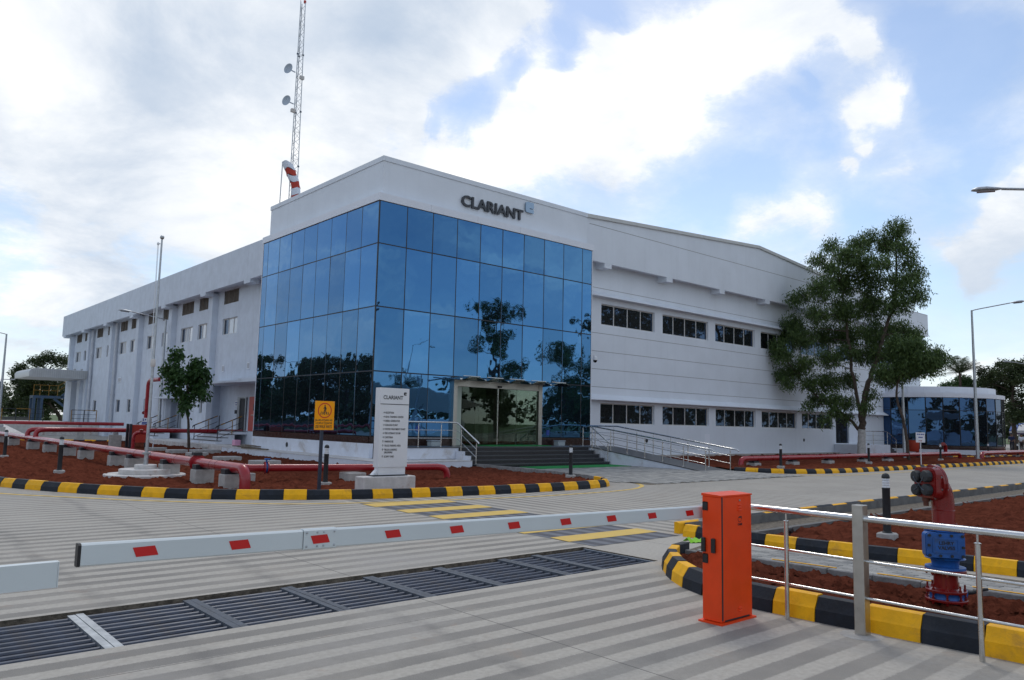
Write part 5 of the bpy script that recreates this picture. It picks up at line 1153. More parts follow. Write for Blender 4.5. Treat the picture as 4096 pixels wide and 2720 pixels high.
pl4 = thing('fire_pipe', 'red pipe branching at the blue valve and ending before the stone edging', 'pipe', (-4.5,-6,.35))
pts = [(-7.55,-5.2,.46),(-7.2,-5.3,.42),(-6.6,-5.55,.38),(-1.95,-6.72,.38),(-1.78,-6.76,.35),(-1.70,-6.78,.28),(-1.67,-6.79,.18),(-1.67,-6.79,0.02)]
mb = MB(); mb.tube(pts, .088, 18); part('pipe_run', mb, red_p, pl4, smooth=True)
d4 = (Vector(pts[3])-Vector(pts[2])).normalized(); c4 = Vector((-6.25,-5.64,.38))
def ringat(c, d_, r, t0, t1, n=20):
    a = d_.cross(Vector((0,0,1))).normalized(); b = d_.cross(a); m_ = MB(); m_.loft([[c+d_*t+(a*math.cos(w)+b*math.sin(w))*r for w in [2*math.pi*k/n for k in range(n)]] for t in (t0,t1)]); return m_
part('flange', ringat(c4,d4,.15,-.05,-.025), red_p, pl4); part('flange', ringat(c4,d4,.15,.025,.05), red_p, pl4); part('butterfly_valve', ringat(c4,d4,.12,-.023,.023), blue_v, pl4)
mb = MB(); mb.tube([c4,c4+Vector((0,0,.20))], .022, 8); mb.bbox(c4.x-.05,c4.x+.09,c4.y-.03,c4.y+.03,.57,.61,.006); part('valve_lever', mb, blue_v, pl4)
mb = MB(); mb.bbox(-4.45,-3.95,-6.45,-5.95,.0,.26,.015); solo('pipe_support', mb, conc, 'low concrete block under the branch pipe behind the tall sign', 'pipe support')
mb = MB(); mb.bbox(-6.95,-6.55,-5.75,-5.35,.0,.27,.015); solo('pipe_support', mb, conc, 'low concrete block beside the blue valve of the branch pipe', 'pipe support')
pl5 = thing('fire_pipe', 'dark red pipe on low blocks along the white wing', 'pipe', (25,-6.2,.35))
pts = [(13.28,-6.35,.02),(13.28,-6.35,.22),(13.33,-6.35,.32),(13.45,-6.35,.37),(13.7,-6.35,.38),(37.3,-6.1,.38),(37.6,-6.1,.33),(37.7,-6.1,.2),(37.7,-6.1,.02)]
mb = MB(); mb.tube(pts, .105, 16); part('pipe_run', mb, red_p, pl5, smooth=True)
for k, (x, lb) in enumerate(((14.3,'block nearest the ramp'),(17.4,'second block from the ramp'),(20.6,'third block from the ramp'),(24.2,'fourth block from the ramp, before the big tree'),(27.0,'fifth block from the ramp, beside the slim tree'))):
    mb = MB(); mb.bbox(x-.24,x+.24,-6.5,-6.1,-.02,.20,.012); o_ = solo('pipe_support', mb, conc, lb+' under the dark red pipe', 'pipe support', 'low blocks under the pipe along the white wing'); m_ = MB(); m_.box(x-.2,x+.2,-6.42,-6.18,.202,.275); s2 = part('black_saddle', m_, black_p, None); s2.parent = o_; s2.location = tuple(-c for c in o_.location)
pl6 = thing('fire_pipe', 'dark red pipe at the foot of the curved annexe towards the right edge', 'pipe', (50,-6.4,.35))
pts = [(39.4,-6.75,.02),(39.4,-6.75,.25),(39.5,-6.75,.35),(39.8,-6.74,.40),(60,-6.2,.42),(80,-5.8,.42)]; mb = MB(); mb.tube(pts, .13, 14); part('pipe_run', mb, red_p, pl6, smooth=True)
pl7 = thing('fire_pipe', 'short red riser with bend rising beside the litter bin before the annexe', 'pipe', (44.1,-3.5,0))
mb = MB(); mb.tube([(42.2,-3.7,.0),(42.2,-3.7,.55),(42.1,-3.72,.75),(41.8,-3.75,.85),(41.5,-3.8,.86)], .12, 12); part('pipe_run', mb, red_p, pl7, smooth=True)
pl8 = thing('fire_pipe', 'tall red riser going into the left wing wall behind the flagpole', 'pipe', (.6,27.6,.9))
mb = MB(); mb.tube([(.6,27.7,.0),(.6,27.7,3.45),(.6,27.62,3.65),(.6,27.4,3.76),(.6,27.1,3.78),(.6,25.5,3.78)], .13, 14); part('pipe_run', mb, red_p, pl8, smooth=True)
mb = MB(); mb.tube([(.6,27.6,1.75),(.6,28.3,1.75)], .03, 8); mb.lathe([(.10,-.02),(.10,.02)], (.6,28.3,1.75), 12, 'y'); part('test_valve', mb, red_h, pl8)

# ------------------------------------------------------------------ flagpole
fp = thing('flagpole', 'bare steel flagpole standing on a stepped round white base', 'flagpole', (-8.17,-2.79,.0))
FX, FY = -8.17, -2.79
for r, z0_, z1_ in ((.95,-.05,.118),(.61,.119,.238),(.26,.239,.345)):
    f = MB(); n = 40; pr = [(r*.995,z0_),(r,z0_+.01),(r,z1_-.012),(r-.012,z1_)]; f.lathe(pr, (FX,FY,0), n); part('base_tier', f, conc_w, fp, smooth=True)
mb = MB(); mb.lathe([(.055,.346),(.055,.60)], (FX,FY,0), 16); mb.lathe([(.10,.60),(.10,.625)], (FX,FY,0), 16); mb.lathe([(.10,.63),(.10,.655)], (FX,FY,0), 16); part('base_flange', mb, galv, fp, smooth=True)
mb = MB(); mb.tube([(FX,FY,.655),(FX,FY,2.6),(FX,FY,6.15)], [.042,.034,.022], 14); part('pole', mb, galv, fp, smooth=True)
mb = MB(); mb.lathe([(.012,6.15),(.045,6.175),(.055,6.21),(.045,6.245),(.015,6.265)], (FX,FY,0), 14); part('finial_ball', mb, galv, fp, smooth=True)
mb = MB(); mb.tube([(FX-.075,FY+.02,6.03),(FX-.03,FY,6.04)], .012, 6); mb.lathe([(.012,5.99),(.03,6.01),(.03,6.05),(.012,6.07)], (FX-.08,FY+.02,0), 10); mb.tube([(FX-.09,FY+.02,6.0),(FX-.055,FY+.02,2.9)], .006, 5); mb.tube([(FX-.07,FY+.02,6.0),(FX-.05,FY+.02,2.9)], .006, 5); part('halyard', mb, lens_m, fp, smooth=True)
mb = MB(); mb.lathe([(.05,2.82),(.065,2.86),(.062,2.98),(.05,3.02)], (FX,FY,0), 12); part('rope_knot', mb, conc_w, fp, smooth=True)

# ------------------------------------------------------------------ signs
ms = thing('directory_sign', 'tall white directory sign with company name and arrows on a painted block', 'sign', (-4.9,-9.0,.05))
mb = MB(); mb.bbox(-5.68,-4.36,-9.24,-8.86,-.02,.375,.015); part('painted_block', mb, conc_w, ms)
mb = MB(); mb.box(-5.235,-4.545,-9.08,-8.91,.40,.565); part('sign_foot', mb, sign_w, ms)
mb = MB(); mb.bbox(-5.265,-4.515,-9.10,-8.89,.567,2.30,.004); part('sign_body', mb, sign_w, ms)
mb = MB(); mb.box(-5.38,-4.50,-9.12,-8.87,.376,.398); part('base_plate', mb, ink, ms)
mb = MB(); mb.loft([[(-5.36,y,.40),(-5.236,y,.40),(-5.236,y,.52)] for y in (-9.05,-8.93)]); part('gusset', mb, sign_w, ms)
mb = MB(); mb.box(-5.263,-4.517,-9.104,-9.099,1.935,1.950); part('divider_line', mb, ink, ms)
text_mb('CLARIANT', .118, ink, (-5.195,-9.103,2.052), FACE_Y, ms, 'lettering', extrude=.001, offset=.002, fit=.51)
em = MB(); em.extr([(a*.15,b*.15) for a,b in [(.10,0),(.46,0),(.46,.16),(.22,.16),(.22,.26),(.46,.26),(.46,.46),(.10,.46),(.03,.43),(0,.36),(0,.10),(.03,.03)]], (-4.662,-9.101,2.148), (1,0,0), (0,0,1), (0,-1,0), 0, .003); part('emblem', em, ink, ms)
lines = ['RECEPTION','ESHA TRAINING CENTER','DIESEL GENERATOR','CHILLING PLANT','WATER TREATMENT PLANT','FIRE HYDRANT ROOM','CAFETERIA','WAREHOUSE','TRUCK PARKING AREA','TRUCK LOADING/','UNLOADING','SCRAP YARD']
zt_ = [1.735,1.645,1.555,1.465,1.375,1.285,1.195,1.105,1.015,.925,.868,.778]
for ln, z in zip(lines, zt_):
    text_mb(ln, .060, ink, (-5.125,-9.103,z), FACE_Y, ms, 'lettering', extrude=.001, offset=.0004, fit=.0255*len(ln)*(.92 if 'I' in ln else 1))
    if ln == 'UNLOADING': continue
    m_ = MB(); y = -9.1025; x = -5.185; zc = z+.022
    if z > 1.15: m_.box(x,x+.042,y,y+.002,zc-.003,zc+.003); m_.q((x+.048,y-.0005,zc),(x+.026,y-.0005,zc+.021),(x+.019,y-.0005,zc+.021),(x+.036,y-.0005,zc),(x+.019,y-.0005,zc-.021),(x+.026,y-.0005,zc-.021))
    else: x += .02; m_.box(x-.003,x+.003,y,y+.002,zc-.024,zc+.018); m_.q((x,y-.0005,zc+.026),(x-.021,y-.0005,zc+.004),(x-.021,y-.0005,zc-.003),(x,y-.0005,zc+.014),(x+.021,y-.0005,zc-.003),(x+.021,y-.0005,zc+.004))
    part('arrow', m_, ink, ms)
ws = thing('walkway_sign', 'amber sign with walking figure in a red ring on a dark post', 'sign', (-6.38,-8.6,.05))
mb = MB(); mb.bbox(-6.405,-6.345,-8.62,-8.56,-.02,1.9,.003); part('post', mb, mat('navy_post', (.02,.03,.055), .5), ws)
wx0, wx1, wy = -6.575, -6.12, -8.635
mb = MB(); mb.bbox(wx0,wx1,wy,wy+.012,1.352,1.966,.002); part('sign_plate', mb, sign_y, ws)
cx_, cz_ = -6.348, 1.766
def ringq(r0, r1, m_): 
    f = MB(); n = 40
    for k in range(n):
        a, b = 2*math.pi*k/n, 2*math.pi*(k+1)/n; P_ = lambda r, w: (cx_+r*math.cos(w), wy-.0015, cz_+r*math.sin(w)); f.q(P_(r0,a),P_(r1,a),P_(r1,b),P_(r0,b))
    return f
part('red_ring', ringq(.141,.163,0), sign_r, ws)
def fig(polys, name, par):
    f = MB()
    for pl_ in polys: f.q(*[(cx_+a, wy-.0018-(.0002*(len(f.v)%3)), cz_+b) for a,b in pl_])
    part(name, f, ink, par)
fig([[(.014*math.cos(w),.111+.014*math.sin(w)) for w in np.linspace(0,2*math.pi,10,endpoint=False)], [(-.006,.096),(.010,.096),(.026,.062),(.022,.02),(-.010,.02),(-.008,.05)], [(-.006,.094),(.002,.07),(-.026,.026),(-.036,.03)], [(.012,.09),(.040,.045),(.038,.018),(.028,.018),(.028,.042),(.008,.065)],
     [(-.010,.022),(.010,.022),(-.028,-.082),(-.044,-.082)], [(.004,.022),(.022,.022),(.046,-.072),(.034,-.078),(.006,.0)]], 'walking_figure', ws)
fig([[(-.082,-.025),(-.070,-.025),(-.092,-.088),(-.108,-.088)],[(-.058,-.028),(-.048,-.028),(-.056,-.09),(-.070,-.09)],[(-.008,-.028),(.006,-.028),(.008,-.092),(-.010,-.092)],[(.040,-.03),(.050,-.03),(.066,-.092),(.050,-.092)],[(.072,-.03),(.084,-.03),(.110,-.088),(.094,-.090)]], 'crossing_stripes', ws)
text_mb('நடைபாதையை', .058, ink, (cx_-.012,wy-.002,1.545), FACE_Y, ws, 'lettering', extrude=.0004, offset=.0008, align='CENTER', sx=.86)
text_mb('பயன்படுத்தவும்', .058, ink, (cx_-.012,wy-.002,1.482), FACE_Y, ws, 'lettering', extrude=.0004, offset=.0008, align='CENTER', sx=.74)
text_mb('USE WALK WAYS', .094, ink, (cx_-.014,wy-.002,1.392), FACE_Y, ws, 'lettering', extrude=.0004, offset=.0012, align='CENTER', fit=.385)
for a, b in ((wx0+.02,1.375),(wx1-.02,1.375),(wx0+.02,1.945),(wx1-.02,1.945)): m_ = MB(); m_.lathe([(.004,-.003),(.008,0)], (a,wy,b), 8, 'y'); part('bolt', m_, galv, ws)
# small white sign on thin post
s3 = thing('direction_sign', 'small white sign with red arrow on a thin white post', 'sign', (24.15,-9.03,.05))
rzs = math.atan2(24.15+14.3, -9.03+23.7)
mb = MB(); mb.tube([(24.15,-9.03,0),(24.15,-9.03,1.25)], .022, 8); part('post', mb, sign_w, s3, smooth=True)
yv = Vector((-.93,-.36,0)).normalized(); uv = Vector((.36,-.93,0)).normalized()
mb = MB(); mb.extr([(-.19,0),(.19,0),(.19,.47),(-.19,.47)], (24.15,-9.03,1.12), uv, (0,0,1), yv, .024, .035); part('sign_plate', mb, sign_w, s3)
mb = MB()
for z, h, xs_ in ((.355,.05,[-.13,-.06,.02,.09]),(.215,.05,[-.08,-.02,.04])):
    for x in xs_: mb.extr([(x,z),(x+.055,z),(x+.055,z+h),(x,z+h)], (24.15,-9.03,1.12), uv, (0,0,1), yv, .036, .038)
part('print_line', mb, ink_b, s3)
mb = MB(); mb.extr([(-.08,.065),(.02,.065),(.02,.045),(.08,.078),(.02,.112),(.02,.092),(-.08,.092)], (24.15,-9.03,1.12), uv, (0,0,1), yv, .036, .038); part('red_arrow', mb, mat('arrow_red', (.35,.02,.02), .5), s3)
s4 = thing('safety_sign', 'small white and blue pictogram sign before the grey side door', 'sign', (-.9,22.8,.1))
mb = MB(); mb.tube([(-1.0,22.4,.0),(-1.0,22.4,1.3)], .025, 8); part('post', mb, galv_dk, s4, smooth=True)
uv2 = Vector((.88,-.47,0)); yv2 = Vector((-.47,-.88,0)); o4 = (-1.0,22.4,1.05)
mb = MB(); mb.extr([(-.15,0),(.15,0),(.15,.40),(-.15,.40)], o4, uv2, (0,0,1), yv2, .027, .037); part('sign_plate', mb, sign_w, s4)
mb = MB()
for z in (.03,.11): mb.extr([(-.135,z),(.135,z),(.135,z+.065),(-.135,z+.065)], o4, uv2, (0,0,1), yv2, .038, .040)
for x, z, r in ((-.06,.27,.04),(-.06,.335,.026),(.05,.30,.038)): mb.extr([(x+r*math.cos(w),z+r*1.2*math.sin(w)) for w in np.linspace(0,6.28,9)[:-1]], o4, uv2, (0,0,1), yv2, .038, .040)
part('pictogram', mb, ink_b, s4)

# fire box by the pipe, litter bin, plates, slabs, debris
fb = thing('fire_hose_box', 'red fire hose box standing between two dark posts', 'fire box', (-3.4,15.2,.1))
mb = MB(); mb.bbox(-3.75,-3.0,14.75,15.15,.33,1.14,.012); part('box_body', mb, mat('fire_box_red', (.46,.035,.015), .45), fb)
for x, y in ((-3.80,14.7),(-3.80,15.2),(-2.97,15.2)): m_ = MB(); m_.box(x-.05,x+.05,y-.05,y+.05,0,1.18); part('post', m_, black_p, fb)
hv = thing('hydrant_valve', 'small red hydrant valve with bent riser in front of the fire box', 'hydrant', (-4.3,12.3,.05))
mb = MB(); mb.tube([(-4.35,12.2,.0),(-4.35,12.2,.62),(-4.32,12.18,.75),(-4.24,12.12,.83),(-4.12,12.05,.85),(-3.85,11.9,.83)], .075, 12); part('riser', mb, red_p, hv, smooth=True)
mb = MB(); mb.lathe([(.11,-.05),(.11,-.02),(.07,0),(.09,.06),(.04,.09)], (-4.1,12.02,.9), 12); part('hand_wheel', mb, red_h, hv, smooth=True)
mb = MB(); mb.lathe([(.07,.60),(.06,.66),(.06,.78)], (-3.85,11.9,0), 12); part('outlet', mb, galv, hv, smooth=True)
bn_ = thing('litter_bin', 'red litter bin on a post in front of the curved annexe', 'bin', (35.7,-4.2,.1))
mb = MB(); mb.lathe([(.26,.42),(.31,.48),(.33,1.10),(.30,1.12)], (35.3,-4.35,0), 20); part('bin_body', mb, mat('bin_red', (.42,.05,.025), .5), bn_, smooth=True)
mb = MB(); mb.box(35.62,35.74,-4.5,-4.35,0,1.22); part('post', mb, black_p, bn_); mb = MB(); mb.lathe([(.30,1.121),(.33,1.125),(.33,1.15),(.29,1.155)], (35.3,-4.35,0), 20); part('rim', mb, black_p, bn_, smooth=True)
slabs = [(-3.42,12.15,.8,.5,'beside the small tap'),(-3.3,9.8,.75,.5,'left of the young tree'),(-3.45,7.0,.7,.55,'nearest the long main'),(-2.2,9.6,1.1,.7,'largest, in the middle of the bed'),(-3.55,3.7,.85,.55,'behind the flanged joint'),(-3.4,.9,.9,.55,'behind the blue valve'),(-.55,13.2,.8,.6,'by the side steps')]
for x, y, w_, l_, lb in slabs:
    mb = MB(); mb.bbox(x-w_/2,x+w_/2,y-l_/2,y+l_/2,.03,.20,.015); solo('concrete_cover', mb, conc, 'flat concrete cover slab in the soil, '+lb, 'cover slab', 'concrete cover slabs in the soil bed')
tp_ = MB(); tp_.tube([(-3.5,12.3,.2),(-3.5,12.3,.50)], .02, 8); tp_.tube([(-3.5,12.3,.36),(-3.38,12.22,.36)], .016, 8); tp_.lathe([(.03,.49),(.035,.51),(.02,.53)], (-3.5,12.3,0), 8); solo('water_tap', tp_, sign_w, 'small white garden tap on a concrete cover slab', 'tap', smooth=True)
for k in range(9):
    a = rng.uniform(7.6,9.6); x = rng.uniform(-.80,-.30); L_ = rng.uniform(1.0,2.2); an_ = rng.uniform(-.15,.15); mb = MB(); z = .30+.045*(k % 3)
    p = Vector((x,a-L_/2,z)); q = p+Vector((math.sin(an_)*L_,math.cos(an_)*L_,rng.uniform(-.01,.02))); r_ = rng.uniform(.020,.035)
    mb.tube([p,q], r_, 7); o_ = solo('bamboo_pole', mb, mat('weathered_bamboo', (.15,.12,.09), .9, var=.3, vscale=8), 'grey weathered pole in the heap lying on the white ledge', 'pole', 'heap of weathered poles on the ledge', smooth=True)
bk = MB(); bk.bbox(.02,.30,12.0,12.35,.285,.54,.02); solo('plastic_sack', bk, mat('pink_white_sack', (.70,.35,.50), .6), 'small pink and white sack behind the young tree', 'sack')
gl = thing('crumpled_wrapper', 'lime green crumpled scrap lying on the concrete before the kerb end', 'litter', (-5.2,-17.35,0))
N3 = 9; f = MB(); rg_ = []
for i in range(N3):
    t = i/(N3-1); rg_.append([(-5.32+.30*t+.01*math.sin(i*2), -17.22-.12*t-.06+.0, .004+.012*abs(math.sin(i*1.7))), (-5.30+.29*t, -17.20-.12*t, .035*(1-t)**.5+.03+.02*math.sin(i*2.3)), (-5.30+.30*t, -17.13-.13*t, .006+.01*abs(math.cos(i*1.3)))])
f.loft(rg_, caps=False, closed=False); part('scrap', f, lime, gl, smooth=True)
fl_ = thing('ground_spike_light', 'small black round spotlight on a stake in the soil behind the gate kerb', 'spotlight', (-3.9,-17.9,0))
mb = MB(); mb.tube([(-3.9,-17.95,0),(-3.9,-17.95,.12)], .012, 6); part('stake', mb, black_pl, fl_); mb = MB(); mb.lathe([(.035,-.04),(.045,-.02),(.045,.03),(.03,.035)], (-3.9,-17.95,.15), 14, 'y'); part('lamp_head', mb, black_pl, fl_, smooth=True)
# dome camera
dc = thing('dome_camera', 'white dome camera on a bracket beside the glass edge', 'camera', (11.32,.3,4.6))
mb = MB(); mb.box(11.302,11.34,.22,.34,4.62,4.78); mb.tube([(11.33,.28,4.70),(11.62,.22,4.76),(11.74,.2,4.76)], .03, 8); part('bracket', mb, sign_w, dc, smooth=True)
mb = MB(); mb.lathe([(.03,4.76),(.07,4.73),(.10,4.66),(.11,4.58),(.105,4.54)], (11.76,.2,0), 16); part('housing', mb, sign_w, dc, smooth=True); mb = MB(); mb.lathe([(.10,4.538),(.095,4.50),(.06,4.45),(.02,4.43)], (11.76,.2,0), 16); part('dome', mb, mat('smoked_dome', (.01,.01,.012), .1), dc, smooth=True)
dc2 = thing('dome_camera', 'small dome camera hanging off the loading canopy corner', 'camera', (-3.3,51.6,4.0))
mb = MB(); mb.tube([(-3.0,51.2,4.3),(-3.9,51.5,4.28),(-3.9,51.5,4.1)], .04, 8); part('bracket', mb, galv, dc2, smooth=True); mb = MB(); mb.lathe([(.12,4.1),(.15,3.95),(.12,3.82),(.04,3.76)], (-3.9,51.5,0), 12); part('dome', mb, galv_dk, dc2, smooth=True)

# ------------------------------------------------------------------ street lamps
def lamp(label, x, y, h, adir, arm=2.1, z0=.0, group='street lamps around the building', s=1.0):
    t = thing('street_lamp', label, 'street lamp', (x,y,z0), group, math.atan2(adir[1], adir[0]))
    mb = MB(); mb.lathe([(.11*s,0),(.105*s,.05),(.055*s,h)], n=14); lo_('pole', mb, galv, t, smooth=True)
    mb = MB(); mb.lathe([(.19,0),(.19,.03)], n=14); lo_('base_plate', mb, galv_dk, t)
    mb = MB(); mb.tube([(0,0,h-.18),(.02,0,h-.04),(.10,0,h+.0),(.35,0,h+.05),(arm,0,h+.05+.13*arm)], .032*s, 8); lo_('arm', mb, galv, t, smooth=True)
    zt = h+.05+.13*arm; mb = MB(); rg_ = []
    for u, w_, hh, dz in ((-.02,.035,.03,0),(.05,.07,.05,0),(.12,.10,.065,.0),(.35,.15,.095,.02),(.58,.14,.09,.035),(.70,.08,.05,.04),(.74,.02,.02,.035)):
        rg_.append([(arm+u, w_*math.cos(a), zt+dz+(hh*math.sin(a) if math.sin(a) > 0 else .35*hh*math.sin(a))) for a in np.linspace(0,2*math.pi,14,endpoint=False)])
    mb.loft(rg_); lo_('lamp_head', mb, galv, t, smooth=True)
    mb = MB(); mb.loft([[(arm+u,w_,zt-.03+.05*u) for w_ in (-.10,.10)]+[(arm+u,w_,zt-.06+.05*u) for w_ in (.08,-.08)] for u in (.15,.6)]); lo_('lens', mb, mat('lamp_glass', (.3,.3,.32), .2), t)
    return t
lamp('street lamp with arm over the road before the curved annexe', 37.53,-7.14,9.0,(.25,-1), 2.0, .08)
lamp('slender street lamp among the trees at the right edge', 72.5,-.6,8.4,(-.6,.8), 1.4)
lamp('street lamp behind the flagpole with arm to the left', 1.6-.9,25.5,7.45,(-1,.2), 1.9)
lamp('street lamp at the left picture edge', -5.0,43.0,7.3,(-1,.2), 2.2)
lamp('street lamp whose head reaches in at the upper right', 10.6,-18.75,8.15,(-.32,.94), 2.0, group='street lamps around the building', s=1.2)
lamp('slim grey lamp post behind the slim tree', 33.5,-4.55,5.0,(-.3,.9), .8, .05)

# ------------------------------------------------------------------ mast and windsock
mt = thing('radio_mast', 'slender lattice radio mast with two dishes above the roof', 'mast', (2.4,12.5,9.0))
MX, MY, M0, M1 = 2.42, 12.5, 9.0, 23.2
def mr(z): return .27-.135*(z-M0)/(M1-M0)
legs = [(math.cos(R(a)), math.sin(R(a))) for a in (200,320,80)]
for c_, s_ in legs: mb = MB(); mb.tube([(MX+mr(M0)*c_,MY+mr(M0)*s_,M0),(MX+mr(M1)*c_,MY+mr(M1)*s_,M1)], .022, 6); part('leg', mb, galv, mt, smooth=True)
mb = MB(); z = M0; k = 0
while z < M1-.3:
    for i in range(3):
        a, b = legs[i], legs[(i+1)%3]; z2 = z+.36
        if k % 2: a, b = b, a
        mb.tube([(MX+mr(z)*a[0],MY+mr(z)*a[1],z),(MX+mr(z2)*b[0],MY+mr(z2)*b[1],z2)], .009, 4)
        if k % 4 == 0: mb.tube([(MX+mr(z)*a[0],MY+mr(z)*a[1],z),(MX+mr(z)*b[0],MY+mr(z)*b[1],z)], .009, 4)
    z += .36; k += 1
part('lattice', mb, galv, mt, kind='stuff')
for z in (11.5,14.35,17.25,20.3):
    for c_, s_ in legs: mb = MB(); mb.lathe([(.055,z),(.055,z+.06)], (MX+mr(z)*c_,MY+mr(z)*s_,0), 8); part('flange', mb, galv_dk, mt)
def dish(z, dx, dy):
    c = Vector((MX+dx,MY+dy,z)); n_ = Vector((-.80,-.35,.08)).normalized(); a = n_.cross(Vector((0,0,1))).normalized(); b = n_.cross(a); m_ = MB(); rg_ = []
    for r, t in ((.02,-.07),(.13,-.05),(.22,-.015),(.27,.035),(.275,.045),(.26,.04),(.21,0),(.13,-.03),(.02,-.045)): rg_.append([c+n_*t+(a*math.cos(w)+b*math.sin(w))*r for w in np.linspace(0,2*math.pi,20,endpoint=False)])
    m_.loft(rg_); m_.tube([c+n_*(-.08), Vector((MX-.2,MY,z-.12))], .03, 6); part('dish', m_, mat('dish_grey', (.42,.48,.56), .5), mt, smooth=True)
dish(19.45,-.52,.1); dish(17.75,-.52,.12)
for x, y, z in ((.10,-.15,19.0),(-.26,-.1,17.15)): mb = MB(); mb.bbox(MX+x-.11,MX+x+.11,MY+y-.08,MY+y+.08,z,z+.17,.01); part('radio_box', mb, conc_w, mt)
mb = MB(); mb.tube([(MX-.12,MY,M1),(MX-.12,MY,M1+.35)], .01, 5); mb.lathe([(.04,M1),(.07,M1+.04),(.07,M1+.14),(.02,M1+.2)], (MX+.12,MY,0), 8); part('top_light', mb, red_door, mt)
wk = thing('windsock', 'limp red and white windsock on a thin pole beside the mast', 'windsock', (1.7,11.6,9))
mb = MB(); mb.tube([(1.50,12.0,9.0),(1.58,12.0,14.3)], .025, 6); mb.tube([(1.58,12.0,14.28),(1.85,11.8,14.3)], .02, 6); part('pole', mb, galv, wk, smooth=True)
cl_ = [Vector((1.78,11.85,14.25)),Vector((1.90,11.78,13.92)),Vector((1.98,11.72,13.60)),Vector((2.08,11.65,13.28)),Vector((2.16,11.60,12.96)),Vector((2.18,11.58,12.62)),Vector((2.14,11.60,12.25))]
rad = [.27,.265,.25,.235,.225,.215,.17]
for k in range(6):
    sub = [cl_[k].lerp(cl_[k+1], t) for t in (0,.5,1)]; rr_ = [rad[k]*1.0, (rad[k]+rad[k+1])/2*(.93 if k % 2 else 1.04), rad[k+1]]
    mb = MB(); rg_ = []
    for c, r in zip(sub, rr_): rg_.append([c+Vector((math.cos(w)*r*(1+.08*math.sin(3*w+k)), math.sin(w)*r*(.85+.1*math.cos(2*w+k)), .06*math.sin(w*2+k))) for w in np.linspace(0,2*math.pi,18,endpoint=False)])
    mb.loft(rg_, caps=(k == 0)); part('band', mb, mat('sock_white', (.62,.66,.74), .9) if k % 2 == 0 else mat('sock_red', (.40,.045,.03), .9), wk, smooth=True)

# ------------------------------------------------------------------ trees
def leaf_cloud(clumps, n, ln, wd, droop=.5, spread=1.0, seed=1, broad=False):
    r = np.random.RandomState(seed); w = np.array([c[3]**2.4 for c in clumps]); w = w/w.sum(); cnt = r.multinomial(n, w); V = []; 
    for (x,y,z,R_), k in zip(clumps, cnt):
        if not k: continue
        # twigs: leaves gather on short sprays inside the clump
        ns = max(3, k//14); d_ = r.normal(size=(ns,3)); d_ /= np.linalg.norm(d_,axis=1)[:,None]; rad_ = R_*spread*(r.rand(ns)**.42)
        cen = np.array([x,y,z])+d_*rad_[:,None]*np.array([1,1,.82]); ix = r.randint(ns,size=k)
        P_ = cen[ix]+r.normal(size=(k,3))*np.array([.11,.11,.13])*(1.6 if broad else 1.25); V.append(P_)
    P_ = np.vstack(V); k = len(P_)
    az = r.uniform(0,2*np.pi,k); el = -droop+r.normal(0,.45,k); D_ = np.stack([np.cos(az)*np.cos(el),np.sin(az)*np.cos(el),np.sin(el)],1)
    up = r.normal(size=(k,3)); S_ = np.cross(D_, up); S_ /= np.linalg.norm(S_,axis=1)[:,None]
    L_ = ln*r.uniform(.6,1.3,k)[:,None]; Wd = wd*r.uniform(.7,1.3,k)[:,None]
    a = P_; b = P_+D_*L_*.45+S_*Wd; c = P_+D_*L_; e = P_+D_*L_*.45-S_*Wd
    vv = np.stack([a,b,c,e],1).reshape(-1,3); return vv, k
def leaf_obj(name, vv, k, m, parent):
    me = bpy.data.meshes.new(name); off = np.array(wloc(parent)) if parent else np.zeros(3)
    me.vertices.add(4*k); me.vertices.foreach_set('co', (vv-off).ravel()); me.loops.add(4*k); me.loops.foreach_set('vertex_index', np.arange(4*k)); me.polygons.add(k)
    me.polygons.foreach_set('loop_start', np.arange(k)*4); me.polygons.foreach_set('loop_total', np.full(k,4)); me.materials.append(m); me.update(); me.validate()
    o = bpy.data.objects.new(name, me); col.objects.link(o); o.parent = parent; return o
def limb(pts, r0, r1, wob=.03, n=8, seed=0):
    r = np.random.RandomState(seed); P_ = smooth_path(pts, 5); P_ = [p+Vector(r.normal(size=3))*wob for p in P_]; k = len(P_); m_ = MB(); m_.tube(P_, [r0+(r1-r0)*i/(k-1) for i in range(k)], n); return m_
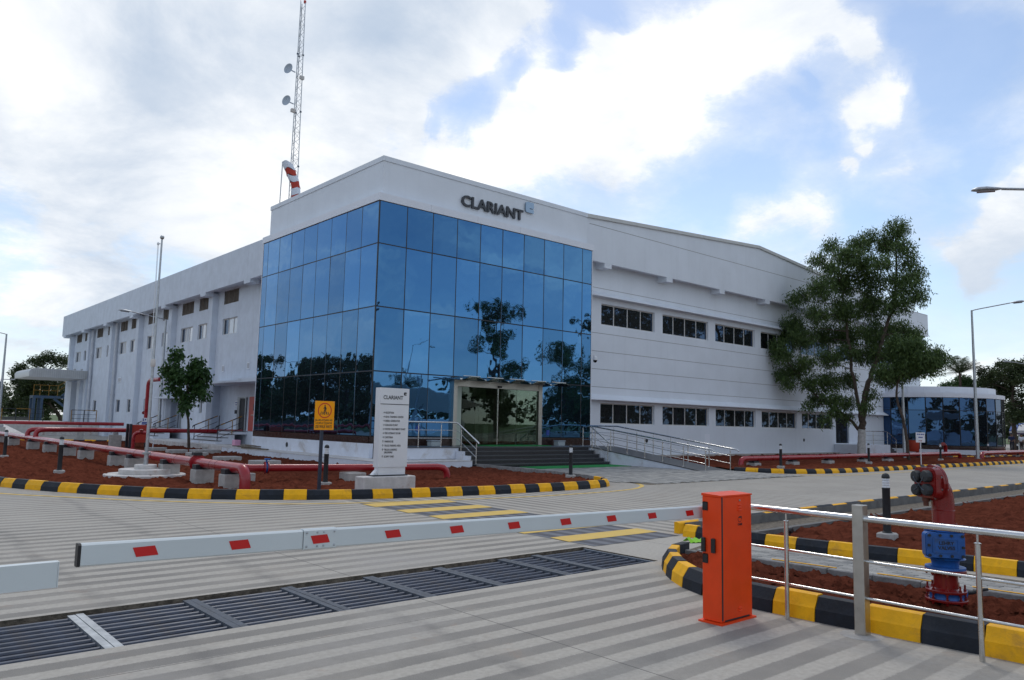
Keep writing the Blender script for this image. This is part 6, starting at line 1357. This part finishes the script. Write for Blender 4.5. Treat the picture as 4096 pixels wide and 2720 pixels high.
BIGC = [(32.25,-5.04,13.56,0.98),(32.57,-4.33,12.81,1.12),(31.51,-5.72,12.17,0.84),(31.56,-3.76,13.19,0.7),(32.55,-2.61,12.96,0.98),(31.91,-1.22,13.08,0.77),(29.77,-3.17,11.82,1.12),(29.3,-1.53,11.64,0.77),(29.17,-2.53,11.02,0.84),(31.14,-3.44,11.54,1.12),(30.19,-4.96,11.18,0.84),(32.13,-5.67,11.38,0.84),(32.91,-5.76,10.68,0.84),(31.41,-5.59,10.16,1.12),(32.07,-3.46,10.51,1.26),(31.18,-2.24,10.54,1.26),(28.79,-1.99,9.9,1.12),(30.0,-0.15,9.8,0.7),(28.84,-0.27,9.41,0.63),(32.11,-6.03,9.42,0.84),(31.31,-5.28,8.95,1.12),(32.11,-3.4,9.01,1.26),(30.68,-2.44,8.82,1.26),(29.11,-1.56,8.5,0.98),(29.68,0.34,8.15,0.98),(30.15,0.75,7.54,0.98),(28.33,0.6,6.54,0.77),(28.39,0.28,6.04,0.84),(29.44,-0.4,7.12,1.12),(31.8,-0.66,7.56,1.12),(32.5,-1.78,7.54,1.26),(32.11,-3.58,7.38,1.26),(33.36,-4.4,7.66,1.12),(33.46,-5.23,7.38,0.84),(31.96,-6.0,6.53,0.84),(30.64,-5.47,6.01,1.12),(32.04,-3.58,6.22,1.12),(31.21,-2.58,6.21,0.98),(30.03,-1.75,5.94,0.98),(29.01,-0.84,5.57,0.84),(29.22,0.14,5.05,0.84),(28.99,0.7,4.83,0.7),(28.68,0.11,4.32,0.56),(29.36,-0.99,4.44,0.84),(30.33,-1.57,4.48,0.98),(32.09,-1.9,4.68,0.84),(30.44,-0.77,3.47,0.7),(29.85,-2.01,3.43,0.84),(29.25,-0.89,2.97,0.49),(30.76,-2.49,3.24,0.7),(29.59,-2.12,2.64,0.56),(30.35,-3.79,3.0,0.56),(31.51,-3.63,3.7,0.56),(29.02,-1.94,2.18,0.42),(30.85,-2.43,2.45,0.49)]
bt = thing('tree', 'tall feathery tree with whitewashed trunk base before the white wing', 'tree', (31.19,-3.04,.08))
trunk = [(31.19,-3.04,-.1),(31.2,-3.06,.8),(31.22,-3.09,1.7),(31.25,-3.2,2.8),(31.32,-3.33,3.9),(31.52,-3.78,5.3),(31.75,-4.3,7.2),(32.0,-4.9,9.5),(32.1,-5.0,12.2)]
mb = limb(trunk[:3], .24, .21, .008, 12); part('whitewashed_base', mb, bark_w, bt, smooth=True)
part('trunk', limb(trunk[2:], .205, .05, .03, 10, 1), bark, bt, smooth=True)
part('limb', limb([(31.2,-3.09,1.8),(31.17,-2.98,3.0),(31.05,-2.7,5.2),(31.0,-2.5,7.5),(30.9,-2.3,9.7),(30.9,-2.0,12.0)], .13, .03, .03, 8, 2), bark, bt, smooth=True)
part('limb', limb([(31.2,-3.0,1.6),(30.8,-2.3,2.5),(30.5,-1.7,3.0),(30.0,-1.0,3.6),(29.3,-.2,4.8)], .10, .03, .03, 8, 3), bark, bt, smooth=True)
def twigs(clumps, anchors, seed=5, r0=.035):
    r = np.random.RandomState(seed); m_ = MB()
    for x,y,z,R_ in clumps:
        a = min(anchors, key=lambda p: (p[0]-x)**2+(p[1]-y)**2+1.6*(p[2]-(z-.7))**2+(3 if p[2] > z+.2 else 0)); a = Vector(a); b = Vector((x,y,z)); c = (a+b)/2+Vector(r.normal(size=3))*.15+Vector((0,0,.05)); m_.tube([a,c,b], [r0,r0*.6,r0*.3], 5)
        for k in range(3): d_ = Vector(r.normal(size=3)).normalized()*R_*.8; m_.tube([b,b+d_*.5+Vector((0,0,.05)),b+d_], [r0*.3,r0*.2,.004], 4)
    return m_
anch = [tuple(p) for p in smooth_path(trunk[3:],4)]+[tuple(p) for p in smooth_path([(31.17,-2.98,3.0),(31.05,-2.7,5.2),(31.0,-2.5,7.5),(30.9,-2.3,9.7),(30.9,-2.0,12.0)],4)]+[tuple(p) for p in smooth_path([(30.8,-2.3,2.5),(30.5,-1.7,3.0),(30.0,-1.0,3.6),(29.3,-.2,4.8)],4)]
part('branches', twigs(BIGC, anch), bark, bt, smooth=True)
vv, k = leaf_cloud([(a,b,c,r*.80) for a,b,c,r in BIGC], 72000, .22, .026, .85, .95, 11); leaf_obj('crown', vv, k, leaf_a, bt)
SECC = [(30.01,-7.31,5.66,0.68),(30.69,-7.55,5.7,0.61),(30.39,-6.57,5.3,0.81),(30.06,-5.97,4.88,0.68),(29.81,-5.35,4.67,0.68),(30.09,-7.46,5.04,0.54),(30.14,-6.26,5.4,0.81),(29.14,-5.22,4.85,0.54),(30.1,-6.6,6.2,.6),(29.9,-5.9,6.4,.7)]
t2 = thing('tree', 'slim leaning tree with drooping crown beside the tall feathery tree', 'tree', (29.84,-6.23,.08))
tr2 = [(29.84,-6.23,-.1),(29.80,-6.18,1.0),(29.75,-6.05,2.2),(29.62,-5.8,3.3),(29.66,-5.85,4.3),(29.8,-6.1,5.2),(30.0,-6.4,6.3)]
part('trunk', limb(tr2, .10, .03, .015, 8, 4), bark, t2, smooth=True); part('branches', twigs(SECC, [tuple(p) for p in smooth_path(tr2[3:],4)], 6, .025), bark, t2, smooth=True)
vv, k = leaf_cloud(SECC, 15000, .21, .026, .85, 1.0, 12); leaf_obj('crown', vv, k, leaf_a, t2)
SMALLC = [(-2.09,14.4,4.49,0.42),(-2.29,14.26,3.8,0.46),(-2.47,14.42,3.67,0.3),(-2.07,13.97,3.44,0.53),(-2.26,14.18,2.95,0.38),(-1.19,14.44,4.12,0.46),(-1.15,13.8,3.73,0.46),(-1.39,14.27,3.49,0.53),(-0.85,14.05,3.39,0.3),(-1.03,14.18,3.01,0.46),(-1.7,14.2,2.5,0.38),(-1.36,14.18,2.63,0.38),(-1.68,13.84,2.07,0.3),(-1.02,13.62,2.64,0.3)]
st_ = thing('tree', 'young broad-leaved tree in front of the left wing', 'tree', (-1.34,14.1,.08))
tr3 = [(-1.34,14.1,0),(-1.40,14.12,.9),(-1.47,14.14,1.78),(-1.56,14.17,2.87),(-1.7,14.2,3.4)]
part('trunk', limb(tr3, .075, .03, .008, 8, 7), bark, st_, smooth=True); part('branches', twigs(SMALLC, [tuple(p) for p in smooth_path(tr3[2:],4)], 8, .022), bark, st_, smooth=True)
vv, k = leaf_cloud([(a,b,c,r*.86) for a,b,c,r in SMALLC if not (abs(a+1.6)<.12 and c>2.8)], 3600, .20, .06, .8, .72, 13); leaf_obj('crown', vv, k, leaf_b, st_)
LEFTC = [(2.85,69.49,7.56,0.76),(2.04,69.44,7.06,0.76),(1.28,69.36,6.93,0.66),(3.64,69.05,7.23,0.76),(4.49,70.62,7.13,0.57),(0.17,69.9,6.22,0.66),(0.43,72.95,5.76,0.66),(0.91,71.78,6.19,0.57),(-0.04,71.36,5.38,0.38),(0.7,71.92,5.07,0.76),(1.16,70.05,5.04,0.76),(0.62,72.82,4.72,0.66),(1.16,72.38,4.29,0.66),(1.86,71.8,4.76,0.86),(2.44,70.7,4.76,0.86),(3.45,71.99,4.99,0.86),(4.22,71.45,4.87,0.76),(1.4,71.61,3.61,0.76),(1.16,72.68,3.25,0.76),(2.13,71.38,3.72,0.86),(2.69,70.19,3.65,0.86),(3.58,70.79,3.77,0.76),(4.04,69.25,4.06,0.76),(1.47,69.7,2.64,0.76),(2.77,71.64,2.7,0.86),(3.58,71.73,2.58,0.76),(4.6,72.3,2.99,0.76),(1.51,72.37,2.14,0.57),(2.2,71.0,1.86,0.57),(2.75,69.06,1.81,0.57),(4.41,70.37,2.15,0.48)]
t4 = thing('tree', 'dark spreading tree behind the loading canopy and blue stair', 'tree', (4.45,70.4,0)); tr4 = [(4.45,70.41,-.1),(4.4,70.4,.84),(4.15,70.47,1.55),(3.66,70.56,2.05),(3.22,70.64,2.93),(2.8,70.6,4.2),(2.8,70.5,6)]
part('trunk', limb(tr4, .24, .06, .03, 8, 9), bark, t4, smooth=True); part('branches', twigs(LEFTC+[(6,71,5,1),(5.5,70,7,1)], [tuple(p) for p in smooth_path(tr4[2:],4)], 10, .06), bark, t4, smooth=True)
vv, k = leaf_cloud(LEFTC+[(6,71,5,1.2),(5.6,70,6.6,1),(5.5,71,3.2,1)], 21000, .26, .055, .4, 1.12, 14); leaf_obj('crown', vv, k, leaf_c, t4)
RIGHTC = [(79.55,3.4,9.04,0.69),(79.2,2.57,8.81,0.69),(78.31,1.24,8.78,0.8),(78.08,1.63,8.2,0.69),(76.41,4.0,8.02,0.69),(76.04,4.62,8.19,0.46),(76.06,3.15,7.97,0.69),(79.4,3.41,7.84,0.8),(78.12,4.18,7.28,0.8),(76.01,4.28,7.0,0.69),(77.75,2.22,7.21,0.69),(76.52,1.17,7.11,0.57),(77.23,1.0,7.55,0.46),(78.76,3.27,6.7,0.8),(78.25,3.88,6.43,0.69),(77.98,2.34,6.06,0.57),(77.47,1.14,5.69,0.57),(78.51,3.02,5.59,0.69),(79.9,2.56,5.05,0.57),(78.06,1.42,4.57,0.57),(76.26,2.41,4.52,0.57),(76.34,1.97,3.71,0.69),(76.61,1.36,3.31,0.69),(79.67,3.45,3.36,0.46),(77.5,2.0,8.4,.8),(77,.2,6.6,.9),(77.5,0,8.2,.9),(78,-.6,5,.9),(78,.3,3.6,.8),(77.5,-1.5,7,1)]
t5 = thing('tree', 'broad dark tree with open crown beyond the right end of the annexe', 'tree', (77.6,2.2,0)); tr5 = [(77.9,2.3,-.1),(77.9,2.3,1.6),(77.8,2.3,2.8),(77.6,2.2,4.5),(77.8,2.2,6.5),(78,2,8)]
part('trunk', limb(tr5, .30, .07, .03, 8, 15), bark, t5, smooth=True); part('branches', twigs(RIGHTC, [tuple(p) for p in smooth_path(tr5[1:],4)], 16, .07), bark, t5, smooth=True)
vv, k = leaf_cloud(RIGHTC, 19000, .26, .06, .4, 1.15, 17); leaf_obj('crown', vv, k, leaf_c, t5)
MIDC = [(76.97,6.5,7.11,0.8),(77.85,7.59,6.92,0.69),(75.08,7.43,6.5,0.57),(75.25,8.05,6.43,0.46),(77.75,6.06,6.97,0.69),(78.2,7.29,7.34,0.57),(76.58,5.08,6.72,0.57),(76.6,6.6,6.0,1.0),(77,7.5,5.6,1.0),(76.8,5.6,5.6,.9),(77.6,8.6,6.2,.6)]
t6_ = thing('tree', 'low bushy tree showing above the annexe roof beneath the palm', 'tree', (77,6.8,0)); tr6 = [(77,6.8,-.1),(77,6.8,2.5),(77,6.7,5),(77,6.6,6.4)]
part('trunk', limb(tr6, .2, .06, .03, 8, 18), bark, t6_, smooth=True); part('branches', twigs(MIDC, [tuple(p) for p in smooth_path(tr6[1:],4)], 19, .05), bark, t6_, smooth=True)
vv, k = leaf_cloud(MIDC, 8500, .24, .06, .4, 1.1, 20); leaf_obj('crown', vv, k, leaf_b, t6_)
def palm(label, x, y, h, L_, n=20, seed=1, group='coconut palms'):
    r = np.random.RandomState(seed); t = thing('palm_tree', label, 'palm', (x,y,0), group)
    part('trunk', limb([(x,y,-.1),(x+.15,y,h*.35),(x+.1,y,h*.7),(x,y,h)], .20, .12, .01, 8, seed), bark, t, smooth=True)
    for k in range(n):
        az = 2*math.pi*k/n*2.4+r.uniform(-.2,.2); el = r.uniform(.0,1.45); m_ = MB(); d_ = Vector((math.cos(az),math.sin(az),0)); pts = []; N_ = 9
        for i in range(N_+1):
            s_ = i/N_*L_*r.uniform(.98,1.02); pts.append(Vector((x,y,h))+d_*s_*math.cos(el)*(1-.12*i/N_)+Vector((0,0,s_*math.sin(el)-.26*L_*(i/N_)**2.2)))
        m_.tube(pts, [.03-.0025*i for i in range(N_+1)], 4)
        for i in range(1,N_*3):
            f_ = i/(N_*3); j = int(f_*N_); p = pts[j].lerp(pts[min(j+1,N_)], f_*N_-j); t_ = (pts[min(j+1,N_)]-pts[j]).normalized(); sd_ = t_.cross(Vector((0,0,1))).normalized(); ll = L_*.30*math.sin(math.pi*(.15+.8*f_))
            for sg in (-1,1):
                tip = p+sd_*sg*ll*.8+t_*ll*.45+Vector((0,0,-ll*.35)); w_ = t_*.020; m_.q(p-w_, p+w_, tip+w_*.2, tip-w_*.2)
        part('frond', m_, leaf_p, t)
    return t
palm('coconut palm rising above the curved annexe', 75.7,6.5,8.0,2.9,24,3)
palm('small coconut palm far off at the left edge', -2.2,66,3.5,1.5,18,4)
palm('distant palm just visible at the far left', -9.5,110,5,2.4,16,5)
def bushy(name, label, x, y, h, w_, n, seed, m=leaf_c, ls=.26, group=None, cat='tree', lw=.06, lo=.35):
    r = np.random.RandomState(seed); t = thing(name, label, cat, (x,y,0), group)
    cl = [(x+r.normal()*w_*.36, y+r.normal()*w_*.36, h*r.uniform(lo,.95), w_*r.uniform(.16,.28)) for _ in range(24)]
    tr = [(x,y,-.1),(x,y,h*.3),(x+.1,y,h*.6),(x,y,h*.85)]
    part('trunk', limb(tr, .022*h, .01*h, .02, 7, seed), bark, t, smooth=True)
    part('branches', twigs(cl, [tuple(p) for p in smooth_path(tr[1:],3)], seed, .006*h), bark, t, smooth=True)
    vv, k = leaf_cloud(cl, n, ls, lw, .4, 1.15, seed+1); leaf_obj('crown', vv, k, m, t); return t
for k, (x,y,h,w_,lb) in enumerate(((-3.0,92,4.2,5,'round green tree in the far left row behind the field'),(1.0,95,4.6,6,'wide green tree farther right in the far left row'),(-9,98,3.6,5,'low green tree at the left end of the far row'),(6,90,5,6,'green tree behind the dark spreading tree'))): bushy('tree', lb, x,y,h,w_, 5000, 30+k, leaf_c, .34, 'far row of trees beyond the field', lw=.10)
for k, (x,y,h,w_,lb) in enumerate(((84,-3.5,8,5,'tall dark tree cut by the right picture edge'),(88,10,7,6,'tree far behind the palm'),(66,12.5,6.6,3,'slim tree showing between white wing and palm'))): bushy('tree', lb, x,y,h,w_, 6500, 40+k, leaf_c, .30, lw=.08)
tl = MB()
vv, k = leaf_cloud([(x, 150+rng.uniform(-6,6), rng.uniform(1.5,4.5), rng.uniform(2,3.5)) for x in np.arange(-40,40,2.2)]+[(140+rng.uniform(-5,5), y, rng.uniform(1.5,5), rng.uniform(2.5,4)) for y in np.arange(-40,60,2.5)], 26000, .7, .28, .3, 1.1, 60)
o_ = leaf_obj('distant_treeline', vv, k, leaf_c, None); tag(o_, 'far-off line of trees along the horizon', 'treeline', kind='stuff')
fw = MB(); fw.box(-40,3,78,78.3,0,1.15); solo('boundary_wall', fw, wallconc, 'low brown grey wall across the far left field', 'wall')
hs = thing('shed', 'tiny pale shed with red roof beyond the far left wall', 'shed', (-1.5,86,0)); mb = MB(); mb.box(-3,1.2,86,89,0,1.7); part('wall', mb, wall_l, hs); mb = MB(); mb.loft([[(-3.2,y,1.7),(-.9,y,2.4),(1.4,y,1.7)] for y in (85.8,89.2)]); part('roof', mb, mat('red_roof', (.25,.08,.05), .8), hs)
# stall and people beyond the annexe
sl = thing('stall', 'small stall with blue and white striped awning beyond the annexe', 'stall', (83,3,0))
for y in (-2.0,3.6): 
    for x in (81.6,84.0): mb = MB(); mb.box(x-.05,x+.05,y-.05,y+.05,0,2.3); part('post', mb, galv, sl)
for k in range(8):
    y = -2.2+k*.74; mb = MB(); mb.loft([[(81.2,yy_,2.05),(82.0,yy_,2.65),(84.2,yy_,2.85),(84.2,yy_,2.80),(82.0,yy_,2.60),(81.2,yy_,1.95)] for yy_ in (y,y+.72)]); part('awning_stripe', mb, sign_w if k % 2 == 0 else mat('awning_blue', (.04,.12,.42), .6), sl)
for k, (z, m_) in enumerate(((1.88,sign_w),(1.72,mat('awning_violet', (.10,.05,.16), .6)))): mb = MB(); mb.box(81.18,81.22,-2.2,3.7,z-.09,z+.07-.003*k); part('valance', mb, m_, sl)
rf = thing('red_flag_board', 'small red triangular board on a pole by the dark tree', 'board', (80.5,5,0)); mb = MB(); mb.tube([(80.5,4.45,0),(80.5,4.45,2.5)], .04, 6); part('pole', mb, sign_w, rf); mb = MB(); mb.extr([(0,2.75),(.75,2.75),(.75,2.25)], (80.5,5.1,0), (0,-1,0), (0,0,1), (1,0,0), 0, .03); part('board', mb, red_door, rf)
def person(label, x, y, h, face, shirt, trousers, fold=False, seed=0):
    t = thing('person', label, 'person', (x,y,0), None, face); s = h/1.75
    def skin(name, verts, edges, rad, m, sub=1):
        me = bpy.data.meshes.new(name); me.from_pydata([tuple(c*s for c in v) for v in verts], edges, []); o = bpy.data.objects.new(name, me); col.objects.link(o)
        md = o.modifiers.new('skin', 'SKIN'); md.use_smooth_shade = True; sv = me.skin_vertices[0].data
        for i, r_ in enumerate(rad): sv[i].radius = (r_*s, r_*s)
        sv[0].use_root = True
        o.modifiers.new('sub', 'SUBSURF').levels = sub; o.modifiers['sub'].render_levels = sub
        dg = bpy.context.evaluated_depsgraph_get(); m2 = bpy.data.meshes.new_from_object(o.evaluated_get(dg)); bpy.data.objects.remove(o); m2.materials.clear(); m2.materials.append(m); m2.name = name
        o = bpy.data.objects.new(name, m2); col.objects.link(o); o.parent = t; return o
    el = (.16,.28,1.12) if not fold else (.12,.30,1.10); ha = (.22,.26,.86) if not fold else (.26,.06,1.08)
    body = [(0,0,.95),(0,0,1.15),(0,0,1.38),(0,0,1.50),(.01,0,1.57),(.02,0,1.66),(0,.17,1.42),(el[0]*.4,.24,1.14),(ha[0]*.6,ha[1],ha[2]),(0,-.17,1.42),(el[0]*.4,-.24,1.14),(ha[0]*.6,-ha[1],ha[2]),(0,.09,.90),(.03,.10,.50),(0,.10,.08),(.14,.11,.03),(0,-.09,.90),(-.02,-.10,.50),(-.04,-.10,.08),(.10,-.11,.03)]
    ed = [(0,1),(1,2),(2,3),(3,4),(4,5),(2,6),(6,7),(7,8),(2,9),(9,10),(10,11),(0,12),(12,13),(13,14),(14,15),(0,16),(16,17),(17,18),(18,19)]
    rad = [.13,.12,.14,.055,.085,.09,.05,.042,.035,.05,.042,.035,.085,.06,.042,.035,.085,.06,.042,.035]
    skin('body', body, ed, rad, skin_m, 2)
    skin('shirt', [body[i] for i in (0,1,2,6,7,9,10)], [(0,1),(1,2),(2,3),(3,4),(2,5),(5,6)], [.150,.142,.158,.07,.062,.07,.062], shirt, 1)
    skin('trousers', [(0,0,.98)]+[body[i] for i in (12,13,14,16,17,18)], [(0,1),(1,2),(2,3),(0,4),(4,5),(5,6)], [.14,.105,.082,.068,.105,.082,.068], trousers, 1)
    m_ = MB(); m_.lathe([(.05*s,1.60*s),(.098*s,1.66*s),(.100*s,1.71*s),(.07*s,1.76*s),(.02*s,1.775*s)], (-.01*s,0,0), 14); lo_('hair', m_, ink, t, smooth=True)
    m_ = MB(); m_.lathe([(.012*s,0),(.004*s,.03*s)], (.10*s,0,1.655*s), 6, 'x'); lo_('nose', m_, skin_m, t)
    return t
person('person in dark blue clothes standing beneath the dark tree trunk', 68.9,.0,1.72,R(190),mat('navy_cloth', (.012,.018,.06), .9),mat('dark_trousers', (.015,.015,.025), .9))
person('person in white shirt standing behind the slender lamp post', 69.1,-.75,1.68,R(170),mat('white_cloth', (.55,.58,.64), .9),mat('brown_trousers', (.03,.02,.018), .9))
person('person in white shirt and dark trousers at the right picture edge', 69.3,-1.55,1.70,R(150),mat('white_cloth', (.55,.58,.64), .9),mat('brown_trousers', (.03,.02,.018), .9), True)

vv, k = leaf_cloud([(x, -66+rng.uniform(-5,5), rng.uniform(1,6.5), rng.uniform(2,3.6)) for x in np.arange(-90,330,2.4)], 42000, .7, .28, .3, 1.1, 61)
o_ = leaf_obj('roadside_wood', vv, k, leaf_c, None); tag(o_, 'continuous wood behind the white wall across the road', 'wood', kind='stuff')
vv, k = leaf_cloud([(-52+rng.uniform(-4,4), y, rng.uniform(1,5.5), rng.uniform(2,3.4)) for y in np.arange(10,130,1.6)], 20000, .7, .28, .3, 1.1, 62)
o_ = leaf_obj('roadside_wood', vv, k, leaf_c, None); tag(o_, 'continuous wood behind the far left boundary wall', 'wood', kind='stuff')
# ------------------------------------------------------------------ what stands across the road (seen mirrored in the glass)
bw = MB()
for k in range(26):
    a = -34+k*3.2; bw.loft([[(x,-58.2,0),(x,-58,0),(x,-58,1.7+.35*math.sin(math.pi*t)),(x,-58.2,1.7+.35*math.sin(math.pi*t))] for x,t in [(a+3.19*i/6, i/6) for i in range(7)]])
solo('boundary_wall', bw, wall_w, 'long white wall with scalloped top across the road behind the camera', 'wall')
bw = MB()
for k in range(30):
    a = -30+k*3.2; bw.loft([[(-44.2,y,0),(-44,y,0),(-44,y,1.7+.35*math.sin(math.pi*t)),(-44.2,y,1.7+.35*math.sin(math.pi*t))] for y,t in [(a+3.19*i/6, i/6) for i in range(7)]])
solo('boundary_wall', bw, wall_w, 'long white scalloped wall on the far left side of the grounds', 'wall')
bushy('tree', 'tall slender feathery tree mirrored in the middle of the glass front', 39.5,-40,15.5,3.6, 11000, 70, leaf_a, .34, lw=.05, lo=.28)
bushy('tree', 'feathery tree mirrored at the right edge of the glass front', 50,-40,11,5, 9000, 71, leaf_a, .34, lw=.05)
for k, (x,y,h,w_,lb) in enumerate(((-34,62,9.8,6,'broad dark tree mirrored in the left glass face near the corner'),(-34,70,9.6,6,'second broad dark tree mirrored in the left glass face'),(-36,54,9.5,5.5,'dark tree mirrored closest to the glass corner'),(-36,84,6,7,'lower dark tree mirrored at the far end of the left glass face'),(-36,96,6,7,'farthest low tree mirrored in the left glass face'))):
    bushy('tree', lb, x,y,h,w_, 8500, 72+k, leaf_c, .42, 'trees on the far left side of the grounds', lw=.11)
for k, (x,y,h,w_,lb) in enumerate(((60,-38,17,9,'very tall tree across the road mirrored in the upper windows nearest the glass'),(73,-39,18,9,'second very tall tree across the road mirrored in the upper windows'))):
    bushy('tree', lb, x,y,h,w_, 14000, 90+k, leaf_c, .42, 'tall trees across the road', lw=.10)
for k, (x,y,h,w_,lb) in enumerate(((62,-50,6,8,'low broad tree across the road at the far right'),(72,-52,7,8,'tree across the road beyond the low broad tree'),(88,-50,7,9,'last tree of the row across the road'),(20,-56,5,8,'low tree behind the shade roof'),(5,-57,5.5,7,'low tree across the road opposite the steps'))):
    bushy('tree', lb, x,y,h,w_, 6000, 80+k, leaf_c, .42, 'trees across the road behind the camera', lw=.11)
palm('coconut palm across the road, left of the shade roof', 16,-50,5.2,2.4,18,6,'coconut palms across the road'); palm('coconut palm across the road, right of the shade roof', 34,-50,5.5,2.4,18,7,'coconut palms across the road')
sr = thing('shade_roof', 'curved white car park shade roof mirrored low in the glass front', 'car shade', (24,-42,0))
mb = MB(); mb.loft([[(x,-44,2.4+1.5*math.sin(math.pi*(x-8)/30)),(x,-38,3.0+1.9*math.sin(math.pi*(x-8)/30)),(x,-38,3.06+1.9*math.sin(math.pi*(x-8)/30)),(x,-44,2.46+1.5*math.sin(math.pi*(x-8)/30))] for x in np.linspace(10,36,14)]); part('fabric_roof', mb, sign_w, sr, smooth=True)
for x in (12,18,24,30,35): mb = MB(); mb.tube([(x,-41,0),(x,-41,2.4+1.6*math.sin(math.pi*(x-8)/30))], .08, 8); part('post', mb, galv, sr, smooth=True)
lamp('street lamp mirrored in the left glass face', -24,40,9.0,(-1,0), 2.0, group='street lamps across the road')
lamp('street lamp mirrored in the right glass face', 22,-30,8.0,(1,0), 1.6, group='street lamps across the road')
